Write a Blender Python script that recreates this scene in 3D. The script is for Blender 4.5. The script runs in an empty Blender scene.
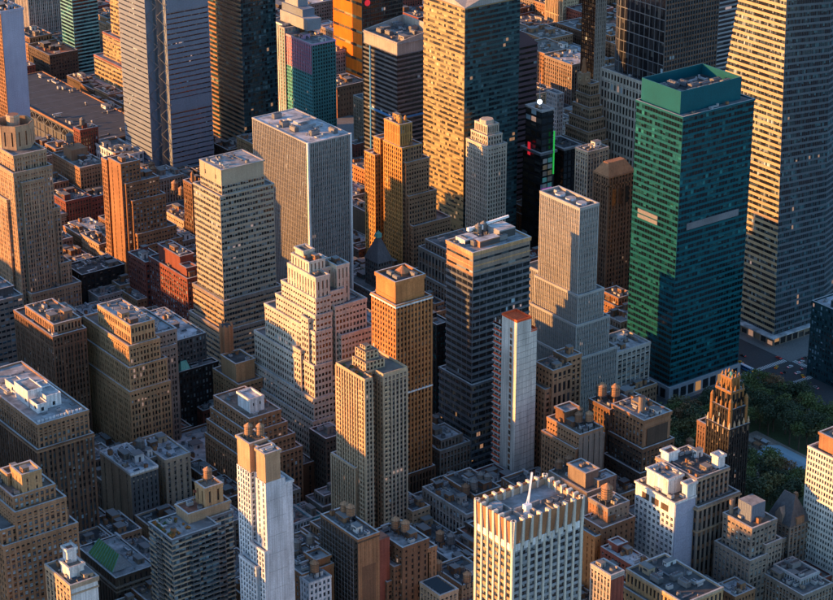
import bpy, math, random
from mathutils import Vector, Matrix

R = math.radians
scene = bpy.context.scene
COL = scene.collection

# ---------------------------------------------------------------- camera, sky, sun, exposure
# world axes: +X runs along the avenues, +Y along the side streets, metres, street level z = 0
cam_data = bpy.data.cameras.new('camera')
cam = bpy.data.objects.new('camera', cam_data)
COL.objects.link(cam)
cam.location = (0.0, 0.0, 618.0)
cam.rotation_euler = (R(90 - 23.13), 0, R(53.5 - 90))
cam_data.sensor_fit = 'HORIZONTAL'
cam_data.sensor_width = 36.0
cam_data.lens = 36.0 * 2183.0 / 833.0
cam_data.clip_start = 5.0
cam_data.clip_end = 20000.0
scene.camera = cam

SUN_EL, SUN_AZ = 10.0, 151.0          # degrees above the horizon; direction in the XY plane that the sun stands in
world = bpy.data.worlds.new('World')
scene.world = world
world.use_nodes = True
wn = world.node_tree.nodes
wl = world.node_tree.links
bg = wn['Background']
sky = wn.new('ShaderNodeTexSky')
sky.sky_type = 'NISHITA'
sky.sun_disc = False
sky.sun_elevation = R(SUN_EL)
sky.sun_rotation = R(90 - SUN_AZ)
sky.air_density = 1.0
sky.dust_density = 0.3
sky.ozone_density = 3.2
wl.new(sky.outputs[0], bg.inputs[0])
bg.inputs[1].default_value = 0.13

sun_data = bpy.data.lights.new('sun', 'SUN')
sun_data.energy = 3.8
sun_data.angle = R(0.6)
sun_data.color = (1.0, 0.44, 0.10)
sun = bpy.data.objects.new('sun', sun_data)
COL.objects.link(sun)
sd = Vector((math.cos(R(SUN_AZ)) * math.cos(R(SUN_EL)), math.sin(R(SUN_AZ)) * math.cos(R(SUN_EL)), math.sin(R(SUN_EL))))
sun.rotation_euler = (-sd).to_track_quat('-Z', 'Y').to_euler()
sun.location = sd * 3000

scene.view_settings.view_transform = 'Standard'
scene.view_settings.look = 'None'
scene.view_settings.gamma = 1.0
scene.view_settings.exposure = 1.7
scene.view_settings.use_curve_mapping = False

# ---------------------------------------------------------------- materials
MATS = {}

def new_mat(name):
    m = bpy.data.materials.new(name)
    m.use_nodes = True
    nt = m.node_tree
    b = nt.nodes['Principled BSDF']
    MATS[name] = m
    return m, nt.nodes, nt.links, b

def nd(nodes, kind, **kw):
    n = nodes.new(kind)
    for k, v in kw.items():
        setattr(n, k, v)
    return n

def wall(name, col, rough=0.85, var=0.22, scale=0.06, streak=0.25, courses=0.0, metal=0.0):
    """masonry or panel: blotchy soil, vertical weather streaks, faint courses"""
    m, n, l, b = new_mat(name)
    tc = nd(n, 'ShaderNodeTexCoord')
    noise = nd(n, 'ShaderNodeTexNoise')
    noise.inputs['Scale'].default_value = scale
    noise.inputs['Detail'].default_value = 6
    l.new(tc.outputs['Object'], noise.inputs['Vector'])
    mp = nd(n, 'ShaderNodeMapping')
    mp.inputs['Scale'].default_value = (0.9, 0.9, 0.035)
    l.new(tc.outputs['Object'], mp.inputs['Vector'])
    st = nd(n, 'ShaderNodeTexNoise')
    st.inputs['Scale'].default_value = 1.0
    st.inputs['Detail'].default_value = 4
    l.new(mp.outputs[0], st.inputs['Vector'])
    fine = nd(n, 'ShaderNodeTexNoise')
    fine.inputs['Scale'].default_value = 1.4
    fine.inputs['Detail'].default_value = 2
    l.new(tc.outputs['Object'], fine.inputs['Vector'])
    r1 = nd(n, 'ShaderNodeMapRange')
    r1.inputs[1].default_value, r1.inputs[2].default_value = 0.3, 0.7
    r1.inputs[3].default_value, r1.inputs[4].default_value = 1 - var, 1 + var
    l.new(noise.outputs[0], r1.inputs[0])
    r2 = nd(n, 'ShaderNodeMapRange')
    r2.inputs[1].default_value, r2.inputs[2].default_value = 0.35, 0.7
    r2.inputs[3].default_value, r2.inputs[4].default_value = 1.0 + streak * 0.3, 1 - streak
    l.new(st.outputs[0], r2.inputs[0])
    r3 = nd(n, 'ShaderNodeMapRange')
    r3.inputs[1].default_value, r3.inputs[2].default_value = 0.25, 0.75
    r3.inputs[3].default_value, r3.inputs[4].default_value = 0.82, 1.16
    l.new(fine.outputs[0], r3.inputs[0])
    m1 = nd(n, 'ShaderNodeMath', operation='MULTIPLY')
    l.new(r1.outputs[0], m1.inputs[0]); l.new(r2.outputs[0], m1.inputs[1])
    m2 = nd(n, 'ShaderNodeMath', operation='MULTIPLY')
    l.new(m1.outputs[0], m2.inputs[0]); l.new(r3.outputs[0], m2.inputs[1])
    mul = nd(n, 'ShaderNodeVectorMath', operation='SCALE')
    mul.inputs[0].default_value = col
    l.new(m2.outputs[0], mul.inputs['Scale'])
    l.new(mul.outputs[0], b.inputs['Base Color'])
    b.inputs['Roughness'].default_value = rough
    b.inputs['Metallic'].default_value = metal
    b.inputs['Specular IOR Level'].default_value = 0.3
    return m

def glass(name, dark, mid, blind, lit=0.006, rough=0.12, metal=0.0, p_mid=0.55, p_blind=0.82, pale=(0.30, 0.42, 0.48), p_pale=0.95, tex=0.0):
    """window panes; the face attribute tone says pane by pane what stands behind the glass"""
    m, n, l, b = new_mat(name)
    at = nd(n, 'ShaderNodeAttribute', attribute_name='tone')
    cr = nd(n, 'ShaderNodeValToRGB')
    cr.color_ramp.interpolation = 'CONSTANT'
    e = cr.color_ramp.elements
    e[0].position = 0.0; e[0].color = (*dark, 1)
    e[1].position = p_mid; e[1].color = (*mid, 1)
    x = e.new(p_blind); x.color = (*blind, 1)
    x = e.new(p_pale); x.color = (*pale, 1)  # pale panes: sky reflection put into the colour
    l.new(at.outputs['Fac'], cr.inputs[0])
    l.new(cr.outputs[0], b.inputs['Base Color'])
    rr = nd(n, 'ShaderNodeMapRange')
    rr.inputs[1].default_value, rr.inputs[2].default_value = p_mid, p_blind
    rr.inputs[3].default_value, rr.inputs[4].default_value = rough, rough + 0.12
    l.new(at.outputs['Fac'], rr.inputs[0])
    l.new(rr.outputs[0], b.inputs['Roughness'])
    b.inputs['Metallic'].default_value = metal
    b.inputs['IOR'].default_value = 1.6
    tcb = nd(n, 'ShaderNodeTexCoord'); wn_ = nd(n, 'ShaderNodeTexNoise'); wn_.inputs['Scale'].default_value = 0.35; l.new(tcb.outputs['Object'], wn_.inputs['Vector'])
    bp = nd(n, 'ShaderNodeBump'); bp.inputs['Strength'].default_value = 0.25; bp.inputs['Distance'].default_value = 0.12; l.new(wn_.outputs[0], bp.inputs['Height']); l.new(bp.outputs[0], b.inputs['Normal'])
    b.inputs['Specular IOR Level'].default_value = 0.7
    gt = nd(n, 'ShaderNodeMath', operation='GREATER_THAN')
    gt.inputs[1].default_value = 1.0 - lit
    l.new(at.outputs['Fac'], gt.inputs[0])
    b.inputs['Emission Color'].default_value = (1.0, 0.45, 0.14, 1)
    ms = nd(n, 'ShaderNodeMath', operation='MULTIPLY')
    ms.inputs[1].default_value = 0.10
    l.new(gt.outputs[0], ms.inputs[0])
    l.new(ms.outputs[0], b.inputs['Emission Strength'])
    return m

def roofing(name, col, patch, var=0.5, rough=0.9):
    """flat roof membrane with puddle stains, patches and seams"""
    m, n, l, b = new_mat(name)
    tc = nd(n, 'ShaderNodeTexCoord')
    a = nd(n, 'ShaderNodeTexNoise'); a.inputs['Scale'].default_value = 0.12; a.inputs['Detail'].default_value = 8
    a.inputs['Roughness'].default_value = 0.65
    l.new(tc.outputs['Object'], a.inputs['Vector'])
    v = nd(n, 'ShaderNodeTexVoronoi'); v.distance = 'CHEBYCHEV'; v.inputs['Scale'].default_value = 0.16
    l.new(tc.outputs['Object'], v.inputs['Vector'])
    cr = nd(n, 'ShaderNodeMapRange'); cr.inputs[1].default_value, cr.inputs[2].default_value = 0.40, 0.62
    l.new(a.outputs[0], cr.inputs[0])
    mx = nd(n, 'ShaderNodeMixRGB'); mx.inputs[1].default_value = (*col, 1); mx.inputs[2].default_value = (*patch, 1)
    l.new(cr.outputs[0], mx.inputs[0])
    hs = nd(n, 'ShaderNodeSeparateColor')
    l.new(v.outputs['Color'], hs.inputs[0])
    r = nd(n, 'ShaderNodeMapRange'); r.inputs[3].default_value, r.inputs[4].default_value = 1 - var * 0.6, 1 + var * 0.4
    l.new(hs.outputs[0], r.inputs[0])
    sc = nd(n, 'ShaderNodeVectorMath', operation='SCALE')
    l.new(mx.outputs[0], sc.inputs[0]); l.new(r.outputs[0], sc.inputs['Scale'])
    l.new(sc.outputs[0], b.inputs['Base Color'])
    b.inputs['Roughness'].default_value = rough
    b.inputs['Specular IOR Level'].default_value = 0.25
    return m

def plain(name, col, rough=0.6, metal=0.0, emit=None, strength=0.0, var=0.12):
    m, n, l, b = new_mat(name)
    tc = nd(n, 'ShaderNodeTexCoord')
    a = nd(n, 'ShaderNodeTexNoise'); a.inputs['Scale'].default_value = 0.8; a.inputs['Detail'].default_value = 4
    l.new(tc.outputs['Object'], a.inputs['Vector'])
    r = nd(n, 'ShaderNodeMapRange'); r.inputs[1].default_value, r.inputs[2].default_value = 0.3, 0.7
    r.inputs[3].default_value, r.inputs[4].default_value = 1 - var, 1 + var
    l.new(a.outputs[0], r.inputs[0])
    sc = nd(n, 'ShaderNodeVectorMath', operation='SCALE'); sc.inputs[0].default_value = col
    l.new(r.outputs[0], sc.inputs['Scale'])
    l.new(sc.outputs[0], b.inputs['Base Color'])
    b.inputs['Roughness'].default_value = rough
    b.inputs['Metallic'].default_value = metal
    if emit:
        b.inputs['Emission Color'].default_value = (*emit, 1)
        b.inputs['Emission Strength'].default_value = strength
    return m

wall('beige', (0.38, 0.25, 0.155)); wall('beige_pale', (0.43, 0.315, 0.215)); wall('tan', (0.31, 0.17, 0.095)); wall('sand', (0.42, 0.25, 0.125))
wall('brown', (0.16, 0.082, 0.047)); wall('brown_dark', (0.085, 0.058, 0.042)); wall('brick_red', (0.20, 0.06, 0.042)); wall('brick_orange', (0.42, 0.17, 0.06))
wall('brick_tan', (0.28, 0.14, 0.072)); wall('brick_sunlit', (0.47, 0.24, 0.075)); wall('white_stone', (0.54, 0.45, 0.355), var=0.16); wall('white_grid', (0.60, 0.57, 0.52), var=0.12)
wall('grey_stone', (0.235, 0.185, 0.15)); wall('grey_pale', (0.35, 0.315, 0.285)); wall('grey_cool', (0.30, 0.31, 0.33), streak=0.12); wall('grey_dark', (0.095, 0.09, 0.088))
wall('lavender', (0.36, 0.36, 0.45), var=0.1, streak=0.1); wall('white_paint', (0.70, 0.69, 0.68), var=0.2, streak=0.4); wall('white_blue', (0.56, 0.58, 0.62), var=0.2, streak=0.4)
wall('black_brick', (0.02, 0.018, 0.017)); wall('black_metal', (0.010, 0.0105, 0.012), rough=0.9, streak=0.1); wall('concrete', (0.60, 0.56, 0.51), var=0.2, streak=0.4)
wall('cream_panel', (0.37, 0.295, 0.21), var=0.1, streak=0.1); wall('sunlit_panel', (0.33, 0.22, 0.105), var=0.1, streak=0.06, rough=0.5)
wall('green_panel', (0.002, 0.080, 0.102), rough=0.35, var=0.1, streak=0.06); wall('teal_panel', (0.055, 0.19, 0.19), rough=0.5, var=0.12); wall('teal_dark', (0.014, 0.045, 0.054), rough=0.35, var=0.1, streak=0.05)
wall('ceramic', (0.165, 0.195, 0.245), rough=0.5, var=0.08, streak=0.05); wall('steel_grey', (0.16, 0.17, 0.19), rough=0.4, metal=0.3, var=0.1); wall('rib_metal', (0.32, 0.305, 0.29), rough=0.45, var=0.1, streak=0.08)
wall('purple_band', (0.13, 0.095, 0.115), var=0.1, streak=0.1); wall('orange_sunlit', (0.72, 0.17, 0.015), rough=0.35, var=0.15, streak=0.2); wall('westin_teal', (0.09, 0.34, 0.36), var=0.1, streak=0.05)
wall('westin_violet', (0.5, 0.32, 0.46), var=0.1, streak=0.05); wall('red_stripe', (0.40, 0.03, 0.04)); wall('safety_orange', (0.75, 0.11, 0.03)); wall('ivory', (0.49, 0.345, 0.215), var=0.14)
wall('sunlit_glass', (0.26, 0.18, 0.09), rough=0.35, var=0.1, streak=0.05); wall('glass_steel', (0.095, 0.11, 0.13), rough=0.35, var=0.1, streak=0.05); wall('crystal_sunlit', (0.40, 0.28, 0.16), rough=0.6, var=0.1, streak=0.05); wall('coping', (0.42, 0.40, 0.385), var=0.2); wall('teal_band', (0.15, 0.34, 0.34), rough=0.5); wall('louvre', (0.16, 0.16, 0.175), streak=0.1); wall('teal_mid', (0.026, 0.078, 0.088), rough=0.5, var=0.1, streak=0.05); wall('mirror_black', (0.05, 0.055, 0.06), rough=0.18, metal=1.0, var=0.1, streak=0.05); wall('rib_white', (0.60, 0.54, 0.46), var=0.12); wall('copper', (0.16, 0.42, 0.34), var=0.25)
wall('gold_leaf', (0.24, 0.115, 0.038), rough=0.6); wall('slate', (0.10, 0.095, 0.10), var=0.25); wall('terracotta', (0.36, 0.165, 0.08)); wall('green_sheet', (0.12, 0.24, 0.08), var=0.1)
wall('wood_tank', (0.23, 0.125, 0.07), streak=0.5, var=0.3); wall('wood_tank_pale', (0.36, 0.20, 0.11), streak=0.5, var=0.3); wall('wood_tank_grey', (0.20, 0.18, 0.165), streak=0.5, var=0.3)
glass('g_dark', (0.010, 0.011, 0.014), (0.03, 0.034, 0.038), (0.15, 0.125, 0.10), p_mid=0.6, p_blind=0.86)
glass('g_warm', (0.012, 0.011, 0.012), (0.04, 0.034, 0.03), (0.20, 0.155, 0.115), lit=0.008, p_mid=0.58, p_blind=0.86)
glass('g_blue', (0.010, 0.016, 0.022), (0.04, 0.07, 0.09), (0.17, 0.25, 0.30), p_mid=0.5, p_blind=0.78, p_pale=0.92)
glass('g_teal', (0.003, 0.007, 0.009), (0.004, 0.04, 0.045), (0.007, 0.085, 0.095), p_mid=0.66, p_blind=0.88, pale=(0.015, 0.15, 0.155), lit=0.001)
glass('g_navy', (0.006, 0.011, 0.015), (0.014, 0.04, 0.05), (0.035, 0.10, 0.12), p_mid=0.5, p_blind=0.85, pale=(0.07, 0.15, 0.17), lit=0.003)
glass('g_sunlit', (0.035, 0.035, 0.03), (0.13, 0.11, 0.065), (0.40, 0.30, 0.15), p_mid=0.42, p_blind=0.72, lit=0.002, pale=(0.5, 0.42, 0.25))  # sunset gold put into the pane colours
glass('g_black', (0.008, 0.009, 0.011), (0.02, 0.022, 0.026), (0.06, 0.06, 0.06), p_mid=0.6, p_blind=0.9, lit=0.003)
glass('g_office', (0.013, 0.015, 0.018), (0.045, 0.06, 0.068), (0.18, 0.215, 0.22), p_mid=0.5, p_blind=0.8, lit=0.003)
glass('g_lit', (0.02, 0.02, 0.022), (0.05, 0.05, 0.05), (0.2, 0.15, 0.1), lit=0.06, p_mid=0.5)
roofing('roof_white', (0.50, 0.50, 0.51), (0.25, 0.25, 0.255)); roofing('roof_grey', (0.19, 0.185, 0.18), (0.09, 0.088, 0.088)); roofing('roof_tar', (0.055, 0.055, 0.058), (0.11, 0.105, 0.10))
roofing('roof_pale', (0.34, 0.335, 0.335), (0.16, 0.158, 0.158)); roofing('roof_tan', (0.21, 0.17, 0.135), (0.12, 0.10, 0.085)); roofing('roof_red', (0.30, 0.12, 0.075), (0.2, 0.1, 0.07)); roofing('roof_deck', (0.065, 0.072, 0.082), (0.05, 0.055, 0.062), var=0.15)
plain('metal_pale', (0.36, 0.365, 0.375), 0.45, 0.2); plain('metal_mid', (0.19, 0.19, 0.2), 0.5, 0.2); plain('metal_dark', (0.06, 0.06, 0.065), 0.5, 0.2); plain('metal_rust', (0.24, 0.10, 0.05), 0.8)
plain('white_gloss', (0.78, 0.78, 0.78), 0.4); plain('blue_tarp', (0.05, 0.16, 0.36), 0.6); plain('rubber', (0.02, 0.02, 0.02), 0.8); plain('tent', (0.20, 0.30, 0.36), 0.7, var=0.05)
plain('neon_green', (0.05, 0.5, 0.08), 0.4, emit=(0.05, 1.0, 0.12), strength=0.1); plain('neon_pink', (0.5, 0.05, 0.4), 0.4, emit=(0.8, 0.08, 0.75), strength=0.1); plain('neon_red', (0.6, 0.02, 0.03), 0.4, emit=(1.0, 0.03, 0.05), strength=0.15)
plain('ball_light', (0.8, 0.85, 1.0), 0.3, emit=(0.85, 0.9, 1.0), strength=0.9); plain('shop_glow', (0.5, 0.25, 0.1), 0.5, emit=(1.0, 0.42, 0.12), strength=0.1); plain('neon_amber', (0.6, 0.35, 0.05), 0.4, emit=(1.0, 0.55, 0.08), strength=0.15)
plain('leaf_green', (0.095, 0.12, 0.03), 0.7, var=0.35); plain('leaf_autumn', (0.17, 0.09, 0.035), 0.7, var=0.35); plain('leaf_dark', (0.038, 0.055, 0.022), 0.7, var=0.35); plain('leaf_olive', (0.12, 0.105, 0.032), 0.7, var=0.35)
plain('bark', (0.07, 0.05, 0.035), 0.9); plain('planter_orange', (0.30, 0.12, 0.02), 0.8, var=0.4); plain('planter_green', (0.06, 0.10, 0.03), 0.8, var=0.4)
plain('asphalt', (0.045, 0.045, 0.048), 0.9, var=0.25); plain('pavement', (0.16, 0.155, 0.15), 0.9, var=0.2); plain('road_paint', (0.65, 0.65, 0.62), 0.8); plain('plaza', (0.24, 0.20, 0.165), 0.9, var=0.25); plain('lawn', (0.04, 0.06, 0.02), 0.9, var=0.3)
plain('car_yellow', (0.65, 0.33, 0.02), 0.35, var=0.03); plain('car_black', (0.02, 0.02, 0.022), 0.3, var=0.03); plain('car_white', (0.65, 0.65, 0.66), 0.35, var=0.03); plain('car_silver', (0.33, 0.34, 0.36), 0.35, 0.3, var=0.03); plain('car_red', (0.35, 0.03, 0.03), 0.35, var=0.03)
plain('bus_blue', (0.05, 0.22, 0.50), 0.4, var=0.05); plain('bus_white', (0.62, 0.66, 0.70), 0.4, var=0.05); plain('car_glass', (0.015, 0.02, 0.025), 0.1, var=0.02); plain('head_lamp', (0.8, 0.75, 0.6), 0.3, emit=(1.0, 0.85, 0.6), strength=0.5); plain('tail_lamp', (0.4, 0.01, 0.01), 0.3, emit=(1.0, 0.05, 0.03), strength=0.6)

# ---------------------------------------------------------------- mesh helpers
class MB:
    def __init__(self):
        self.v = []; self.f = []; self.m = []; self.t = []
    def quad(self, a, b, c, d, m=0, t=0.0):
        i = len(self.v)
        self.v += (a, b, c, d)
        self.f.append((i, i + 1, i + 2, i + 3)); self.m.append(m); self.t.append(t)
    def poly(self, pts, m=0, t=0.0):
        i = len(self.v)
        self.v += pts
        self.f.append(tuple(range(i, i + len(pts)))); self.m.append(m); self.t.append(t)
    def prism(self, lo, hi, m=0, mt=None, bottom=False):
        """closed ring lo (counter-clockwise from above) to ring hi, shared points"""
        n = len(lo); i = len(self.v)
        self.v += list(lo) + list(hi)
        for k in range(n):
            j = (k + 1) % n
            self.f.append((i + k, i + j, i + n + j, i + n + k)); self.m.append(m); self.t.append(0.0)
        self.f.append(tuple(i + n + k for k in range(n))); self.m.append(m if mt is None else mt); self.t.append(0.0)
        if bottom:
            self.f.append(tuple(i + n - 1 - k for k in range(n))); self.m.append(m); self.t.append(0.0)
    def box(self, x0, y0, z0, x1, y1, z1, m=0, mt=None, bottom=False):
        self.prism([(x0, y0, z0), (x1, y0, z0), (x1, y1, z0), (x0, y1, z0)], [(x0, y0, z1), (x1, y0, z1), (x1, y1, z1), (x0, y1, z1)], m, mt, bottom)
    def cyl(self, x, y, z0, z1, r0, r1=None, n=12, m=0, mt=None, bottom=False, ph=0.0):
        r1 = r0 if r1 is None else r1
        c = [(math.cos(2 * math.pi * (k + ph) / n), math.sin(2 * math.pi * (k + ph) / n)) for k in range(n)]
        self.prism([(x + r0 * a, y + r0 * b, z0) for a, b in c], [(x + r1 * a, y + r1 * b, z1) for a, b in c], m, mt, bottom)
    def beam(self, p, q, w, m=0):
        p, q = Vector(p), Vector(q)
        d = (q - p).normalized()
        s = d.cross(Vector((0, 0, 1)))
        if s.length < 1e-3:
            s = Vector((1, 0, 0))
        s = s.normalized() * w / 2
        t = d.cross(s).normalized() * w / 2
        ring = [s + t, -s + t, -s - t, s - t]
        self.prism([tuple(p + r) for r in ring], [tuple(q + r) for r in ring], m, None, True)
    def ring(self, x0, y0, x1, y1, z0, z1, out, inn, m=0, mt=None):
        """parapet or ledge that runs round a rectangle: out metres proud, inn metres thick inside"""
        a = [(x0 - out, y0 - out), (x1 + out, y0 - out), (x1 + out, y1 + out), (x0 - out, y1 + out)]
        b = [(x0 + inn, y0 + inn), (x1 - inn, y0 + inn), (x1 - inn, y1 - inn), (x0 + inn, y1 - inn)]
        i = len(self.v)
        for z in (z0, z1):
            self.v += [(p[0], p[1], z) for p in a]
        for z in (z0, z1):
            self.v += [(p[0], p[1], z) for p in b]
        for k in range(4):
            j = (k + 1) % 4
            for fi, f in enumerate(((i + k, i + j, i + 4 + j, i + 4 + k), (i + 4 + k, i + 4 + j, i + 12 + j, i + 12 + k), (i + 12 + k, i + 12 + j, i + 8 + j, i + 8 + k), (i + 8 + k, i + 8 + j, i + j, i + k))):
                self.f.append(f); self.m.append(mt if fi == 1 and mt is not None else m); self.t.append(0.0)
    def mesh(self, name, mats, tone=False):
        me = bpy.data.meshes.new(name)
        me.from_pydata(self.v, [], self.f)
        for x in mats:
            me.materials.append(MATS[x])
        me.polygons.foreach_set('material_index', self.m)
        if tone:
            a = me.attributes.new('tone', 'FLOAT', 'FACE')
            a.data.foreach_set('value', self.t)
        me.update()
        return me

def obj(name, me, parent=None, loc=(0, 0, 0), rz=0.0, scale=None, kind=None, label=None):
    o = bpy.data.objects.new(name, me)
    COL.objects.link(o)
    o.location = loc
    o.rotation_euler = (0, 0, rz)
    if scale:
        o.scale = scale
    if parent is not None:
        o.parent = parent
    if kind:
        o['kind'] = kind
    if label:
        o['label'] = label
    return o

def thing(name, label, cat, loc, rz=0.0, group=None):
    o = bpy.data.objects.new(name, None)
    COL.objects.link(o)
    o.location = loc
    o.rotation_euler = (0, 0, rz)
    o.empty_display_size = 1.0
    o['label'] = label
    o['category'] = cat
    if group:
        o['group'] = group
    return o

# ---------------------------------------------------------------- facades
def S(w, g='g_dark', bay=3.2, fh=3.6, wf=0.62, hf=0.64, pd=0.45, sd=0.3, sp=None, split=1, sill=0.25, each=False, grp=0, head=0.0, foot=0.0, skip=0.0, blank='', bl=0.22, pal=None):
    return dict(w=w, g=g, bay=bay, fh=fh, wf=wf, hf=hf, pd=pd, sd=sd, sp=sp or w, split=split, sill=sill, each=each, grp=grp, head=head, foot=foot, skip=skip, blank=blank, bl=bl)

WIN = {}

def window_mesh(w, h, g, trim, k):
    key = (round(w, 2), round(h, 2), g, trim, k)
    if key not in WIN:
        rg = random.Random(hash((round(w * 100), round(h * 100), k)) & 0xffff)
        mb = MB()
        t = rg.random()
        mb.quad((-w / 2, -0.03, 0), (w / 2, -0.03 - rg.uniform(0, 0.03), 0), (w / 2, -0.03, h), (-w / 2, -0.03 - rg.uniform(0, 0.03), h), 0, t)
        if rg.random() < 0.45:
            q = h * rg.uniform(0.35, 0.8)
            mb.quad((-w / 2, -0.07, q), (w / 2, -0.07, q), (w / 2, -0.07, h), (-w / 2, -0.07, h), 0, rg.uniform(0.83, 0.945))
        for (a, b, c, d, e) in ((-w / 2, -0.12, h * 0.5 - 0.05, w / 2, h * 0.5 + 0.05), (-w / 2 - 0.1, -0.45, -0.14, w / 2 + 0.1, 0.0)):
            mb.quad((a, b, c), (d, b, c), (d, b, e), (a, b, e), 1)
            mb.quad((a, b, e), (d, b, e), (d, 0, e), (a, 0, e), 1)
        if rg.random() < 0.3:
            mb.box(-0.4, -0.62, 0.0, 0.4, -0.05, 0.5, 2, None, True)
        WIN[key] = mb.mesh('window', [g, trim, 'metal_mid'], True)
    return WIN[key]

def facade(wb, gb, BL, BR, TR, TL, st, rng, parent=None, rz=0.0, mp=0, ms=1, mg=0):
    """piers, spandrels and recessed panes on the wall patch BL-BR-TR-TL (seen from outside)"""
    W = (Vector(BR) - Vector(BL)).length
    H = (Vector(TL) - Vector(BL)).length
    if W < 1.5 or H < 1.5:
        return
    nrm = (Vector(BR) - Vector(BL)).cross(Vector(TL) - Vector(BL)).normalized()
    nx, ny, nz = nrm
    e0 = [TL[i] - BL[i] for i in range(3)]; e1 = [TR[i] - BR[i] for i in range(3)]
    def P(s, t, o):
        lx, ly, lz = BL[0] + e0[0] * t, BL[1] + e0[1] * t, BL[2] + e0[2] * t
        rx, ry, rz_ = BR[0] + e1[0] * t, BR[1] + e1[1] * t, BR[2] + e1[2] * t
        return (lx + (rx - lx) * s + nx * o, ly + (ry - ly) * s + ny * o, lz + (rz_ - lz) * s + nz * o)
    def bar(s0, s1, t0, t1, d, m):
        a, b, c, e = P(s0, t0, d), P(s1, t0, d), P(s1, t1, d), P(s0, t1, d)
        wb.quad(a, b, c, e, m)
        a0, b0, c0, e0_ = P(s0, t0, 0), P(s1, t0, 0), P(s1, t1, 0), P(s0, t1, 0)
        wb.quad(e, c, c0, e0_, m); wb.quad(a0, a, e, e0_, m); wb.quad(b, b0, c0, c, m); wb.quad(a0, b0, b, a, m)
    foot, head = st['foot'], st['head']
    usable = H - foot - head
    nb = max(1, round(W / (st['bay'] * (0.8 if 2.3 < st['bay'] < 5.2 and st['pd'] < 0.85 and not st['each'] else (0.88 if st['each'] else 1.0))))); nf = max(1, round(usable / st['fh']))
    b = 1.0 / nb; f = usable / H / nf; t00 = foot / H
    pw = (1 - st['wf']) * b
    wh = f * st['hf']; sl = f * st['sill']
    ep = 0.01 / W
    for i in range(nb + 1):
        k = 1.0
        if st['grp'] and i % st['grp'] == 0:
            k = 1.7
        if pw <= 0.002:
            continue
        s0, s1 = max(-st['pd'] / W + ep, i * b - pw * k / 2), min(1 + st['pd'] / W - ep, i * b + pw * k / 2)
        if i == 0:
            s0 = -st['pd'] / W + ep
        if i == nb:
            s1 = 1 + st['pd'] / W - ep
        bar(s0, s1, 0, 1, st['pd'], mp)
    zs = 0.0
    so = st['sd'] / W - ep
    for j in range(nf + 1):
        z1 = t00 + j * f + sl if j < nf else 1.0
        if z1 - zs > 1e-4:
            bar(-so, 1 + so, zs, z1, st['sd'], ms)
        zs = t00 + j * f + sl + wh
    sp = st['split']
    ncx, ncz = max(2, int(W / 7) + 2), max(2, int(H / 11) + 2)
    lat = [[rng.random() for _ in range(ncx + 1)] for _ in range(ncz + 1)]
    def patch(s, t):  # smooth tone drift across panes: reflections painted into the glass
        a, c = s * (ncx - 1), t * (ncz - 1)
        i0, j0 = int(a), int(c); fa, fc = a - i0, c - j0
        return (lat[j0][i0] * (1 - fa) + lat[j0][i0 + 1] * fa) * (1 - fc) + (lat[j0 + 1][i0] * (1 - fa) + lat[j0 + 1][i0 + 1] * fa) * fc
    for j in range(nf):
        row = rng.gauss(0, 0.07)
        z0 = t00 + j * f + sl; z1 = z0 + wh
        for i in range(nb):
            s0, s1 = i * b + pw / 2, (i + 1) * b - pw / 2
            if st['skip'] and rng.random() < st['skip']:
                bar(s0, s1, z0, z1, st['sd'] * 0.9, mp)
                continue
            if st['each']:
                me = window_mesh((s1 - s0) * W, wh * H, st['g'], st['w'], rng.randrange(9))
                obj('window', me, parent, P((s0 + s1) / 2, z0, 0.0), rz)
                continue
            for k in range(sp):
                a0, a1 = s0 + (s1 - s0) * k / sp, s0 + (s1 - s0) * (k + 1) / sp
                t = min(0.999, max(0.0, 0.62 * rng.random() + 0.55 * (patch(a0, z0) - 0.15) + row))
                d1, d2 = rng.uniform(0.02, 0.07), rng.uniform(0.02, 0.07)
                gb.quad(P(a0, z0, d1), P(a1, z0, d2), P(a1, z1, d1), P(a0, z1, d2), mg, t)
                if rng.random() < st['bl']:
                    q = z0 + wh * rng.uniform(0.3, 0.85)
                    gb.quad(P(a0, q, 0.09), P(a1, q, 0.09), P(a1, z1, 0.09), P(a0, z1, 0.09), mg, rng.uniform(0.83, 0.945))

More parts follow.
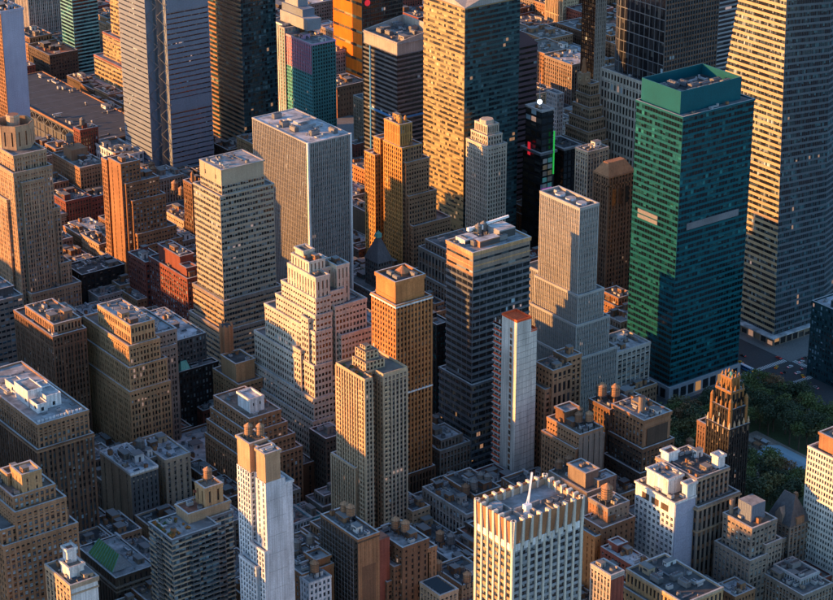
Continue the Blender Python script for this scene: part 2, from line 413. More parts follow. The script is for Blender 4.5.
# ---------------------------------------------------------------- roof fittings (shared meshes)
def fit_meshes():
    d = {}
    mb = MB(); mb.box(-1.3, -0.9, 0.3, 1.3, 0.9, 1.9, 0, None, True)
    for x in (-0.62, 0.62):
        mb.cyl(x, 0, 1.9, 2.05, 0.52, None, 10, 1)
    for x in (-1.1, 1.1):
        mb.box(x - 0.1, -0.9, 0, x + 0.1, 0.9, 0.3, 1)
    d['air_conditioner'] = mb.mesh('air_conditioner', ['metal_pale', 'metal_dark'])
    mb = MB(); mb.box(-3.2, -1.7, 0.5, 3.2, 1.7, 3.4, 0, None, True)
    for x in (-2.1, 0, 2.1):
        mb.cyl(x, 0, 3.4, 3.9, 0.92, 0.98, 12, 0, 1)
    for x in (-2.9, 2.9):
        mb.box(x - 0.15, -1.5, 0, x + 0.15, 1.5, 0.5, 1)
    for k in range(4):
        mb.box(-3.24, -1.5, 0.8 + k * 0.6, 3.24, 1.5, 1.1 + k * 0.6, 1)
    d['cooling_tower'] = mb.mesh('cooling_tower', ['metal_mid', 'metal_dark'])
    mb = MB(); mb.box(-3, -0.45, 0.35, 3, 0.45, 1.15, 0, None, True); mb.box(2.1, -0.45, 1.15, 3, 0.45, 1.9, 0); mb.box(-3.0, -1.9, 0.35, -2.1, -0.45, 1.15, 0, None, True)
    for x in (-2, 0, 2):
        mb.box(x - 0.08, -0.5, 0, x + 0.08, 0.5, 0.35, 1)
    d['duct'] = mb.mesh('duct', ['metal_pale', 'metal_dark'])
    mb = MB(); mb.cyl(0, 0, 0, 1.0, 0.28, None, 8, 0); mb.cyl(0, 0, 0.95, 1.2, 0.5, 0.42, 8, 0, None, True); mb.cyl(0, 0, 1.2, 1.38, 0.42, 0.1, 8, 0)
    d['roof_vent'] = mb.mesh('roof_vent', ['metal_mid'])
    mb = MB(); mb.box(-1.6, -1.0, 0, 1.6, 1.0, 0.5, 0)
    mb.poly([(-1.55, -0.95, 0.5), (1.55, -0.95, 0.5), (1.55, 0, 1.1), (-1.55, 0, 1.1)], 1); mb.poly([(1.55, 0.95, 0.5), (-1.55, 0.95, 0.5), (-1.55, 0, 1.1), (1.55, 0, 1.1)], 1)
    mb.poly([(1.55, -0.95, 0.5), (1.55, 0.95, 0.5), (1.55, 0, 1.1)], 0); mb.poly([(-1.55, 0.95, 0.5), (-1.55, -0.95, 0.5), (-1.55, 0, 1.1)], 0)
    d['skylight'] = mb.mesh('skylight', ['metal_mid', 'g_blue'])
    mb = MB(); mb.cyl(0, 0, 0, 0.5, 0.25, None, 8, 0)
    for k in range(5):
        mb.cyl(0.5 * k - 1.0, 0.0, 0.0, 0.9 + 0.35 * (k % 3), 0.12, None, 6, 0)
    mb.box(-1.3, -0.15, 0.25, 1.3, 0.15, 0.4, 0)
    d['pipe_stack'] = mb.mesh('pipe_stack', ['metal_mid'])
    mb = MB(); mb.box(-0.9, -0.9, 0, 0.9, 0.9, 2.4, 0); mb.box(-0.7, -0.7, 2.4, 0.7, 0.7, 2.7, 1)
    d['chimney'] = mb.mesh('chimney', ['brick_tan', 'metal_dark'])
    mb = MB()
    for x in (-1.6, 1.6):
        mb.beam((x, 0, 0), (x, 0, 2.0), 0.14)
    mb.box(-2.4, -0.5, 2.0, 2.4, 0.5, 2.6, 0, None, True)
    mb.box(-1.4, -0.35, 0.2, 1.4, 0.35, 1.3, 0, None, True)
    d['exhaust_unit'] = mb.mesh('exhaust_unit', ['metal_pale'])
    mb = MB(); mb.cyl(0, 0, 0, 4.5, 0.07, 0.04, 6); mb.cyl(0, 0, 0, 0.3, 0.3, 0.3, 8)
    for k in range(3):
        mb.box(-0.6, -0.03, 2.6 + 0.6 * k, 0.6, 0.03, 2.68 + 0.6 * k)
    d['antenna'] = mb.mesh('antenna', ['metal_mid'])
    mb = MB()
    for k in range(7):
        mb.box(-3.0 + k - 0.04, -0.04, 0, -3.0 + k + 0.04, 0.04, 1.1)
    for z in (0.55, 1.05):
        mb.box(-3.0, -0.04, z, 3.0, 0.04, z + 0.08)
    d['railing'] = mb.mesh('railing', ['metal_mid'])
    mb = MB()
    for y in (-0.35, 0.0, 0.4):
        mb.box(-4.2, y - 0.11, 0.3, 4.2 - y, y + 0.11, 0.52, 0, None, True)
    for x in (-3.8, -1.3, 1.3, 3.6):
        mb.box(x - 0.1, -0.6, 0, x + 0.1, 0.6, 0.3, 1)
    mb.box(4.0, -0.5, 0.0, 4.9, 0.5, 1.0, 1)
    d['pipe_run'] = mb.mesh('pipe_run', ['metal_mid', 'metal_dark'])
    mb = MB(); mb.box(-1.9, -1.3, 0, 1.9, 1.3, 0.22, 0); mb.box(-1.5, -0.9, 0.22, 0.2, 0.9, 1.5, 1); mb.cyl(1.1, 0, 0.22, 1.9, 0.5, None, 10, 1, 2)
    d['plant_skid'] = mb.mesh('plant_skid', ['roof_tar', 'grey_stone', 'metal_dark'])
    mb = MB(); mb.cyl(0, 0, 0, 1.5, 1.3, 1.25, 12, 0); mb.cyl(0, 0, 1.5, 1.7, 1.05, 1.05, 12, 1)
    d['drum_fan'] = mb.mesh('drum_fan', ['metal_mid', 'metal_dark'])
    return d
FIT = fit_meshes()
BULK = {}

def bulkhead_mesh(w):
    """stair or lift head: block with coping, door and louvre"""
    if w not in BULK:
        mb = MB(); mb.box(-0.5, -0.5, 0, 0.5, 0.5, 0.94, 0); mb.box(-0.53, -0.53, 0.94, 0.53, 0.53, 1.0, 1, None, True)
        mb.box(-0.1, -0.515, 0.0, 0.14, -0.5, 0.62, 2); mb.box(-0.515, -0.3, 0.45, -0.5, 0.1, 0.75, 2); mb.box(-0.515, 0.2, 0.0, -0.5, 0.4, 0.6, 2)
        BULK[w] = mb.mesh('bulkhead', [w, 'roof_grey', 'metal_dark'])
    return BULK[w]

DECKS = []   # roof deck rectangles for tanks etc.

def roof(parent, x0, y0, x1, y1, z, rk, wm, rng, par=1.0, out=0.25, fur=1.0, bulk=1, big=False, holes=()):
    """membrane, parapet and fittings of one flat roof (local coordinates)"""
    mb = MB()
    ins = 0.35
    mb.quad((x0 + ins, y0 + ins, z + 0.06), (x1 - ins, y0 + ins, z + 0.06), (x1 - ins, y1 - ins, z + 0.06), (x0 + ins, y1 - ins, z + 0.06))
    ro = obj('roof', mb.mesh('roof', [rk]), parent)
    mb = MB(); mb.ring(x0, y0, x1, y1, z - 0.35, z + par, out + 0.4, 0.4, 0, 1)
    obj('parapet', mb.mesh('parapet', [wm, 'coping']), ro)  # paler coping colour imitates light caught along the parapet edges
    w, d = x1 - x0 - 1.6, y1 - y0 - 1.6
    if w < 3 or d < 3 or fur <= 0:
        return ro
    used = list(holes)
    def place(rx, ry, tries=14):
        for _ in range(tries):
            if w <= 2 * rx or d <= 2 * ry:
                return None
            x, y = rng.uniform(x0 + 0.8 + rx, x1 - 0.8 - rx), rng.uniform(y0 + 0.8 + ry, y1 - 0.8 - ry)
            if all(x + rx < a or x - rx > c or y + ry < b or y - ry > e for a, b, c, e in used):
                used.append((x - rx - 0.3, y - ry - 0.3, x + rx + 0.3, y + ry + 0.3))
                return x, y
        return None
    area = w * d
    zz = z + 0.06
    for _ in range(bulk + (1 if bulk and area > 260 else 0)):
        bw, bd, bh = rng.uniform(3.0, min(8, max(3.5, w * 0.4))), rng.uniform(3.0, min(8, max(3.5, d * 0.4))), rng.uniform(2.6, 5.0)
        p = place(bw / 2, bd / 2)
        if p:
            b = obj('bulkhead', bulkhead_mesh(rng.choice([wm, wm, wm, 'white_paint', 'grey_stone', 'brick_tan', 'brown'])), ro, (p[0], p[1], zz), 0, (bw, bd, bh))
    if big:
        for _ in range(max(1, int(area / 300))):
            r90 = rng.random() < 0.5
            p = place(1.9 if r90 else 3.4, 3.4 if r90 else 1.9)
            if p:
                obj('cooling_tower', FIT['cooling_tower'], ro, (p[0], p[1], zz), R(90) if r90 else 0)
    n = int(min(20, area / 17) * fur)
    for _ in range(n):
        k = rng.choices(['air_conditioner', 'duct', 'roof_vent', 'skylight', 'pipe_stack', 'exhaust_unit', 'chimney', 'antenna', 'railing', 'pipe_run', 'plant_skid', 'drum_fan'], [4, 2, 3, 1.4, 1.5, 1.6, 1.2, 0.8, 1.6, 2, 2, 1.3])[0]
        r90 = rng.random() < 0.5
        rx, ry = dict(air_conditioner=(1.4, 1.0), duct=(3.1, 2.0), roof_vent=(0.5, 0.5), skylight=(1.7, 1.1), pipe_stack=(1.3, 0.4), exhaust_unit=(2.4, 0.6), chimney=(1, 1), antenna=(0.6, 0.6), railing=(3, 0.1), pipe_run=(4.9, 0.6), plant_skid=(1.9, 1.3), drum_fan=(1.3, 1.3))[k]
        if r90:
            rx, ry = ry, rx
        p = place(rx, ry, 5)
        if p:
            s = rng.uniform(0.85, 1.3)
            obj(k, FIT[k], ro, (p[0], p[1], zz), R(90) if r90 else 0, (s, s, s))
    return ro

# ---------------------------------------------------------------- buildings
BUILT = []
TWO_TONE = {'tan': 'brick_tan', 'brown': 'brown_dark', 'beige': 'tan', 'grey_stone': 'brown', 'brick_tan': 'brown', 'brick_red': 'brown_dark', 'beige_pale': 'grey_stone', 'grey_pale': 'grey_stone', 'sand': 'tan'}
PLAN = []

def building(name, label, cat, vols, seed=None, group=None, origin=None):
    """vols: list of dicts b=(x0, y0, x1, y1, z0, z1) in street coordinates, st=style, roof keys"""
    rng = random.Random(seed if seed is not None else label)
    b0 = vols[0]['b']
    ox, oy = origin or (b0[0], b0[1])
    root = thing(name, label, cat, (ox, oy, 0.0), 0.0, group)
    tone_pick, bl_pick = rng.random(), rng.uniform(0.4, 1.9)
    for v in vols:
        x0, y0, x1, y1, z0, z1 = v['b']
        if z0 < 1 and not v.get('far'):
            PLAN.append((x0, y0, x1, y1))
        x0 -= ox; x1 -= ox; y0 -= oy; y1 -= oy
        st = v['st']
        if st['sp'] == st['w'] and st['w'] in TWO_TONE and tone_pick < 0.62:
            st = dict(st, sp=TWO_TONE[st['w']])
        st = dict(st, bl=st['bl'] * bl_pick)
        stx, sty = v.get('stx', st), v.get('sty', st)
        sides = v.get('sides', '-x-y')
        wb, gb = MB(), MB()
        # wall core: plain sides plus a backing in each side's own material
        wb.f += [(1, 2, 6, 5), (2, 3, 7, 6), (4, 5, 6, 7), (0, 1, 5, 4), (3, 0, 4, 7)]
        wb.v += [(x0, y0, z0), (x1, y0, z0), (x1, y1, z0), (x0, y1, z0), (x0, y0, z1), (x1, y0, z1), (x1, y1, z1), (x0, y1, z1)]
        wb.m += [0, 0, 0, 5, 3]; wb.t += [0.0] * 5
        if '-x' in sides:
            facade(wb, gb, (x0, y1, z0), (x0, y0, z0), (x0, y0, z1), (x0, y1, z1), stx, rng, root, R(-90), 3, 4, 0)
        if '-y' in sides:
            facade(wb, gb, (x0, y0, z0), (x1, y0, z0), (x1, y0, z1), (x0, y0, z1), sty, rng, root, 0.0, 5, 6, 1)
        masonry = st['w'] in ('beige', 'beige_pale', 'tan', 'sand', 'brown', 'brown_dark', 'brick_red', 'brick_tan', 'grey_stone', 'grey_pale', 'brick_orange', 'white_stone')
        if masonry and 'ledge' not in v and sides and z1 - z0 > 9:
            v['ledge'] = [(z1 - st['fh'] - 0.9, 0.42), (z1 - 0.9, 0.55)] + ([(z0 + 8.5, 0.5)] if z0 < 1 else [])
        if v.get('ledge'):
            for zl, o in v['ledge']:
                wb.ring(x0, y0, x1, y1, zl - 0.5, zl + 0.4, o, 0.3, 2)
        wo = obj('wall', wb.mesh('wall', [st['w'], st['sp'], v.get('trim', st['w']), stx['w'], stx['sp'], sty['w'], sty['sp']]), root, label=v.get('label'))
        if gb.f:
            obj('windows', gb.mesh('windows', [stx['g'], sty['g']], True), wo, kind='stuff')
        if v.get('roof', 'roof_grey'):
            roof(root, x0, y0, x1, y1, z1, v.get('roof', 'roof_grey'), v.get('pm', st['w']), rng, v.get('par', 1.1), v.get('out', 0.25), v.get('fur', 1.0), v.get('bulk', 1), v.get('big', False), [(a - ox, b - oy, c - ox, d - oy) for a, b, c, d in v.get('holes', ())])
    BUILT.append((label, b0))
    return root

def V(x0, y0, x1, y1, z0, z1, st, **kw):
    return dict(b=(x0, y0, x1, y1, z0, z1), st=st, **kw)
BLANK = lambda w: S(w, bay=400, fh=400, wf=0.0, hf=0.0)

# footprints (x0, y0, x1, y1, height) in metres
K = {
    'lavslab': (707.4, 1489.8, 724.3, 1514.5, 164.9), 'pierstone': (925.6, 1886.0, 963.7, 1900.7, 52.4), 'tealband': (924.8, 1792.3, 951.3, 1816.0, 73.2),
    'orangestep': (909.5, 1660.6, 929.2, 1744.4, 14.1), 'nyt': (831.4, 1475.1, 882.2, 1529.6, 158.2), 'browndark': (913.0, 1475.2, 946.9, 1524.8, 144.9),
    'westin': (982.0, 1474.6, 1001.4, 1539.3, 94.9), 'orangeslab': (1130.5, 1612.6, 1176.4, 1660.0, 79.2), 'brownlow': (1050.5, 1538.6, 1077.7, 1546.5, 28.0),
    'crown': (981.5, 1352.3, 1014.1, 1399.0, 126.6), 'yellow': (931.7, 1200.8, 982.4, 1249.9, 195.6), 'purple': (986.2, 1221.7, 1035.7, 1233.7, 141.2),
    'onetimes': (993.1, 1185.6, 1004.1, 1204.3, 110.2), 'paramount': (1048.6, 1196.6, 1066.8, 1229.9, 80.4), 'conde': (1078.3, 1148.3, 1122.3, 1216.6, 120.7),
    'stripe': (1173.1, 1173.2, 1184.8, 1215.8, 169.0), 'green': (894.0, 932.1, 954.9, 974.5, 192.7), 'tanpair': (966.9, 1102.7, 985.7, 1111.4, 106.8),
    'brownarch': (954.9, 1066.2, 978.0, 1073.5, 102.0), 'whitedeco': (931.4, 1171.7, 948.0, 1196.5, 98.6), 'golddeco': (863.4, 1184.0, 874.4, 1205.8, 120.4),
    'slab': (762.6, 1152.2, 796.7, 1220.2, 141.8), 'cream': (675.0, 1122.5, 715.2, 1154.4, 132.4), 'bricksteps': (707.2, 1311.3, 722.0, 1339.1, 93.1),
    'turret': (605.6, 1274.7, 634.2, 1332.0, 123.0), 'leftband': (551.6, 1204.3, 571.6, 1239.3, 62.2), 'redbrick': (688.8, 1192.2, 696.3, 1243.3, 48.4),
    'beigelit': (561.2, 1043.4, 581.6, 1098.4, 86.7), 'beigeleft': (530.2, 1079.3, 546.9, 1128.9, 87.8), 'beigeright': (603.9, 1075.1, 631.9, 1094.6, 65.3),
    'bigleft': (463.6, 972.1, 495.9, 1052.4, 91.2), 'brownset': (396.9, 878.5, 437.4, 896.0, 82.5), 'teeblock': (524.1, 980.7, 564.4, 1015.6, 40.1),
    'flatlow': (585.7, 995.2, 612.4, 1052.2, 15.4), 'church': (469.7, 902.2, 492.8, 942.9, 28.3), 'balcony': (477.4, 853.7, 516.3, 873.4, 70.6),
    'smallwhite': (412.1, 839.4, 427.0, 864.7, 73.5), 'octturret': (628.4, 1031.5, 642.8, 1060.3, 59.3), 'brownset2': (589.6, 957.3, 610.4, 995.2, 64.9),
    'setback': (652.6, 980.6, 677.5, 1010.2, 128.2), 'pyr': (807.5, 1135.9, 818.6, 1150.2, 51.2), 'orangebrick': (672.2, 928.1, 697.2, 951.8, 124.2),
    'dark': (730.2, 931.3, 773.1, 956.4, 141.9), 'stone7': (854.0, 1101.5, 887.5, 1143.0, 54.2), 'ribbed': (810.1, 929.5, 824.4, 966.3, 151.9),
    'graylow': (849.0, 937.9, 880.1, 954.4, 42.3), 'constr': (731.9, 891.7, 747.6, 905.6, 109.5), 'creamres': (618.8, 883.5, 646.5, 910.4, 109.3),
    'bluewhite': (501.5, 801.1, 510.2, 826.5, 133.4), 'cren': (560.2, 682.2, 601.3, 709.2, 118.0), 'brownb': (758.3, 889.6, 783.0, 905.3, 73.8),
    'r2': (737.7, 840.2, 754.3, 868.8, 57.7), 'r2b': (714.9, 806.8, 730.4, 838.9, 42.0), 'r3': (775.0, 827.6, 796.0, 852.7, 60.7),
    'r4': (716.6, 738.5, 731.1, 769.4, 64.9), 'r5': (732.8, 739.5, 755.9, 771.0, 73.7), 'radiator': (772.5, 755.9, 783.0, 773.1, 88.1),
    'r7': (742.6, 706.5, 760.3, 727.6, 55.0), 'chateau': (774.1, 708.9, 785.5, 725.4, 53.2), 'whitegrid': (788.2, 683.0, 811.0, 712.6, 87.4),
    'r10': (751.3, 675.2, 768.5, 712.2, 26.2), 'r11': (667.8, 678.0, 693.9, 720.4, 49.9), 'r12': (644.3, 706.9, 652.3, 721.7, 60.6),
    'r12b': (680.5, 727.6, 691.7, 754.5, 43.0), 'r13': (684.8, 759.5, 707.2, 775.4, 50.4), 'r14': (722.7, 696.4, 736.5, 710.7, 25.6),
    'rightteal': (994.5, 872.8, 1017.9, 903.8, 53.0), 'c1': (590.1, 920.3, 613.5, 939.1, 11.7), 'c2': (610.7, 959.7, 634.7, 968.3, 19.9),
    'c3': (634.8, 946.5, 648.2, 956.9, 42.9), 'c4': (558.8, 805.5, 569.5, 838.3, 65.2), 'c5': (535.4, 822.8, 554.5, 848.3, 44.6),
    'c6': (582.9, 799.8, 599.3, 823.6, 54.9), 'c7': (664.7, 850.9, 672.0, 891.5, 25.1), 'c8': (638.3, 822.6, 649.4, 851.9, 13.9),
    'c9': (593.8, 782.0, 605.0, 798.5, 30.9), 'f1': (794.9, 1541.1, 807.9, 1551.4, 38.5), 'f2': (822.5, 1511.5, 835.7, 1566.5, 24.5),
    'f3': (750.0, 1458.3, 769.6, 1503.2, 38.7), 'f4': (717.1, 1357.1, 731.6, 1418.3, 12.9), 'f5': (654.4, 1279.7, 684.8, 1303.3, 30.7),
    'f6': (776.7, 1345.7, 789.0, 1381.5, 22.8), 'f6b': (776.3, 1330.7, 788.5, 1342.3, 57.1), 'f8': (918.1, 1465.2, 930.0, 1490.1, 30.0),
    'f9': (938.4, 1327.2, 946.1, 1360.4, 32.1), 'f9b': (874.8, 1242.9, 885.8, 1272.9, 38.6), 'f11': (1016.1, 1449.4, 1026.5, 1462.8, 46.6),
    'f13': (1352.7, 1587.0, 1371.9, 1613.0, 48.7), 'f14': (1333.9, 1550.4, 1349.1, 1563.8, 30.1), 'f15': (1245.1, 1415.9, 1253.3, 1433.5, 103.8),
    'f16': (1024.6, 1198.5, 1042.5, 1208.0, 70.3), 'f17': (1095.0, 1288.9, 1101.3, 1295.2, 77.4), 'f18': (737.8, 976.0, 747.1, 983.2, 78.1),
    'redtop': (925.8, 1114.7, 942.5, 1126.1, 31.1),
}
SKIP_INFILL = [0,1,2,3,6,7,8,9,10,11,12,13,14,15,16,17,19,20,21,25,26,27,28,29,30,31,34,35,36,37,38,39,41,42,43,45,49,50,53,56,57,58,61,62,63,64,67,68,69,70,72,73,74,75,76,77,78,79,80,81,82,83,84,87,88,89,90,91,96,98,99,102,103,104,105,106,109,110,111,113,114,115,116,117,118,119,120,121,122,123,124,125,126,127,128,129,130,131,132,133,134,135,137,138,139,140,141,143,144,145,146,147,148,149,151,153,154,155,159,163,164,165,166,167,168,169,170,171,172,173,174,175,178,179,181,182,183,184,186,187,188,191,192,193,195,196,197,198,199,201,202,203,204,205,206,207,208,210,211,212,213,214,215,216,217,218,219,220,221,222,223,224,225,226,227,228,229,230,231,233,234,235,236,237,238,242,243,244,245,246,248,249,250,251,254,255,256,257,258,259,260,261,263,264,265,266,269,270,271,272,273,274,276,277,279,280,281,282,283,284,285,286,287,290,291,292,293,294,295,296,297,298,299,300,301,302,303,304,305,306,307,309,311,312,313,314,315,316,317,318,319,320,321,322,323,324,327,328,329,330,331,332,336,337,338,339,340,346,347,348,349,350,353,354,355,356,358,359,360,362,363,364,365,366,367,369,370,371,372,373,374,377,378,379,380,381,382,383,384,385,386,387,388,389,390,391,392,393,395,396,397,398,399,400,401,402,403,404,407,408,409,410,411,416,417,418,419,420,421,422,423,424,425,426,427,428,429,430,431,432,433,434,437,438,439,440,443,444,445,446,447,448,449,450,451,452,453,454,455,456,457,458,459,461,462,463,464,465,466,467,468,469,470,471,472,473,474,475,476,477,478,479,481,482,483,484,485,486,487,488,489,490,491,492,493,494,495,496,497,498,502,503,504,505,506,507,508,509,510,511,512,513,514,515,516,517,518,519,520,521,522,523,524,525,526,527,528,529,530,531,532,533,534,535,536,538,539,540,541,542,543,544,545,546,547,548,549,550,551,552,553,554,555,556,557,558,559,560,561,562,563,565,566,567,568,569,571,572,573,574,575,576,580,581,582,583,584,585,586,588,589,590,591,592,594,595,596,597,598,599,600,601,602,603,604,605,606,607,608,609,610,611,612,615,616,617,618,625,626,627,628,629,630,631,632,633,634,635,636,637,638,639,640,641,642,646,649,650,651,652,657,658,659,660,661,662,663,664,665,666,667,668,669,670,673,674,675,676,677,678,679,680,681,682,683,684,685,686,687,688,689,690,691,692,693,694,695,696,697,698,699,700,701,702,703,704,705,706,707,708,709,710]
SKIP_TREES = {-1,0,1,2,3,4,5,6,7,8,9,12,13,14,15,19,20,25,26,27,28,29,30,32,33,34,38,39,40,41,42,47,48,56,57,58,71,72,73,78,80,85,86,87,88,89,92,93,94,95,96,98,99,100,102,103,105,106,113,114,115,116,117,125,127,138,139,149,152}

# ---------------------------------------------------------------- ground, pavements, roads
def slab(name, x0, y0, x1, y1, z0, z1, mat, kind='structure', parent=None):
    mb = MB(); mb.box(x0, y0, z0, x1, y1, z1)
    return obj(name, mb.mesh(name, [mat]), parent, kind=kind)

mb = MB(); mb.quad((-3000, -3000, 0), (9000, -3000, 0), (9000, 9000, 0), (-3000, 9000, 0))
obj('ground', mb.mesh('ground', ['asphalt']), kind='structure')
STREETS = [(430, 441), (516, 523), (613, 618), (699, 703), (797, 808), (881, 893), (957, 1000), (1064, 1076), (1140, 1150), (1225, 1240), (1310, 1320), (1395, 1405), (1480, 1490), (1565, 1575), (1650, 1660)]
AVENUES = [(640, 660), (907, 927), (1158, 1180), (1405, 1440), (1755, 1785), (2040, 2070)]
xs = [(350, 430)] + [(STREETS[i][1], STREETS[i + 1][0]) for i in range(len(STREETS) - 1)] + [(1660, 1800)]
ys = [(560, 640)] + [(AVENUES[i][1], AVENUES[i + 1][0]) for i in range(len(AVENUES) - 1)] + [(2070, 2200)]
for i, (a, b) in enumerate(xs):
    for j, (c, d) in enumerate(ys):
        slab('pavement', a, c, b, d, 0.0, 0.14, 'pavement')
# lane and crossing paint where the wide street meets the avenue by the park
mb = MB()
for k in range(14):
    y = 907.8 + k * 1.4
    mb.quad((951.2, y, 0.004), (955.2, y, 0.004), (955.2, y + 0.7, 0.004), (951.2, y + 0.7, 0.004))
    mb.quad((1001.5, y, 0.004), (1005.5, y, 0.004), (1005.5, y + 0.7, 0.004), (1001.5, y + 0.7, 0.004))
for k in range(26):
    x = 958.4 + k * 1.6
    mb.quad((x, 929.0, 0.004), (x + 0.8, 929.0, 0.004), (x + 0.8, 933.0, 0.004), (x, 933.0, 0.004))
    mb.quad((x, 900.0, 0.004), (x + 0.8, 900.0, 0.004), (x + 0.8, 904.0, 0.004), (x, 904.0, 0.004))
for k in range(60):
    x = 640 + k * 9
    if 948 < x < 1010:
        continue
    for y in (911.8, 916.8, 921.8):
        mb.quad((x, y, 0.004), (x + 3, y, 0.004), (x + 3, y + 0.15, 0.004), (x, y + 0.15, 0.004))
obj('road_markings', mb.mesh('road_markings', ['road_paint']), kind='structure')

# ---------------------------------------------------------------- towers, far to near
def k(n):
    return K[n]

# --- far background behind the bus station
x0, y0, x1, y1, H = k('lavslab')
building('blank_tower', 'tall tower with a windowless lavender grey side wall above the bus station roof', 'tower',
    [V(x0, y0, x1 + 2, y1 + 10, 0, H, S('lavender', 'g_dark', wf=0.56), stx=S('brick_tan', 'g_dark', bay=3, fh=3.1, wf=0.6), sides='-x', roof='roof_grey', par=1.6)])
x0, y0, x1, y1, H = k('pierstone')
building('office_tower', 'stone office tower with tall grey piers and a sunlit edge behind the bus station', 'tower',
    [V(x0, y0, x1, y1 + 12, 14, H + 45, S('grey_pale', 'g_warm', bay=2.6, fh=3.6, wf=0.6, hf=0.6, pd=0.7, sd=0.2, sp='grey_stone', grp=3)),
     V(x0 - 4, y0 - 4, x1 + 6, y1 + 14, 0, 14, S('grey_stone', 'g_lit', bay=4, fh=5, wf=0.6, hf=0.6), fur=0.3, bulk=0)])
x0, y0, x1, y1, H = k('tealband')
building('glass_tower', 'slim teal glass tower with white floor bands beside the bus station roof', 'tower',
    [V(x0, y0, x1, y1, 0, H + 55, S('teal_panel', 'g_teal', bay=30, fh=3.5, wf=0.99, hf=0.62, pd=0.1, sd=0.3, split=12, sp='teal_band'))])
x0, y0, x1, y1, H = k('orangestep')
st = S('grey_stone', 'g_sunlit', bay=7, fh=4.0, wf=0.97, hf=0.6, pd=0.35, sd=0.45, split=3, sp='sand')
building('stepped_office', 'terraced office block with orange striped floors stepping up behind the bus station', 'office block',
    [V(x0, y0, x1 + 25, y1, 0, 13, st, fur=0.5, pm='brick_red', roof='roof_pale'), V(x0 + 7, y0, x1 + 25, y1 - 6, 13, 34, st, fur=0.3, pm='brick_red', roof='roof_pale'),
     V(x0 + 14, y0, x1 + 25, y1 - 12, 34, 56, st, fur=0.3, pm='brick_red', roof='roof_pale'), V(x0 + 20, y0, x1 + 25, y1 - 18, 56, 120, st)])
# bus station: huge low deck
root = thing('bus_station', 'vast low bus station with a flat dark roof deck and steel trusses below', 'bus station', (812, 1545, 0))
mb = MB(); mb.box(0, 0, 0, 52, 200, 16); obj('wall', mb.mesh('wall', ['grey_dark']), root)
mb = MB(); mb.box(-3, -3, 22.5, 55, 203, 25); obj('roof', mb.mesh('roof', ['roof_deck']), root)
mb = MB(); mb.ring(-3, -3, 55, 203, 24.2, 25.8, 0.3, 0.6); obj('parapet', mb.mesh('parapet', ['brick_tan']), root)
for i in range(14):
    mb = MB(); y = i * 15.0
    mb.beam((-2.4, y, 0), (-2.4, y, 22.5), 0.9); obj('column', mb.mesh('column', ['steel_grey']), root)
    mb = MB()
    mb.beam((-2.4, y, 16), (-2.4, y + 7.5, 22.4), 0.6); mb.beam((-2.4, y + 7.5, 22.4), (-2.4, y + 15, 16), 0.6); mb.beam((-2.4, y, 16), (-2.4, y + 15, 16), 0.6)
    mb.beam((-2.4, y, 8), (-2.4, y + 15, 8), 0.5)
    obj('truss', mb.mesh('truss', ['steel_grey']), root)
for (x, y) in ((12, 30), (20, 44), (30, 12), (44, 60), (40, 92), (46, 132)):
    obj('roof_vent', FIT['roof_vent'], root, (x, y, 25), 0, (3, 3, 2.2))
for i in range(12):
    mb = MB(); mb.box(-2.4, 4 + i * 16.4, 25.0, 54.4, 4.3 + i * 16.4, 25.06); obj('deck_joint', mb.mesh('deck_joint', ['metal_mid']), root)
rng = random.Random(17)
for i in range(16):
    kf = rng.choice(['air_conditioner', 'duct', 'pipe_run', 'plant_skid', 'drum_fan', 'skylight', 'exhaust_unit'])
    obj(kf, FIT[kf], root, (rng.choice([rng.uniform(40, 51), rng.uniform(2, 10)]), rng.uniform(5, 195), 25.06), R(90 * rng.randrange(2)), (1.4, 1.4, 1.4))
obj('bulkhead', bulkhead_mesh('white_paint'), root, (50, 75, 25), 0, (5, 8, 3))
obj('bulkhead', bulkhead_mesh('brick_tan'), root, (47, 28, 25), 0, (5, 6, 3))

# --- tower with ceramic rod screens: recessed corners with steel bracing
x0, y0, x1, y1, H = k('nyt')
root = thing('office_tower', 'tall pale blue grey tower clad in horizontal rods with notched steel braced corners', 'tower', (x0, y0, 0))
PLAN.append((x0, y0, x1 + 5, y1 + 5))
w, d, Ht = x1 - x0, y1 - y0, 232.0
rng = random.Random(11)
n = 12.0
wb, gb = MB(), MB()
wb.box(n * 0.6, n * 0.6, 0, w, d, Ht, 0)
st = S('ceramic', 'g_dark', bay=60, fh=4.15, wf=0.995, hf=0.27, pd=0.2, sd=0.5, split=26, sill=0.5, bl=0.1)
facade(wb, gb, (n * 0.6, n, 0), (n, n * 0.6, 0), (n, n * 0.6, Ht), (n * 0.6, n, Ht), S('glass_steel', 'g_navy', bay=4, fh=4.15, wf=0.9, hf=0.8), rng)
o = obj('wall', wb.mesh('wall', ['steel_grey', 'steel_grey']), root); obj('windows', gb.mesh('windows', ['g_navy'], True), o, kind='stuff')
for nm, x_0, y_0, x_1, y_1 in (('-x', 0, n, n * 0.7, d), ('-y', n, 0, w, n * 0.7)):
    wb, gb = MB(), MB()
    wb.box(x_0, y_0, 12, x_1, y_1, Ht + 6, 0)
    if nm == '-x':
        facade(wb, gb, (0, d, 12), (0, n, 12), (0, n, Ht + 6), (0, d, Ht + 6), st, rng)
    else:
        facade(wb, gb, (n, 0, 12), (w, 0, 12), (w, 0, Ht + 6), (n, 0, Ht + 6), st, rng)
        for zb in (62.0, 146.0):
            wb.box(n + 0.5, -0.9, zb, w - 0.5, 0, zb + 11, 2)
    o = obj('rod_screen', wb.mesh('rod_screen', ['ceramic', 'ceramic', 'ceramic']), root)
    obj('windows', gb.mesh('windows', ['g_dark'], True), o, kind='stuff')
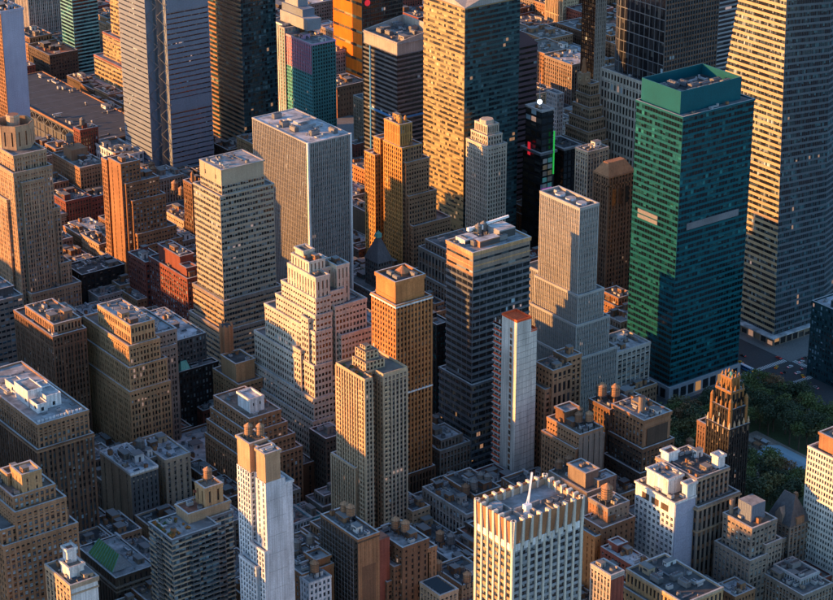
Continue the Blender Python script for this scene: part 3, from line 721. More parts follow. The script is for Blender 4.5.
for i in range(14):
    mb = MB(); z = 10 + i * 16.5
    mb.beam((0.4, n, z), (n * 0.6, n * 0.6, z + 8), 0.5); mb.beam((n * 0.6, n * 0.6, z), (n, 0.4, z + 8), 0.4); mb.beam((0.4, n, z + 16), (n * 0.6, n * 0.6, z + 8), 0.5); mb.beam((n * 0.6, n * 0.6, z + 16), (n, 0.4, z + 8), 0.5)
    obj('brace', mb.mesh('brace', ['steel_grey']), root)
mb = MB(); mb.quad((1, 1, Ht + 0.1), (w, 1, Ht + 0.1), (w, d, Ht + 0.1), (1, d, Ht + 0.1)); obj('roof', mb.mesh('roof', ['roof_grey']), root)

x0, y0, x1, y1, H = k('browndark')
building('glass_tower', 'dark tower with brown horizontal bands on one side and navy glass on the other', 'tower',
    [V(x0, y0, x1, y1, 0, H + 60, S('brown_dark', 'g_navy', bay=60, fh=4.0, wf=0.99, hf=0.62, pd=0.1, sd=0.8, split=14, sp='tan'), sty=S('teal_dark', 'g_navy', bay=3, fh=4.0, wf=0.88, hf=0.7, pd=0.15, sd=0.1))])

x0, y0, x1, y1, H = k('westin')
stx = S('westin_teal', 'g_dark', bay=2.9, fh=3.1, wf=0.58, hf=0.6, pd=0.2, sd=0.3)
root = building('hotel_tower', 'teal and violet gridded hotel tower with red and white striped edge', 'hotel',
    [V(x0, y0, x1 + 4, y0 + 40, 0, H - 26, stx, roof=None, sty=S('teal_panel', 'g_teal', bay=3.4, fh=3.1, wf=0.58, hf=0.6, sp='teal_panel')),
     V(x0, y0, x1 + 4, y0 + 40, H - 26, H, S('westin_violet', 'g_dark', bay=2.9, fh=3.1, wf=0.45, hf=0.5, pd=0.25, sd=0.2, sp='red_stripe'), sty=S('teal_panel', 'g_teal', bay=3.4, fh=3.1, wf=0.58, hf=0.6), roof='roof_pale', fur=0.6),
     V(x0 - 1, y0 + 40, x1 + 6, y0 + 48, 0, H + 5, S('grey_cool', 'g_dark', bay=4, fh=3.1, wf=0.3, hf=0.5, sp='westin_teal'), fur=0),
     V(x0 + 2, y0 + 48, x1 + 6, y1 + 3, 0, H + 6, S('white_paint', 'g_blue', bay=3.2, fh=30, wf=0.6, hf=0.98, sill=0.01, pd=0.5, sd=0.1, sp='red_stripe'), fur=0)])
mb = MB()
for i, (a, zt, ya, yb) in enumerate(((9, 12, 20, 62), (11, 20, 30, 62), (13, 29, 40, 60), (15, 38, 48, 58))):
    mb = MB(); z = H + 6
    mb.box(a, ya, z, a + 14 - i * 2, yb, z + zt * 0.8)
    obj('crown_block', mb.mesh('crown_block', [('grey_cool', 'ceramic')[i % 2]]), root)

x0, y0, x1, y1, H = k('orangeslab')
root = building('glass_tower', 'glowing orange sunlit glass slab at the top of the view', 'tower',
    [V(x0, y0, x1, y1, 0, H + 70, S('orange_sunlit', 'g_sunlit', bay=9, fh=14, wf=0.97, hf=0.2, pd=0.2, sd=0.15, sp='orange_sunlit', sill=0.4), sty=S('teal_dark', 'g_black', bay=3, fh=4, wf=0.9, hf=0.7, sp='brown_dark'))])  # sunlit side: the orange sun glow is put into the panel colour
mb = MB(); mb.cyl(0, 0, 0, 0.8, 3.0, None, 16); o = obj('wall_sign', mb.mesh('wall_sign', ['neon_red']), root, (5.5, -0.4, 76)); o.rotation_euler = (R(90), 0, 0)
x0, y0, x1, y1, H = k('brownlow')
building('low_block', 'low brown brick block with small square windows at the foot of the orange slab', 'building', [V(x0, y0, x1 + 4, y1 + 22, 0, H, S('brown', 'g_black', bay=4, fh=5, wf=0.3, hf=0.4), stx=S('brick_orange', 'g_black', bay=4, fh=5, wf=0.3, hf=0.4), roof='roof_tan')])

x0, y0, x1, y1, H = k('crown')
st = S('black_metal', 'g_black', bay=50, fh=3.9, wf=0.985, hf=0.6, pd=0.3, sd=0.45, split=16, sp='steel_grey')
root = building('office_tower', 'black banded office tower with a pale grey sloping crown', 'tower',
    [V(x0, y0, x1 + 8, y1, 0, H - 11, st, roof=None), V(x0, y0, x1 + 8, y1, H - 11, H - 2, S('grey_pale'), sides='', roof='roof_grey', par=0.5, big=True)])
w, d = x1 - x0 + 8, y1 - y0
mb = MB()
for p, q in (((0, 0), (w, 0)), ((w, 0), (w, d)), ((w, d), (0, d)), ((0, d), (0, 0))):
    hz = lambda c: H - 2 + (1.5 + 6.0 * c[0] / w)
    mb.quad((*p, H - 2), (*q, H - 2), (*q, hz(q)), (*p, hz(p)))
    i_ = lambda c: (min(max(c[0], 1.0), w - 1.0), min(max(c[1], 1.0), d - 1.0))
    mb.quad((*i_(q), H - 2), (*i_(p), H - 2), (*i_(p), hz(p)), (*i_(q), hz(q)))
    mb.quad((*p, hz(p)), (*q, hz(q)), (*i_(q), hz(q)), (*i_(p), hz(p)))
obj('crown_screen', mb.mesh('crown_screen', ['grey_pale']), root)
mb = MB(); mb.box(-0.9, d - 11, 0, 0, d - 9.6, H - 11, 0); mb.box(-1.0, -1.0, 62, 0, d - 11, 63.4, 0); mb.box(-1.0, -1.0, 62, w, 0, 63.4, 0)
obj('blue_trim', mb.mesh('blue_trim', ['bus_blue']), root)

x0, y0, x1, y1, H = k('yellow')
st = S('sunlit_glass', 'g_sunlit', bay=60, fh=3.9, wf=0.99, hf=0.56, pd=0.1, sd=0.35, split=22, sp='sunlit_panel', bl=0.15)  # gold colours carry the sunlight on this side; the shaded side stays teal
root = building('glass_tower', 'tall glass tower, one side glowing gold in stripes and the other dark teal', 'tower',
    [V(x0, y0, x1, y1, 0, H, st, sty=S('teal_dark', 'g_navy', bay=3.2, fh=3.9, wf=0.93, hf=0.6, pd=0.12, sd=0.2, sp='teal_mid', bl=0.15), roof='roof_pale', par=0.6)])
w, d = x1 - x0, y1 - y0
mb = MB(); mb.prism([(0, 0, H), (w, 0, H), (w, d, H), (0, d, H)], [(0, 0, H + 0.6), (w, 0, H + 16), (w, d, H + 24), (0, d, H + 14)])
obj('faceted_crown', mb.mesh('faceted_crown', ['grey_pale']), root)

x0, y0, x1, y1, H = k('purple')
root = building('office_tower', 'dull purple banded tower with a curved arch roof behind the mast tower', 'tower',
    [V(x0, y0 + 26, x1 + 3, y1 + 40, 0, H, S('purple_band', 'g_black', bay=60, fh=4.4, wf=0.99, hf=0.45, pd=0.1, sd=0.4, split=18), roof=None)])
w = x1 + 3 - x0
lo = [(w * i / 12, 14 * math.sin(math.pi * i / 12) + 0.01) for i in range(13)]
mb = MB()
for i in range(12):
    (a, za), (b, zb) = lo[i], lo[i + 1]
    mb.quad((a, 0, H + za), (b, 0, H + zb), (b, 26, H + zb), (a, 26, H + za)); mb.quad((a, 0, H), (b, 0, H), (b, 0, H + zb), (a, 0, H + za)); mb.quad((b, 26, H), (a, 26, H), (a, 26, H + za), (b, 26, H + zb))
obj('arched_roof', mb.mesh('arched_roof', ['purple_band']), root)

# mast tower with the light ball
x0, y0, x1, y1, H = k('onetimes')
st = S('black_metal', 'g_black', bay=6, fh=6, wf=0.9, hf=0.7, pd=0.1, sd=0.2)
root = building('billboard_tower', 'narrow black billboard tower with a mast and white light ball on its roof', 'tower',
    [V(x0 - 1, y0 - 1, x1 + 1, y1 + 1, 0, H - 33, st, fur=0, par=1.5, pm='steel_grey', out=1.4), V(x0, y0, x1, y1, H - 33, H, st, roof='roof_pale', fur=0.3, pm='metal_pale', bulk=0)])
w, d = x1 - x0, y1 - y0
mb = MB(); mb.cyl(w * .5, d * .5, H, H + 27, 0.5, 0.2, 8); obj('mast', mb.mesh('mast', ['metal_pale']), root)
mb = MB()
for i in range(6):
    a, b = -math.pi / 2 + math.pi * i / 6, -math.pi / 2 + math.pi * (i + 1) / 6
    mb.cyl(w * .5, d * .5, H + 5 + 1.9 * math.sin(a), H + 5 + 1.9 * math.sin(b), max(0.02, 1.9 * math.cos(a)), max(0.02, 1.9 * math.cos(b)), 12)
obj('light_ball', mb.mesh('light_ball', ['ball_light']), root)
mb = MB(); mb.box(w - 0.3, -2.0, H - 50, w + 0.6, -1.3, H - 16); obj('neon_strip', mb.mesh('neon_strip', ['neon_green']), root)
mb = MB(); mb.box(1, -1.6, 3, w - 1, -1.3, H - 60); obj('screen', mb.mesh('screen', ['neon_pink']), root)
mb = MB(); mb.box(-1.6, d - 8, H - 36, -1.3, d - 5, H - 26); obj('screen', mb.mesh('screen', ['neon_red']), root)
for i in range(5):
    for j in range(2):
        mb = MB(); mb.box(1.0 + j * 5, -1.55, H - 60 + i * 5, 5 + j * 5, -1.3, H - 56.5 + i * 5); obj('billboard', mb.mesh('billboard', [('grey_pale', 'copper', 'grey_stone', 'sand')[(i + j) % 4]]), root)
x0, y0, x1, y1, H = k('f16')
building('hotel_tower', 'dark glass block with a flat ring roof beside the neon green strip', 'hotel', [V(x0 + 2, y0, x1, y1 + 14, 0, H, S('black_metal', 'g_black', bay=5, fh=5, wf=0.9, hf=0.8), pm='metal_mid', out=1.5, roof='roof_tar', bulk=0)])
x0, y0, x1, y1, H = k('f17')
building('slim_tower', 'narrow pale blue slab glimpsed behind the mast tower', 'tower', [V(x0, y0, x1, y1 + 6, 0, H, S('grey_cool', 'g_blue', bay=2, fh=3.5, wf=0.6), fur=0)])

# stepped clock tower
x0, y0, x1, y1, H = k('paramount')
st = S('beige', 'g_warm', bay=3.0, fh=3.6, wf=0.6, hf=0.62)
vols = [V(x0 - 2, y0, x1 + 8, y1 + 4, 0, H - 30, st, fur=0)]
ins = 0.0
for i in range(7):
    vols.append(V(x0 + ins, y0 + ins, x1 - ins * 0.5 + 4, y1 - ins, H - 30 + i * 9, H - 21 + i * 9, st, fur=0, par=1.3, trim='beige_pale', ledge=[(H - 21.5 + i * 9, 0.7)]))
    ins += 1.75 if i < 5 else 1.0
root = building('clock_tower', 'stepped brown stone tower with a clock face and globe finial', 'tower', vols)
cx, cyy = (x1 - x0 + 3) / 2, (y1 - y0) / 2
zt = H - 30 + 63
mb = MB(); mb.box(cx - 3.6, cyy - 3.6, zt, cx + 3.6, cyy + 3.6, zt + 9); obj('clock_stage', mb.mesh('clock_stage', ['beige']), root)
for (dx, dy, rx, rz) in ((-3.7, 0, R(90), R(-90)), (0, -3.7, R(90), 0)):
    mb = MB(); mb.cyl(0, 0, 0, 0.4, 2.1, None, 20, 0); mb.cyl(0, 0, 0.3, 0.5, 0.35, None, 8, 1); mb.box(-0.12, -1.5, 0.4, 0.12, 0, 0.5, 1); mb.box(0, -0.12, 0.4, 1.2, 0.12, 0.5, 1)
    o = obj('clock_face', mb.mesh('clock_face', ['ivory', 'brown_dark']), root, (cx + dx, cyy + dy, zt + 5)); o.rotation_euler = (rx, 0, rz)
mb = MB(); mb.cyl(cx, cyy, zt + 9, zt + 16, 2.2, 1.2, 8); mb.cyl(cx, cyy, zt + 16, zt + 18, 1.2, 1.6, 8); mb.cyl(cx, cyy, zt + 18, zt + 20.5, 1.6, 0.5, 8); obj('globe_finial', mb.mesh('globe_finial', ['terracotta']), root)

# tower with stone grid below and glass drum above
x0, y0, x1, y1, H = k('conde')
root = building('office_tower', 'tower with white stone grid walls below dark rounded glass upper floors', 'tower',
    [V(x0, y0, x1, y1, 0, H, S('white_stone', 'g_black', bay=4.6, fh=8.0, wf=0.62, hf=0.75, pd=0.6, sd=0.5), roof='roof_tan', fur=0.4),
     V(x0 + 4, y0 + 4, x1 + 14, y1 - 14, H, H + 95, S('grey_dark', 'g_black', bay=3.4, fh=4.0, wf=0.72, hf=0.66, sp='brown'), stx=S('steel_grey', 'g_black', bay=5.6, fh=8.4, wf=0.93, hf=0.92, pd=0.3, sd=0.2, sill=0.04, split=2), roof='roof_tar')])
rng = random.Random(4)
wb, gb = MB(), MB(); cxx, cyy, r = 14.0, y1 - y0 - 14, 10.0
pts = [(cxx + r * math.cos(a), cyy + r * math.sin(a)) for a in [math.pi * (0.4 + 0.8 * i / 9) for i in range(10)]]
for (a, b) in zip(pts, pts[1:]):
    facade(wb, gb, (*a, H), (*b, H), (*b, H + 95), (*a, H + 95), S('steel_grey', 'g_black', bay=5.6, fh=8.4, wf=0.93, hf=0.92, pd=0.3, sd=0.2, sill=0.04, split=2), rng)
    wb.quad((*a, H), (*b, H), (*b, H + 95), (*a, H + 95))
o = obj('round_bay', wb.mesh('round_bay', ['steel_grey', 'steel_grey']), root); obj('windows', gb.mesh('windows', ['g_black'], True), o, kind='stuff')
x0, y0, x1, y1, H = k('stripe')
building('office_tower', 'charcoal tower with fine pale horizontal stripes next to the golden crystal tower', 'tower', [V(x0, y0 + 30, x1 + 30, y1 + 40, 0, H + 60, S('grey_dark', 'g_black', bay=90, fh=3.6, wf=0.99, hf=0.6, pd=0.1, sd=0.3, split=6, sp='grey_cool'))])
x0, y0, x1, y1, H = k('f13')
building('residential_tower', 'cream sunlit tower glimpsed far off at the top of the view', 'tower', [V(x0, y0, x1, y1, 0, H + 30, S('ivory', 'g_dark', bay=3, fh=3.5, wf=0.58, grp=2), stx=S('ivory', 'g_dark', bay=3, fh=30, wf=0.56, hf=0.95, pd=0.5))])
x0, y0, x1, y1, H = k('f15')
building('slim_tower', 'very tall thin black slab behind the clock tower finial', 'tower', [V(x0, y0, x1 + 4, y1, 0, H + 60, S('mirror_black', 'g_black', bay=3, fh=4, wf=0.8, hf=0.7), sty=S('grey_stone', 'g_black', bay=3, fh=4, wf=0.3))])

# crystal tower: tapering facets
root = thing('crystal_tower', 'huge faceted glass tower with one side blazing gold above the park', 'tower', (1008, 951, 0))
PLAN.append((1000, 945, 1085, 1045))
rng = random.Random(8)
ZT = 285.0
b0 = dict(A=(0, 0, 8), L=(2, 90, 8), R=(48, 0, 8), R2=(92, 16, 8))
t0 = dict(A=(14, 25, ZT), L=(12, 56, ZT), R=(40, 12, ZT), R2=(84, 26, ZT))
st = S('glass_steel', 'g_office', bay=1.9, fh=4.3, wf=0.93, hf=0.54, pd=0.12, sd=0.35, split=1, sp='crystal_sunlit', bl=0.1)  # spandrels tinted gold for the sunlight; the shaded facets stay steel
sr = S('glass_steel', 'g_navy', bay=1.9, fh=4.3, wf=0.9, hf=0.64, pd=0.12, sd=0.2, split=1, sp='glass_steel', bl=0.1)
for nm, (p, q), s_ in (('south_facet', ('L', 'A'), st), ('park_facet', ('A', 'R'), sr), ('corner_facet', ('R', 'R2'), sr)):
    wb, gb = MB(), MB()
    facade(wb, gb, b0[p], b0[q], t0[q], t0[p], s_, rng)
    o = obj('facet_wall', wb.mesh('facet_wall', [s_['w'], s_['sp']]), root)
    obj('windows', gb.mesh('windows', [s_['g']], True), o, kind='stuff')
wb = MB(); E0, E1 = (92, 90, 8), (84, 56, ZT)
wb.quad(b0['R2'], E0, E1, t0['R2']); wb.quad(E0, b0['L'], t0['L'], E1); wb.poly([t0['A'], t0['R'], t0['R2'], E1, t0['L']])
obj('facet_wall', wb.mesh('facet_wall', ['glass_steel']), root)
wb, gb = MB(), MB(); wb.box(1, 1, 0, 60, 88, 8.2)
facade(wb, gb, (1, 88, 0), (1, 1, 0), (1, 1, 8), (1, 88, 8), S('grey_stone', 'g_lit', bay=6, fh=8, wf=0.8, hf=0.75, sill=0.05), rng); facade(wb, gb, (1, 1, 0), (60, 1, 0), (60, 1, 8), (1, 1, 8), S('grey_stone', 'g_lit', bay=6, fh=8, wf=0.8, hf=0.75, sill=0.05), rng)
o = obj('lobby', wb.mesh('lobby', ['grey_stone', 'grey_stone']), root); obj('windows', gb.mesh('windows', ['g_lit'], True), o, kind='stuff')
mb = MB(); mb.box(-5, -4, 8.3, 34, 0.5, 9.2, 0, None, True); mb.box(-5, 0.5, 8.3, 0.5, 80, 9.2, 0, None, True); obj('canopy', mb.mesh('canopy', ['roof_white']), root)

# emerald tower
x0, y0, x1, y1, H = k('green')
st = S('green_panel', 'g_teal', bay=3.1, fh=4.05, wf=0.93, hf=0.62, pd=0.14, sd=0.22, bl=0.2, foot=9)
root = building('office_tower', 'emerald green glass tower with a tall green roof screen beside the park', 'tower',
    [V(x0, y0, x1, y1, 0, H, st, roof='roof_grey', par=1.0, fur=0.5, bulk=0, holes=((x0 - 3, y0 + 6, x1 - 5, y1 + 5),))])
PLAN.append((x0 - 2, y0 - 2, x1 + 2, y1 + 2))
w, d = x1 - x0, y1 - y0
mb = MB(); mb.ring(3, 6, w - 6, d - 0.5, H, H + 15, 0, 0.5); ro = obj('roof_screen', mb.mesh('roof_screen', ['green_panel']), root)
mb = MB(); mb.quad((3.4, 6.4, H + 8), (w - 6.4, 6.4, H + 8), (w - 6.4, d - 1, H + 8), (3.4, d - 1, H + 8)); obj('screen_deck', mb.mesh('screen_deck', ['roof_tar']), ro)
rng = random.Random(5)
for i in range(5):
    for j in range(3):
        if rng.random() < 0.85:
            obj('cooling_tower', FIT['cooling_tower'], root, (9 + i * 9.5, 12 + j * 9, H + 8.1), R(90 * rng.randrange(2)), (1.1, 1.1, rng.uniform(0.9, 1.4)))
for i in range(6):
    obj('duct', FIT['duct'], root, (8 + i * 7.5, 33 + rng.uniform(-2, 1), H + 8.1), R(90 * rng.randrange(2)), (1.1, 1.1, 1.5))
mb = MB(); mb.box(-0.9, d * 0.42, 120, -0.3, d * 0.86, 122.6); mb.box(-0.9, d * 0.42, 116.5, -0.3, d * 0.86, 119.1); obj('louvre_panel', mb.mesh('louvre_panel', ['louvre']), root)
mb = MB(); mb.box(w * 0.12, -0.9, 117, w * 0.86, -0.3, 121.5); obj('louvre_panel', mb.mesh('louvre_panel', ['louvre']), root)
mb = MB(); mb.ring(0, 0, w, d, 0, 9.5, 1.6, 0.4); ob = obj('base', mb.mesh('base', ['grey_cool']), root)
for i in range(9):
    mb = MB(); mb.box(2 + i * 6.6, -1.9, 1.0, 6.6 + i * 6.6, -1.61, 7.4); obj('shop_window', mb.mesh('shop_window', [('shop_glow' if i in (3, 6, 7) else 'car_glass')]), root)
for i in range(6):
    mb = MB(); mb.box(-1.9, 2 + i * 6.6, 1.0, -1.61, 6.6 + i * 6.6, 7.4); obj('shop_window', mb.mesh('shop_window', [('shop_glow' if i in (2,) else 'car_glass')]), root)

x0, y0, x1, y1, H = k('tanpair')
building('apartment_tower', 'pale beige slab with a sunlit edge and roof equipment beside the emerald tower', 'tower', [V(x0, y0, x1, y1 + 4, 0, H, S('beige_pale', 'g_blue', bay=3.4, fh=3.5, wf=0.6, hf=0.6), roof='roof_tan', fur=1.5)])
x0, y0, x1, y1, H = k('brownarch')
root = building('hotel_tower', 'dark brown brick tower with a hipped roof crammed against the emerald tower', 'tower', [V(x0, y0, x1, y1 + 8, 0, H, S('brown', 'g_black', bay=3.4, fh=3.6, wf=0.58, hf=0.62, pd=0.6, grp=3), roof=None, ledge=[(H - 7, 0.6), (H - 0.5, 0.9)], trim='brick_tan')])
w, d = x1 - x0, y1 - y0 + 8
mb = MB(); mb.prism([(-0.5, -0.5, H), (w + .5, -0.5, H), (w + .5, d + .5, H), (-0.5, d + .5, H)], [(4, 5, H + 8), (w - 4, 5, H + 8), (w - 4, d - 5, H + 8), (4, d - 5, H + 8)]); obj('hipped_roof', mb.mesh('hipped_roof', ['terracotta']), root)
for i in range(3):
    mb = MB(); mb.box(3 + i * 6, -0.75, H - 22, 6.5 + i * 6, -0.62, H - 10); mb.cyl(0, 0, 0, 0.1, 0.1, None, 6)
    obj('arched_window', mb.mesh('arched_window', ['g_black']), root)

# white art deco tower
x0, y0, x1, y1, H = k('whitedeco')
st = S('white_stone', 'g_dark', bay=2.9, fh=3.4, wf=0.58, hf=0.62, pd=0.5, sd=0.2)
vols = [V(x0, y0, x1, y1, 0, H, st, fur=0.2, bulk=0), V(x0 + 2, y0 + 3, x1 - 2, y1 - 3, H, H + 7, st, fur=0, bulk=0), V(x0 + 4, y0 + 6, x1 - 3, y1 - 5, H + 7, H + 14, S('white_stone', 'g_dark', bay=2.5, fh=7, wf=0.56, hf=0.7, pd=0.6), fur=0)]
root = building('art_deco_tower', 'slender white art deco tower in front of the gold and teal glass tower', 'tower', vols)
mb = MB(); mb.cyl((x1 - x0) / 2, (y1 - y0) / 2, H + 14, H + 17.5, 5.5, 5.0, 8); obj('crown', mb.mesh('crown', ['white_stone']), root)

# art deco tower: golden sunlight put into the brick colour of its lit faces
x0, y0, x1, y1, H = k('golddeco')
g = 'brick_sunlit'
st = S(g, 'g_dark', bay=2.9, fh=3.4, wf=0.58, hf=0.62, pd=0.45, sd=0.15, sp='brick_sunlit')
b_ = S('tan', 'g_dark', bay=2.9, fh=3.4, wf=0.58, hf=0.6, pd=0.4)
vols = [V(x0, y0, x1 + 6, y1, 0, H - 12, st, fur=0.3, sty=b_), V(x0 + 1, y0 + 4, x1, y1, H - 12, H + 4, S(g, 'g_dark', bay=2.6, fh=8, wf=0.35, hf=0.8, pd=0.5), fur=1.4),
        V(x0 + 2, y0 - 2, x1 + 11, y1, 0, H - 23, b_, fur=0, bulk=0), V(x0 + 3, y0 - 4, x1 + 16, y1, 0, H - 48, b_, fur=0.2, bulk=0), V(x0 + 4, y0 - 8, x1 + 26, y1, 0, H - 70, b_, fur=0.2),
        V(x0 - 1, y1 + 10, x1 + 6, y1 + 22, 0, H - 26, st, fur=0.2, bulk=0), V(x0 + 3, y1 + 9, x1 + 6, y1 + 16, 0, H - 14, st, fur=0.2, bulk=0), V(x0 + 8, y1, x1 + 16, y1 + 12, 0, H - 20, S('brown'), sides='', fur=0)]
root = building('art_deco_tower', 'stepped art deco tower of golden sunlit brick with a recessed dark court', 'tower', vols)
for (dx, dy, r) in ((4, 8, 1.6), (7, 13, 2.1), (9.5, 9, 1.2)):
    mb = MB(); mb.cyl(dx, dy, H + 4, H + 7.5, r, r * 0.9, 10); mb.cyl(dx, dy, H + 7.5, H + 9, r, 0.3, 10); obj('roof_turret', mb.mesh('roof_turret', ['brick_sunlit']), root)

# ribbed slab
x0, y0, x1, y1, H = k('slab')
st = S('rib_metal', 'g_dark', bay=1.55, fh=3.6, wf=0.62, hf=0.62, pd=0.7, sd=0.15, sp='grey_dark', bl=0.4)
stx_ = S('rib_metal', 'g_black', bay=1.55, fh=3.6, wf=0.70, hf=0.7, pd=0.45, sd=0.12, sp='grey_dark', bl=0.3)
root = building('office_slab', 'grey office slab with fine vertical metal ribs and a wide pale blue flat roof', 'office tower',
    [V(x0, y0, x1, y1, 0, H, st, stx=stx_, sty=dict(st, g='g_office', sp='grey_stone'), roof='roof_white', par=0.5, fur=0.5, big=True, bulk=0, pm='rib_metal')])
w, d = x1 - x0, y1 - y0
mb = MB(); mb.box(10, 26, H, 24, 46, H + 3.0, 0, 1); mb.box(12, 30, H + 3, 22, 36, H + 4.4, 0, 1); mb.box(12, 38, H + 3, 22, 43, H + 4.4, 0, 1); obj('bulkhead', mb.mesh('bulkhead', ['grey_cool', 'roof_white']), root)
mb = MB(); mb.box(-0.9, -0.9, 0, 0.6, 0.6, H + 0.8); obj('corner_fin', mb.mesh('corner_fin', ['white_paint']), root)
mb = MB(); mb.box(w - .6, -0.9, 0, w + 0.9, 0.6, H + 0.8); obj('corner_fin', mb.mesh('corner_fin', ['white_paint']), root)
x0, y0, x1, y1, H = k('f8')
building('low_block', 'small tan building with arched top windows squeezed behind the ribbed slab', 'building', [V(x0 - 14, y0 - 22, x1 - 8, y1 - 18, 0, H, S('sand', 'g_dark', bay=3.4, fh=4, wf=0.58), fur=0.5)])
x0, y0, x1, y1, H = k('f9')
building('loft_building', 'orange lit brick building with big windows between ribbed slab and golden tower', 'building', [V(x0, y0, x1 + 6, y1, 0, H, S('brick_orange', 'g_dark', bay=3.6, fh=4, wf=0.6, hf=0.6))])
x0, y0, x1, y1, H = k('f9b')
building('loft_building', 'dark windowless brown block right of the ribbed slab', 'building', [V(x0, y0, x1, y1, 0, H, S('brown_dark', 'g_black', wf=0.15), fur=0.4)])
x0, y0, x1, y1, H = k('f11')
building('slim_tower', 'narrow pale stone building at the foot of the crowned black tower', 'building', [V(x0, y0, x1, y1, 0, H, S('beige_pale', 'g_dark', bay=2.6, fh=3.4, wf=0.56), fur=0.4)])

# cream banded tower
x0, y0, x1, y1, H = k('cream')
st = S('cream_panel', 'g_office', bay=2.0, fh=3.75, wf=0.88, hf=0.55, pd=0.2, sd=0.35, sp='cream_panel', bl=0.3)
building('office_tower', 'cream banded office tower with ribbon windows and a blue grey penthouse roof', 'office tower',
    [V(x0, y0, x1, y1, 0, H, st, roof='roof_grey', fur=0.0, bulk=0, par=0.6), V(x0 + 2.5, y0 + 1.5, x1 - 6, y1 - 5, H, H + 7, st, roof=None), V(x0 + 2.5, y0 + 1.5, x1 - 6, y1 - 5, H + 7, H + 17, S('cream_panel', 'g_dark', bay=12, fh=10, wf=0.12, hf=0.3), sides='-x', roof='roof_pale', par=0.4, fur=0.7, bulk=0),
     V(x0 - 1.5, y0 - 2, x1 + 3, y1 + 4, 0, H - 72, dict(st, w='grey_stone', sp='beige'), fur=0.2, bulk=0), V(x0 - 4, y0 - 4, x1 + 5, y1 + 6, 0, H - 92, dict(st, w='grey_stone', sp='beige'), fur=0.3, bulk=0)])

# brick stepped tower
x0, y0, x1, y1, H = k('bricksteps')
st = S('brick_tan', 'g_blue', bay=3.1, fh=3.5, wf=0.58, hf=0.6, each=True)
sb = S('brick_tan', 'g_blue', bay=3.1, fh=3.5, wf=0.58, hf=0.6)
building('brick_tower', 'stepped brown brick tower with a blank sunlit flank and terraces', 'tower',
    [V(x0, y0, x1, y0 + 17, 0, H, sb, stx=S('brick_tan', 'g_dark', bay=9, fh=3.5, wf=0.1), sty=st, fur=1.2), V(x0 + 2, y0 - 2, x1 + 14, y1, 0, H - 15, sb, sty=st, stx=S('brick_tan', 'g_dark', bay=9, fh=3.5, wf=0.2), fur=0.5), V(x0 + 5, y0 - 5, x1 + 17, y1, 0, H - 28, sb, sty=st, fur=0.2, bulk=0),
     V(x0 + 6, y0 - 8, x1 + 23, y1, 0, H - 53, sb, fur=0.4, bulk=0), V(x0 + 8, y0 - 11, x1 + 26, y1, 0, H - 62, sb, fur=0.4, bulk=0), V(x0, y0 + 21, x1, y1, 0, H - 3, sb, stx=S('brick_tan', 'g_dark', bay=3, fh=3.5, wf=0.56), fur=0.5)])

# turreted beige tower at the left edge
x0, y0, x1, y1, H = k('turret')
st = S('beige', 'g_blue', bay=2.55, fh=3.5, wf=0.56, hf=0.62, pd=0.3, sd=0.2, grp=3)
root = building('hotel_tower', 'big stepped beige tower with an octagonal crown at the left edge', 'tower',
    [V(x0, y0, x1, y1, 0, H - 5, st, fur=0, par=1.4, bulk=0), V(x0 + 3, y0 + 4, x1 - 1.5, y1 - 6, H - 5, H + 6, st, fur=0, bulk=0), V(x0 + 5, y0 - 1.6, x1 - 8, y0 + 6, 0, H - 12, st, fur=0, bulk=0),
     V(x1 - 1, y0, x1 + 4, y1, 0, H - 36, st, fur=0, bulk=0), V(x1 + 1, y0 - 1, x1 + 9, y1, 0, 46, st, fur=0, bulk=0), V(x0 + 4, y0 - 6, x1 + 13, y1, 0, 31, st, fur=0.3, bulk=0), V(x0 - 2, y0 + 9, x0 + 10, y1 + 16, 0, H - 26, st, fur=0, bulk=0)])
w, d = x1 - x0, y1 - y0
ccx, ccy = 16.0, 27.0
rng = random.Random(3)
wb, gb = MB(), MB()
pts = [(ccx + 13.2 * math.cos(2 * math.pi * (i + .5) / 8), ccy + 13.2 * math.sin(2 * math.pi * (i + .5) / 8)) for i in range(8)]
for i in range(8):
    a, b = pts[i], pts[(i + 1) % 8]
    wb.quad((*a, H + 5), (*b, H + 5), (*b, H + 23), (*a, H + 23))
    facade(wb, gb, (*a, H + 6), (*b, H + 6), (*b, H + 23), (*a, H + 23), S('beige', 'g_dark', bay=5.6, fh=26, wf=0.2, hf=0.6, pd=0.4, sd=0.39, sill=0.15), rng)
    ia, ib = [(ccx + (p[0] - ccx) * 0.94, ccy + (p[1] - ccy) * 0.94) for p in (a, b)]
    wb.quad((*a, H + 23), (*b, H + 23), (*ib, H + 23), (*ia, H + 23)); wb.quad((*ib, H + 17), (*ia, H + 17), (*ia, H + 23), (*ib, H + 23))
o = obj('crown_wall', wb.mesh('crown_wall', ['beige', 'beige']), root); obj('windows', gb.mesh('windows', ['g_dark'], True), o, kind='stuff')
mb = MB(); mb.poly([(p[0], p[1], H + 17.2) for p in pts]); obj('crown_roof', mb.mesh('crown_roof', ['roof_tar']), root)
mb = MB(); mb.cyl(ccx + 2, ccy + 5, H + 17, H + 25, 4.6, None, 10, 0, 1); mb.cyl(ccx + 2, ccy + 5, H + 25, H + 26, 5.0, 4.0, 10, 0, 2); obj('crown_drum', mb.mesh('crown_drum', ['beige_pale', 'roof_tar', 'metal_rust']), root)
x0, y0, x1, y1, H = k('leftband')
building('office_block', 'grey block with pale blue ribbon windows cut by the left edge', 'office block', [V(x0, y0, x1, y1, 0, H, S('grey_stone', 'g_blue', bay=4, fh=4, wf=0.85, hf=0.45), roof='roof_grey', bulk=0), V(x0 + 2, y0 + 6, x1 - 3, y1, H, H + 5, S('grey_dark'), sides='', roof='roof_pale', fur=0.2)])

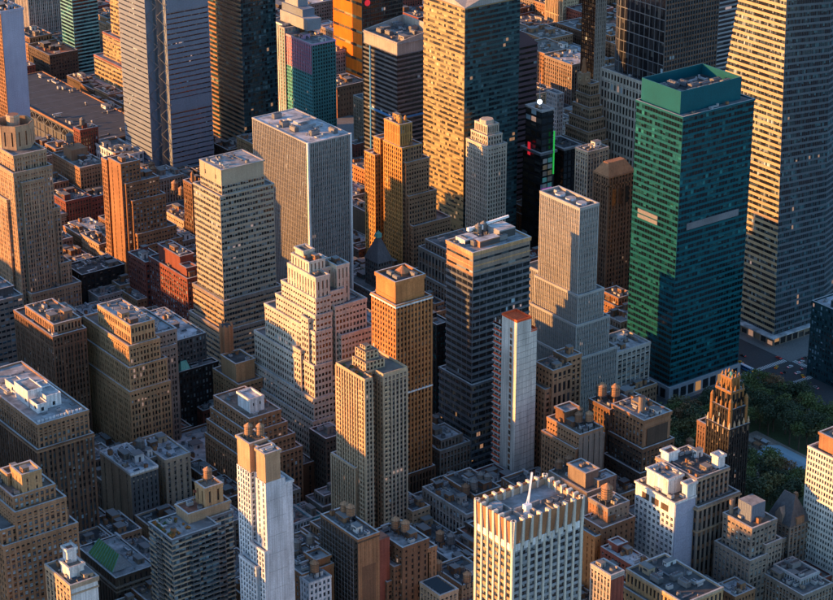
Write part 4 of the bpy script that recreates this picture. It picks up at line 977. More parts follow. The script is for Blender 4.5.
# --- lower blocks on the left
for key, nm, lab, wm, stk in (
    ('f1', 'loft_building', 'red brick house with pale coping in front of the bus station trusses', 'brick_red', S('brick_red', 'g_dark', bay=3, fh=3.6, wf=0.6)),
    ('f2', 'loft_building', 'long white low building with blue shade at the foot of the rod clad tower', 'white_blue', S('white_blue', 'g_blue', bay=5, fh=6, wf=0.6, hf=0.6)),
    ('f3', 'loft_building', 'tan stepped loft block with roof tank below the bus station', 'tan', S('tan', 'g_dark', bay=3, fh=3.6, wf=0.58, hf=0.6)),
    ('f4', 'low_block', 'low white building with long pale strips left of the stepped brick tower', 'white_paint', S('white_paint', 'g_black', bay=9, fh=4, wf=0.95, hf=0.4)),
    ('f5', 'loft_building', 'soot black brick warehouse with a tar roof beside the beige crowned tower', 'black_brick', S('black_brick', 'g_dark', bay=4, fh=4, wf=0.56, hf=0.6)),
    ('f6', 'loft_building', 'white corniced loft building with an orange lit roof behind the stepped brick tower', 'beige_pale', S('beige_pale', 'g_dark', bay=3, fh=4, wf=0.58)),
    ('f6b', 'slim_tower', 'thin brown brick tower with a small round turret next to the cream tower', 'brown', S('brown', 'g_warm', bay=2.8, fh=3.5, wf=0.58)),
    ('redtop', 'low_block', 'small red roofed box between dark glass tower and stepped ribbed tower', 'brick_red', S('brick_red', 'g_dark', wf=0.3))):
    x0, y0, x1, y1, H = k(key)
    if key == 'f2':
        x0 -= 14; x1 -= 9; y0 -= 12; y1 -= 20
    rt = building(nm, lab, 'building', [V(x0, y0, x1 + 3, y1, 0, H, stk, roof={'f5': 'roof_tar', 'f4': 'roof_white', 'f6': 'roof_red', 'redtop': 'roof_red'}.get(key, 'roof_grey'), fur=1.2)])
    if key == 'f6b':
        mb = MB(); mb.cyl(3, 4, H, H + 7, 1.4, None, 8); mb.cyl(3, 4, H + 7, H + 9, 1.5, 0.2, 8); obj('turret', mb.mesh('turret', ['brick_tan']), rt)
    if key == 'f3':
        mb = MB(); mb.box(4, 20, 0, 18, 34, H + 9); obj('upper_block', mb.mesh('upper_block', ['tan']), rt)

x0, y0, x1, y1, H = k('redbrick')
st = S('brick_red', 'g_blue', bay=3.4, fh=4.0, wf=0.62, hf=0.6, each=True)
building('loft_building', 'long dark red brick loft with rows of windows left of the cream tower', 'building',
    [V(x0, y0, x1 + 6, y1, 0, H, st, roof='roof_tar'), V(x0 + 3, y0 + 14, x1 + 6, y1 - 8, H, H + 11, S('brick_red', wf=0.2), sides='', roof='roof_grey', fur=0.5), V(x0 + 2, y0 + 4, x1 + 2, y0 + 13, H, H + 6, S('brick_red'), sides='', roof='roof_grey', fur=0),
     V(x0 - 3, y1 + 0.5, x1 + 4, y1 + 24, 0, H - 4, dict(st, each=False), roof='roof_tar')])
x0, y0, x1, y1, H = k('beigelit')
st = S('sand', 'g_warm', bay=2.7, fh=3.8, wf=0.62, hf=0.62, pd=0.4, sd=0.2, grp=3)
building('loft_building', 'massive beige loft block, its upper floors glowing gold, with blue penthouse roof', 'building',
    [V(x0, y0, x1, y1, 0, H, st, ledge=[(H - 13, 0.9), (H - 1, 0.7)], roof='roof_tan', fur=0.3, bulk=0, holes=((x0, y0, x1, y1),)),
     V(x0 + 3, y0 + 2, x1 - 2, y1 - 14, H, H + 12, S('sand', 'g_warm', bay=2.7, fh=5, wf=0.58, hf=0.6), roof='roof_pale', fur=0.8, par=0.8), V(x0 - 1.6, y0 - 2.0, x1 + 3, y1 + 6, 0, H - 13, st, fur=0, bulk=0, ledge=[(H - 27, 0.8)]), V(x0 - 2.6, y0 - 3.0, x1 + 4, y1 + 10, 0, H - 28, st, fur=0, bulk=0),
     V(x1, y0 + 4, x1 + 14, y1 - 12, 0, H + 1, dict(st, w='grey_stone', sp='grey_stone'), roof='roof_white', fur=0.8), V(x1 + 2, y0 + 2, x1 + 12, y0 + 20, 0, H - 8, dict(st, w='grey_stone', sp='grey_stone'), fur=0.5, roof='roof_white')])
x0, y0, x1, y1, H = k('beigeleft')
st = S('brown', 'g_warm', bay=2.7, fh=3.8, wf=0.62, hf=0.62, pd=0.4, sd=0.2, grp=3)
building('loft_building', 'shaded brown loft block stepping back beside the glowing beige block', 'building',
    [V(x0, y0, x1 + 5, y1, 0, H, st, roof='roof_tan', fur=0.4, par=1.4, ledge=[(H - 6, 0.5)]), V(x0 + 3, y0 + 4, x1 + 4, y1 - 10, H, H + 6, S('tan', 'g_warm', bay=2.7, fh=6, wf=0.58), roof='roof_tan', fur=1.0), V(x1, y0 + 20, x1 + 14, y1 - 2, 0, H - 10, st, fur=1.2, roof='roof_tan'), V(x1 + 3, y0 + 24, x1 + 11, y0 + 36, H - 10, H + 2, S('grey_pale', 'g_dark', bay=3, fh=4, wf=0.3), roof='roof_pale', fur=0.4)])
x0, y0, x1, y1, H = k('beigeright')
root = building('loft_building', 'dark grey loft with a small green copper dormer behind the glowing beige block', 'building',
    [V(x0, y0, x1, y1 + 30, 0, H, S('grey_dark', 'g_office', bay=3, fh=3.8, wf=0.58, hf=0.6), roof='roof_white'), V(x0 + 4, y0 - 7, x1 + 4, y0 - 0.5, 0, H - 18, S('black_brick', 'g_office', bay=3, fh=3.8, wf=0.58, hf=0.6), fur=0.3, bulk=0)])
mb = MB(); mb.prism([(6, -7, H - 18), (13, -7, H - 18), (13, -0.6, H - 18), (6, -0.6, H - 18)], [(7.5, -4.2, H - 12), (11.5, -4.2, H - 12), (11.5, -3.4, H - 12), (7.5, -3.4, H - 12)]); obj('copper_dormer', mb.mesh('copper_dormer', ['copper']), root)

x0, y0, x1, y1, H = k('bigleft')
st = S('brown', 'g_office', bay=3.6, fh=3.9, wf=0.62, hf=0.58, pd=0.45, sd=0.2, sp='brown_dark', grp=2)
su = S('tan', 'g_office', bay=3.6, fh=3.9, wf=0.6, hf=0.62, pd=0.4, sd=0.2)
root = building('loft_building', 'large brown loft with corner chamfer and white stuccoed penthouses on its roof', 'building',
    [V(x0, y0, x1 + 1.5, y1, 0, H - 14, st, fur=0, bulk=0, ledge=[(H - 14.5, 0.9)], trim='tan'), V(x0 + 2, y0 + 1.5, x1, y1, H - 14, H, su, roof='roof_pale', fur=0.8, bulk=0, holes=((x0 + 8, y0 + 14, x0 + 26, y0 + 46),))])
for (a, b, c, d_, h_) in ((9, 26, 18, 42, 9), (16, 18, 25, 30, 7), (9, 15, 15, 24, 5), (10, 44, 17, 56, 5), (22, 34, 27, 42, 5)):
    mb = MB(); mb.box(a, b, H, c, d_, H + h_, 0, 1); mb.ring(a, b, c, d_, H + h_ - 0.2, H + h_ + 0.5, 0.1, 0.3, 0)
    mb.box(a - 0.06, b + 2, H + 2, a, b + 3.6, H + 3.8, 2); mb.box((a + c) / 2 - 0.8, b - 0.06, H + 1, (a + c) / 2 + 0.8, b, H + 3.2, 2)
    obj('penthouse', mb.mesh('penthouse', ['white_paint', 'roof_pale', 'g_dark']), root)
for i in range(12):
    mb = MB(); mb.box(3 + i * 2.3, 3.2, H, 4.4 + i * 2.3, 3.7, H + 2.2, 0); obj('balustrade_panel', mb.mesh('balustrade_panel', ['white_blue']), root)

x0, y0, x1, y1, H = k('brownset')
st = S('tan', 'g_blue', bay=3.3, fh=3.5, wf=0.58, hf=0.6, each=True)
building('loft_building', 'tan brick ziggurat with blue windows and a sunlit bulkhead in the bottom left corner', 'building',
    [V(x0, y0, x1, y1 + 14, 0, H, st, stx=dict(st, each=False), fur=0, bulk=0), V(x0, y0 + 2, x1 - 9, y1 + 14, H, H + 8, st, stx=dict(st, each=False), fur=0, bulk=0), V(x0 + 8, y0 + 1, x1 - 5, y1 + 14, H, H + 16, st, stx=dict(st, each=False), fur=0, bulk=0, roof='roof_tan'), V(x0 + 9, y0 + 4, x1 - 9, y1 + 12, H + 16, H + 23, st, stx=dict(st, each=False), fur=1.0, bulk=0, roof='roof_tan'),
     V(x0 + 15, y0 + 5, x0 + 25, y0 + 16, H + 23, H + 33, S('sand', 'g_dark', bay=5, fh=5, wf=0.2, hf=0.3), roof='roof_pale', fur=0.4), V(x0 + 13, y0 + 17, x0 + 21, y0 + 24, H + 23, H + 29, S('sand', wf=0.3), fur=1, roof='roof_tan')])

x0, y0, x1, y1, H = k('teeblock')
st = S('beige_pale', 'g_dark', bay=4.2, fh=3.6, wf=0.34, hf=0.6, each=True)
root = building('hotel_building', 'pale stone block with blank flank and recessed light court behind the green roof', 'building',
    [V(x0, y0, x0 + 17, y1, 0, H, S('beige_pale', 'g_dark', bay=9, fh=3.6, wf=0.14, hf=0.6), sty=S('grey_dark', 'g_dark', bay=3.6, fh=3.6, wf=0.3), roof='roof_white', pm='white_paint', fur=1.2), V(x0 + 17, y0 + 12, x1 - 16, y1, 0, H - 1, S('grey_stone', 'g_dark', bay=3.6, fh=3.6, wf=0.56), roof='roof_pale', fur=1.2), V(x1 - 16, y0 + 3, x1, y1, 0, H, st, roof='roof_white', fur=0.8)])
x0, y0, x1, y1, H = k('flatlow')
building('low_block', 'low block with a wide white flat roof behind the pale stone block', 'building', [V(x0, y0, x1 + 4, y1, 0, H, S('grey_stone', 'g_dark', bay=4, fh=4.5, wf=0.58), roof='roof_white', pm='brown', fur=0.8, par=1.4)])

x0, y0, x1, y1, H = k('church')
root = building('church_hall', 'low dark hall with stepped terraces carrying a green sheet roof and grey gable', 'hall',
    [V(x0, y0, x1, y1, 0, H, S('brown_dark', 'g_dark', bay=4, fh=20, wf=0.3, hf=0.7), roof='roof_pale', fur=0.7, par=0.7, holes=((x0, y0 + 4, x0 + 15, y0 + 34),), ledge=[(H - 5, 1.4), (H - 8, 0.7)], trim='grey_stone')])
mb = MB(); mb.quad((1.2, 6, H + 0.5), (1.2, 32, H + 0.5), (7, 30, H + 8.5), (7, 8, H + 8.5))
mb.f[-1] = tuple(reversed(mb.f[-1])); gr = obj('green_roof', mb.mesh('green_roof', ['green_sheet']), root)
for i in range(11):
    f_ = i / 10
    mb = MB(); mb.beam((1.1, 6 + 26 * f_, H + 0.62), (6.95, 8 + 22 * f_, H + 8.65), 0.28); obj('standing_seam', mb.mesh('standing_seam', ['copper']), gr)
    mb = MB(); mb.beam((7.05, 8 + 22 * f_, H + 8.65), (13.9, 8 + 22 * f_, H + 0.65), 0.25); obj('standing_seam', mb.mesh('standing_seam', ['grey_pale']), gr)
mb = MB(); mb.poly([(7, 8, H + 8.5), (14, 8, H + 0.5), (14, 30, H + 0.5), (7, 30, H + 8.5)]); mb.poly([(1.2, 6, H + 0.4), (14, 6, H + 0.4), (7, 8, H + 8.5)]); mb.poly([(14, 32, H + .4), (1.2, 32, H + .4), (7, 30, H + 8.5)]); obj('gable_roof', mb.mesh('gable_roof', ['grey_cool']), root)

x0, y0, x1, y1, H = k('balcony')
st = S('steel_grey', 'g_blue', bay=5.0, fh=2.95, wf=0.9, hf=0.74, pd=0.2, sd=0.5, sp='beige_pale', split=2, sill=0.2)
root = building('apartment_block', 'apartment block ringed by dark blue balconies with an autumn roof garden', 'apartments',
    [V(x0, y0, x0 + 27, y1 + 3, 0, H, st, roof='roof_pale', fur=0.2, bulk=0, par=0.9), V(x0 + 27, y0 + 8, x1 + 2, y1 + 3, 0, H, st, roof='roof_pale', fur=0.2, bulk=0), V(x0 + 16, y0 + 10, x1 + 2, y1 + 3, H, H + 5, S('beige', wf=0.2), sides='', roof='roof_red', fur=0.5, bulk=0), V(x0 + 27, y0 + 11, x0 + 37, y0 + 20, H + 5, H + 16, S('sand', 'g_dark', bay=5, fh=11, wf=0.25, hf=0.6), roof='roof_tan', fur=0)])
mb = MB(); mb.box(-2.6, -1.5, 0, 2.6, 0, 0.25); mb.box(-2.6, -1.5, 0.25, 2.6, -1.4, 1.15, 1); mb.box(-2.6, -1.4, 0.25, -2.5, 0, 1.15, 1); mb.box(2.5, -1.4, 0.25, 2.6, 0, 1.15, 1)
balm = mb.mesh('balcony', ['beige_pale', 'westin_teal'])
balm2 = balm.copy(); balm2.materials[1] = MATS['steel_grey']
for i in range(2, int(H / 2.95)):
    z = i * 2.95
    for xx in (12.5, 19.5, 24.2):
        obj('balcony', balm2, root, (xx, 0, z), 0, (1, 1, 1))
    obj('balcony', balm2, root, (0, 12.0, z), R(-90)); obj('balcony', balm2, root, (33, 8, z), 0)
rng = random.Random(21)
for i in range(26):
    mb = MB()
    r = rng.uniform(0.5, 1.1)
    for q in range(14):
        a, b_2, c = rng.gauss(0, r * .5), rng.gauss(0, r * .5), rng.uniform(0.2, r * 1.6)
        s = 0.45
        mb.quad((a - s, b_2, c - s * rng.random()), (a + s, b_2 + s * rng.uniform(-1, 1), c), (a + s * .6, b_2 + s, c + s), (a - s * .6, b_2 + s * .5, c + s), 0)
    mb.box(-r * .7, -r * .5, 0, r * .7, r * .5, 0.4, 1)
    obj('roof_plant', mb.mesh('roof_plant', [rng.choice(['planter_orange', 'planter_green', 'planter_orange', 'leaf_olive']), 'brown']), root, (rng.choice([1.5, rng.uniform(1.5, 14)]), rng.uniform(1.5, 20), H + 0.1))
mb = MB(); mb.cyl(0, 0, 0, 9, 0.18, 0.1, 6); mb.quad((0, 0, 7.2), (1.6, -0.6, 7.0), (1.6, -0.6, 8.6), (0, 0, 8.8), 1); obj('flagpole', mb.mesh('flagpole', ['sand', 'brick_red']), root, (24, 18, H + 5))

x0, y0, x1, y1, H = k('smallwhite')
root = building('loft_building', 'small cream building with a white cube penthouse at the bottom left', 'building',
    [V(x0, y0, x1, y1, 0, H, S('beige_pale', 'g_warm', bay=4, fh=3.6, wf=0.62, hf=0.6, each=True), sty=S('white_paint', wf=0.1), sides='-x', roof='roof_tan', fur=0.8, pm='beige_pale'), V(x0 + 3, y0 + 6, x0 + 11, y0 + 15, H, H + 6, S('white_paint'), sides='', roof='roof_tan', fur=0.5, bulk=0), V(x0 + 5, y0 + 11, x0 + 10, y0 + 16, H + 6, H + 13, S('white_paint'), sides='', roof='roof_red', fur=0)])

x0, y0, x1, y1, H = k('octturret')
st = S('sand', 'g_warm', bay=3.2, fh=3.5, wf=0.6, each=True)
root = building('loft_building', 'sunlit tan building crowned by a tall octagonal brick turret', 'building',
    [V(x0, y0, x1 + 2, y1, 0, H - 12, st, sty=S('tan', 'g_warm', bay=3.2, fh=3.5, wf=0.56), fur=0.3), V(x0 + 1, y0 + 4, x1, y1 - 8, H - 12, H, S('sand', 'g_dark', bay=9, fh=6, wf=0.1), sides='', roof='roof_tar', fur=0.5, bulk=0)])
mb = MB(); mb.cyl(7, 24, H - 12, H + 18, 3.9, None, 8, 0, 1)
for i in range(8):
    a = 2 * math.pi * i / 8
    mb.box(7 + 3.7 * math.cos(a) - 0.5, 24 + 3.7 * math.sin(a) - 0.5, H - 4, 7 + 3.7 * math.cos(a) + 0.5, 24 + 3.7 * math.sin(a) + 0.5, H + 19.2, 0)
obj('turret', mb.mesh('turret', ['terracotta', 'roof_tar']), root)
x0, y0, x1, y1, H = k('brownset2')
st = S('brick_tan', 'g_warm', bay=3.4, fh=3.7, wf=0.58, hf=0.6, each=True)
building('loft_building', 'brown brick ziggurat of many terraces with a white roof hut', 'building',
    [V(x0, y0, x1, y1, 0, H, st, roof='roof_tan', fur=0.9, bulk=0, holes=((x0 + 4, y0 + 6, x0 + 16, y0 + 22),)), V(x0 - 1.5, y0 - 1.8, x1 + 3, y1 + 2, 0, H - 8, st, fur=0, bulk=0), V(x0 - 3, y0 - 3.6, x1 + 7, y1 + 4, 0, H - 16, dict(st, each=False), fur=0, bulk=0), V(x0 - 4, y0 - 5, x1 + 11, y1 + 5, 0, H - 25, dict(st, each=False), fur=0, bulk=0),
     V(x0 + 5, y0 + 7, x0 + 14, y0 + 20, H, H + 8, S('white_paint', 'g_black', bay=4.5, fh=8, wf=0.2, hf=0.25, sill=0.5), sides='-y', roof='roof_white', fur=0.4, bulk=0)])

# white setback building with a light court
x0, y0, x1, y1, H = k('setback')
st = S('white_stone', 'g_warm', bay=3.1, fh=3.9, wf=0.66, hf=0.58, pd=0.3, sd=0.2, split=2)
stt = S('white_stone', 'g_warm', bay=3.6, fh=12, wf=0.35, hf=0.75, pd=0.5, sd=0.2)
vols = [V(x0 - 8, y0 - 6, x0 + 7, y0 + 74, 0, 40, st, fur=0, bulk=0)]
for (a, b, c, e, z) in ((-6.5, -5, 7, 69, 54), (-5, -4, 7, 61, 75), (-3.2, -3, 8, 51, 96), (-2, -2, 9, 40, 106), (-1, -1, 9, 35, 116)):
    vols.append(V(x0 + a, y0 + b, x0 + c, y0 + e, 0 if z < 60 else 50, z, st, fur=0.0, bulk=0, par=0.9))
vols += [V(x0, y0, x0 + 9, y0 + 29, 110, H, stt, roof='roof_tan', fur=1.2, par=1.6, bulk=0), V(x0 + 9, y0 + 9, x0 + 22, y0 + 29, 80, H + 1, stt, roof='roof_tan', fur=1.6, bulk=1), V(x0 + 17, y0 + 3, x0 + 25, y0 + 16, 100, H + 3, stt, roof='roof_tan', fur=1.2),
         V(x0 + 6, y0 + 8, x0 + 34, y0 + 50, 0, 92, st, fur=0, bulk=0), V(x0 + 12, y0 - 2, x0 + 34, y0 + 34, 0, 108, st, fur=0.4, bulk=0), V(x0 + 14, y0 - 5, x0 + 38, y0 + 34, 0, 90, st, fur=0, bulk=0), V(x0 + 13, y0 - 7, x0 + 40, y0 + 34, 0, 60, st, fur=0, bulk=0), V(x0 + 10, y0 + 1, x0 + 20, y0 + 34, 0, 117, st, fur=0, bulk=0),
         V(x0 - 4.6, y0 + 2, x0 + 2, y0 + 9, 60, 103, st, fur=0, bulk=0), V(x0 - 6.5, y0 + 8, x0 + 2, y0 + 15, 50, 81, st, fur=0, bulk=0), V(x0 + 6, y0 - 3, x0 + 15, y0 + 10, 0, 64, st, fur=0, bulk=0)]
vols += [V(x0 + 1.5, y0 + 9, x0 + 12, y0 + 27, H, H + 7, stt, roof='roof_tan', fur=1.0, bulk=1), V(x0 + 3, y0 + 17, x0 + 10, y0 + 26, H + 7, H + 11, S('white_stone', wf=0.2), sides='', roof='roof_tan', fur=0.6, bulk=0)]
building('ziggurat_tower', 'white stone ziggurat tower of many setbacks with light court, lit rosy gold', 'tower', vols, origin=(x0, y0))

x0, y0, x1, y1, H = k('pyr')
root = building('turret_building', 'small dark building with a steep black pyramid roof and green copper cap', 'building', [V(x0, y0, x1, y1, 0, H - 1, S('grey_dark', 'g_dark', bay=2.8, fh=3.6, wf=0.56, hf=0.6, pd=0.5), roof=None), V(x0 - 8, y0 - 8, x1 + 10, y1 + 16, 0, H - 20, S('grey_dark', 'g_dark', bay=3, fh=3.6, wf=0.58), fur=0.4)])
w, d = x1 - x0, y1 - y0
mb = MB(); mb.prism([(-1, -1, H - 1), (w + 1, -1, H - 1), (w + 1, d + 1, H - 1), (-1, d + 1, H - 1)], [(w / 2 - 1.2, d / 2 - 1.2, H + 15), (w / 2 + 1.2, d / 2 - 1.2, H + 15), (w / 2 + 1.2, d / 2 + 1.2, H + 15), (w / 2 - 1.2, d / 2 + 1.2, H + 15)]); obj('pyramid_roof', mb.mesh('pyramid_roof', ['slate']), root)
mb = MB(); mb.box(w / 2 - 1.8, d / 2 - 1.8, H + 15, w / 2 + 1.8, d / 2 + 1.8, H + 18, 0, None, True); mb.cyl(w / 2, d / 2, H + 18, H + 20, 1.6, 0.2, 4, 0, None, False, 0.5); obj('copper_cap', mb.mesh('copper_cap', ['copper']), root)

x0, y0, x1, y1, H = k('orangebrick')
st = S('brick_orange', 'g_dark', bay=3.0, fh=3.4, wf=0.58, hf=0.62, pd=0.7, sd=0.2, sp='brick_orange')
root = building('apartment_tower', 'tall orange brick tower with vertical window strips and pale cornice bands', 'tower',
    [V(x0, y0, x1, y1, 0, H, st, stx=S('brick_orange', 'g_dark', bay=3.2, fh=3.4, wf=0.52, hf=0.6, pd=0.3, sd=0.2), trim='white_paint', ledge=[(H - 0.2, 0.9), (68, 0.9)], roof='roof_tan', fur=0, bulk=0), V(x0 + 1.5, y0 + 2.5, x1 - 3, y1 - 2, H, H + 13, S('brick_orange', 'g_dark', bay=30, fh=30, wf=0.0, hf=0.0), sides='', pm='brick_orange', roof='roof_tar', par=1.4, fur=0, bulk=0, ledge=[(H + 3, 0.3), (H + 12.5, 0.6)]),
     V(x0 - 1.5, y0 - 1.5, x1 + 1.5, y1 + 1.5, 0, 14, S('brown', 'g_dark', bay=3, fh=14, wf=0.56, hf=0.8, pd=0.8), fur=0, bulk=0)])
mb = MB(); mb.cyl(14, 13, H + 13, H + 14.5, 4.4, None, 14, 0); mb.cyl(14, 13, H + 14.5, H + 18, 4.5, 0.3, 14, 1); obj('tank_housing', mb.mesh('tank_housing', ['brick_tan', 'terracotta']), root)
for (a, b) in ((6, 8), (7, 15), (17, 6)):
    obj('cooling_tower', FIT['cooling_tower'], root, (a, b, H + 13.1), R(90), (0.7, 0.7, 0.7))

# dark glass tower
x0, y0, x1, y1, H = k('dark')
st = S('steel_grey', 'g_black', bay=5.2, fh=4.3, wf=0.94, hf=0.66, pd=0.15, sd=0.55, sp='steel_grey', split=4, bl=0.12)
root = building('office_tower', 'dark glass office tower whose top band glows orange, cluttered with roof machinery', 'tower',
    [V(x0, y0, x1, y1, 0, H - 14, st, roof=None), V(x0, y0, x1, y1, H - 14, H, S('sand', 'g_office', bay=60, fh=7, wf=0.98, hf=0.2, pd=0.1, sd=0.15, split=8), sty=S('grey_stone', 'g_office', bay=60, fh=7, wf=0.98, hf=0.2, pd=0.1, sd=0.15, split=8), roof='roof_pale', fur=0.8, bulk=0, par=1.0, big=True),  # top band coloured for light: warm on the sunlit side, dull on the shaded
     V(x0 - 2, y0 - 3, x1 + 2, y1 + 4, 0, 58, dict(st, g='g_lit'), roof='roof_pale', fur=0.2, bulk=0, holes=((x0 - 2, y0 - 3, x1 + 2, y1 + 4),))])
w, d = x1 - x0, y1 - y0
for (a, b, c, e, h_, m_) in ((4, 13, 14, 22, 3.5, 'white_blue'), (9, 5, 24, 11, 4.0, 'brick_tan'), (26, 8, 38, 20, 6.0, 'grey_cool')):
    mb = MB(); mb.box(a, b, H, c, e, H + h_, 0, 1); mb.box(a, b - 0.05, H + 0.6, c, b, H + h_ - 0.8, 2); obj('plant_room', mb.mesh('plant_room', [m_, 'roof_white', 'metal_dark']), root)
mb = MB(); mb.beam((20, 20, H), (20, 20, H + 6), 1.6); mb.beam((14, 22, H + 5.5), (40, 17, H + 9.5), 1.3); mb.box(18, 18.4, H + 4.6, 22, 21.6, H + 7.2); mb.box(13, 21, H + 4.4, 16, 23, H + 6.4); obj('maintenance_crane', mb.mesh('maintenance_crane', ['white_gloss']), root)

x0, y0, x1, y1, H = k('stone7')
st = S('grey_stone', 'g_dark', bay=4.2, fh=4.0, wf=0.62, hf=0.6)
building('loft_building', 'shaded stone building with a tiered flat roof behind the dark glass tower', 'building',
    [V(x0 - 6, y0 - 5, x1 + 4, y1 + 8, 0, H - 24, st, fur=0.3, bulk=0), V(x0 - 3, y0, x1, y1 + 4, H - 24, H - 6, S('grey_stone', 'g_dark', bay=4.8, fh=9, wf=0.6, hf=0.75), fur=0, bulk=0), V(x0, y0 + 2, x1, y1, H - 6, H, st, roof='roof_grey', fur=0.8, big=True)])

# ribbed stepped tower
x0, y0, x1, y1, H = k('ribbed')
st = S('rib_metal', 'g_office', bay=1.35, fh=3.7, wf=0.6, hf=0.6, pd=0.5, sd=0.12, sp='grey_stone', bl=0.5)
sx = dict(st)
root = building('office_tower', 'slender grey ribbed tower rising from a stepped ribbed base', 'office tower',
    [V(x0, y0, x1, y1, 90, H, st, roof='roof_tan', par=1.5, fur=0.2, bulk=0, pm='rib_metal'), V(x0 - 1.0, y0 - 2, x1 + 5, y1 + 2, 74, 96, st, roof='roof_pale', fur=0, bulk=0), V(x0 - 3, y0 - 3.5, x1 + 9, y1 + 4, 52, 77, st, roof='roof_tan', fur=0.2, bulk=0), V(x0 - 5, y0 - 5, x1 + 15, y1 + 8, 0, 55, st, roof='roof_tan', fur=0.3, bulk=0), V(x0 + 2, y0 + 20, x1 + 4, y1 + 16, 0, 98, st, roof='roof_tan', fur=0.2, bulk=0)], origin=(x0, y0))
w, d = x1 - x0, y1 - y0
for i in range(3):
    mb = MB(); mb.cyl(w / 2, 7 + i * 10, H, H + 1.4, 3.4, 3.2, 14, 0, 1); obj('cooling_fan', mb.mesh('cooling_fan', ['white_blue', 'roof_pale']), root)
x0, y0, x1, y1, H = k('graylow')
building('office_block', 'pale grey office block with large square windows in front of the emerald tower', 'office block', [V(x0, y0, x1, y1 + 8, 0, H, S('grey_pale', 'g_office', bay=4.4, fh=4.0, wf=0.72, hf=0.62, each=True), roof='roof_white', fur=0.8)])
x0, y0, x1, y1, H = k('f18')
building('slim_tower', 'narrow black clad building wedged between orange brick and dark glass towers', 'building', [V(x0, y0, x1, y1 + 14, 0, H, S('black_metal', 'g_teal', bay=3, fh=4, wf=0.8, hf=0.6), fur=0.4)])

# tower under construction
x0, y0, x1, y1, H = k('constr')
root = building('unfinished_tower', 'unfinished slim concrete tower with orange safety netting and open balcony floors', 'tower',
    [V(x0, y0, x1 - 5, y1, 0, H + 2, S('concrete'), sides='', roof=None, label='raw concrete core wall'), V(x1 - 5, y0 + 0.6, x1, y1, 0, H - 7, S('concrete'), sides='', roof=None)])
w, d = x1 - x0, y1 - y0
for i in range(28):
    z = 2 + i * 3.9
    if z > H - 4:
        break
    mb = MB(); mb.box(-0.12, -0.14, z, w - 5, 0.0, z + 0.25); mb.box(w - 5, 0.45, z, w, 0.6, z + 0.25); obj('pour_joint', mb.mesh('pour_joint', ['grey_pale']), root)
    if 12 < z:
        mb = MB(); mb.box(0.4, d, z, 8.5, d + 8, z + 0.45, 0, None, True); mb.box(-0.6, d, z, 0.4, d + 8, z + 0.45, 0, None, True); obj('floor_slab', mb.mesh('floor_slab', ['concrete']), root)
        mb = MB(); mb.box(0.3, d + 0.4, z + 0.45, 0.42, d + 7.8, z + 1.5, 0); mb.box(0.5, d + 6.6, z + 0.45, 1.2, d + 7.2, z + 3.9, 1); mb.box(0.5, d + 2.6, z + 0.45, 1.2, d + 3.2, z + 3.9, 1); mb.box(3.0, d, z + .45, 3.3, d + 8, z + 3.9, 2); obj('safety_net', mb.mesh('safety_net', ['safety_orange', 'concrete', 'brown_dark']), root)
    mb = MB(); mb.box(-0.16, 4.2, z + 0.6, -0.02, 6.0, z + 3.2); obj('window_opening', mb.mesh('window_opening', ['metal_rust' if i % 3 else 'brown_dark']), root)
mb = MB(); mb.ring(0, 0, w - 5, d, H + 2, H + 3.4, 0.15, 0.3); mb.quad((0.3, 0.3, H + 2.3), (w - 5.3, 0.3, H + 2.3), (w - 5.3, d - .3, H + 2.3), (0.3, d - .3, H + 2.3)); obj('roof_netting', mb.mesh('roof_netting', ['safety_orange']), root)
mb = MB(); mb.ring(w - 4.8, 0.8, w, d, H - 7, H - 5.4, 0.1, 0.3); obj('roof_netting', mb.mesh('roof_netting', ['safety_orange']), root)
mb = MB(); mb.ring(0.4, d, 8.5, d + 8, H - 6, H - 4.6, 0.1, 0.3); obj('roof_netting', mb.mesh('roof_netting', ['safety_orange']), root)

# cream apartment tower with deep recess
x0, y0, x1, y1, H = k('creamres')
st = S('ivory', 'g_dark', bay=3.0, fh=2.9, wf=0.62, hf=0.62, pd=0.8, sd=0.2)
sy = S('beige_pale', 'g_dark', bay=3.4, fh=2.9, wf=0.62, hf=0.6, pd=0.6, sd=0.2)
n1 = x0 + 4.5
n2 = x0 + 12
root = building('apartment_tower', 'tall cream apartment tower with notched corner, balconies and planted penthouse terrace', 'tower',
    [V(x0, y0, n1, y1, 0, H, st, sty=sy, roof=None), V(n1, y0 + 7.5, n2, y1, 0, H, S('grey_stone', 'g_dark', bay=3.4, fh=2.9, wf=0.6), roof=None), V(n2, y0 - 0.5, x1, y1, 0, H, sy, stx=dict(sy, w='beige'), roof=None), V(x0 - 1.5, y0 + 8, x0 + 6, y1 + 4, 0, H - 57, st, fur=0, bulk=0)])
w, d = x1 - x0, y1 - y0
mb = MB(); mb.poly([(0, 0, H + .08), (4.5, 0, H + .08), (4.5, 7.5, H + .08), (12, 7.5, H + .08), (12, -0.5, H + .08), (w, -0.5, H + .08), (w, d, H + .08), (0, d, H + .08)]); ro = obj('roof', mb.mesh('roof', ['roof_tan']), root)
for (a, b, c, e) in ((-0.5, -0.5, 4.6, 0), (4.5, 0, 5, 7.6), (5, 7.2, 11.6, 7.7), (11.5, -1, 12, 7.2), (12, -1, w + .4, -0.5), (w, -.5, w + .5, d), (-0.5, d, w + .5, d + .5), (-0.5, 0, 0, d)):
    mb = MB(); mb.box(a, b, H - 0.6, c, e, H + 1.3); obj('parapet', mb.mesh('parapet', ['ivory']), ro)
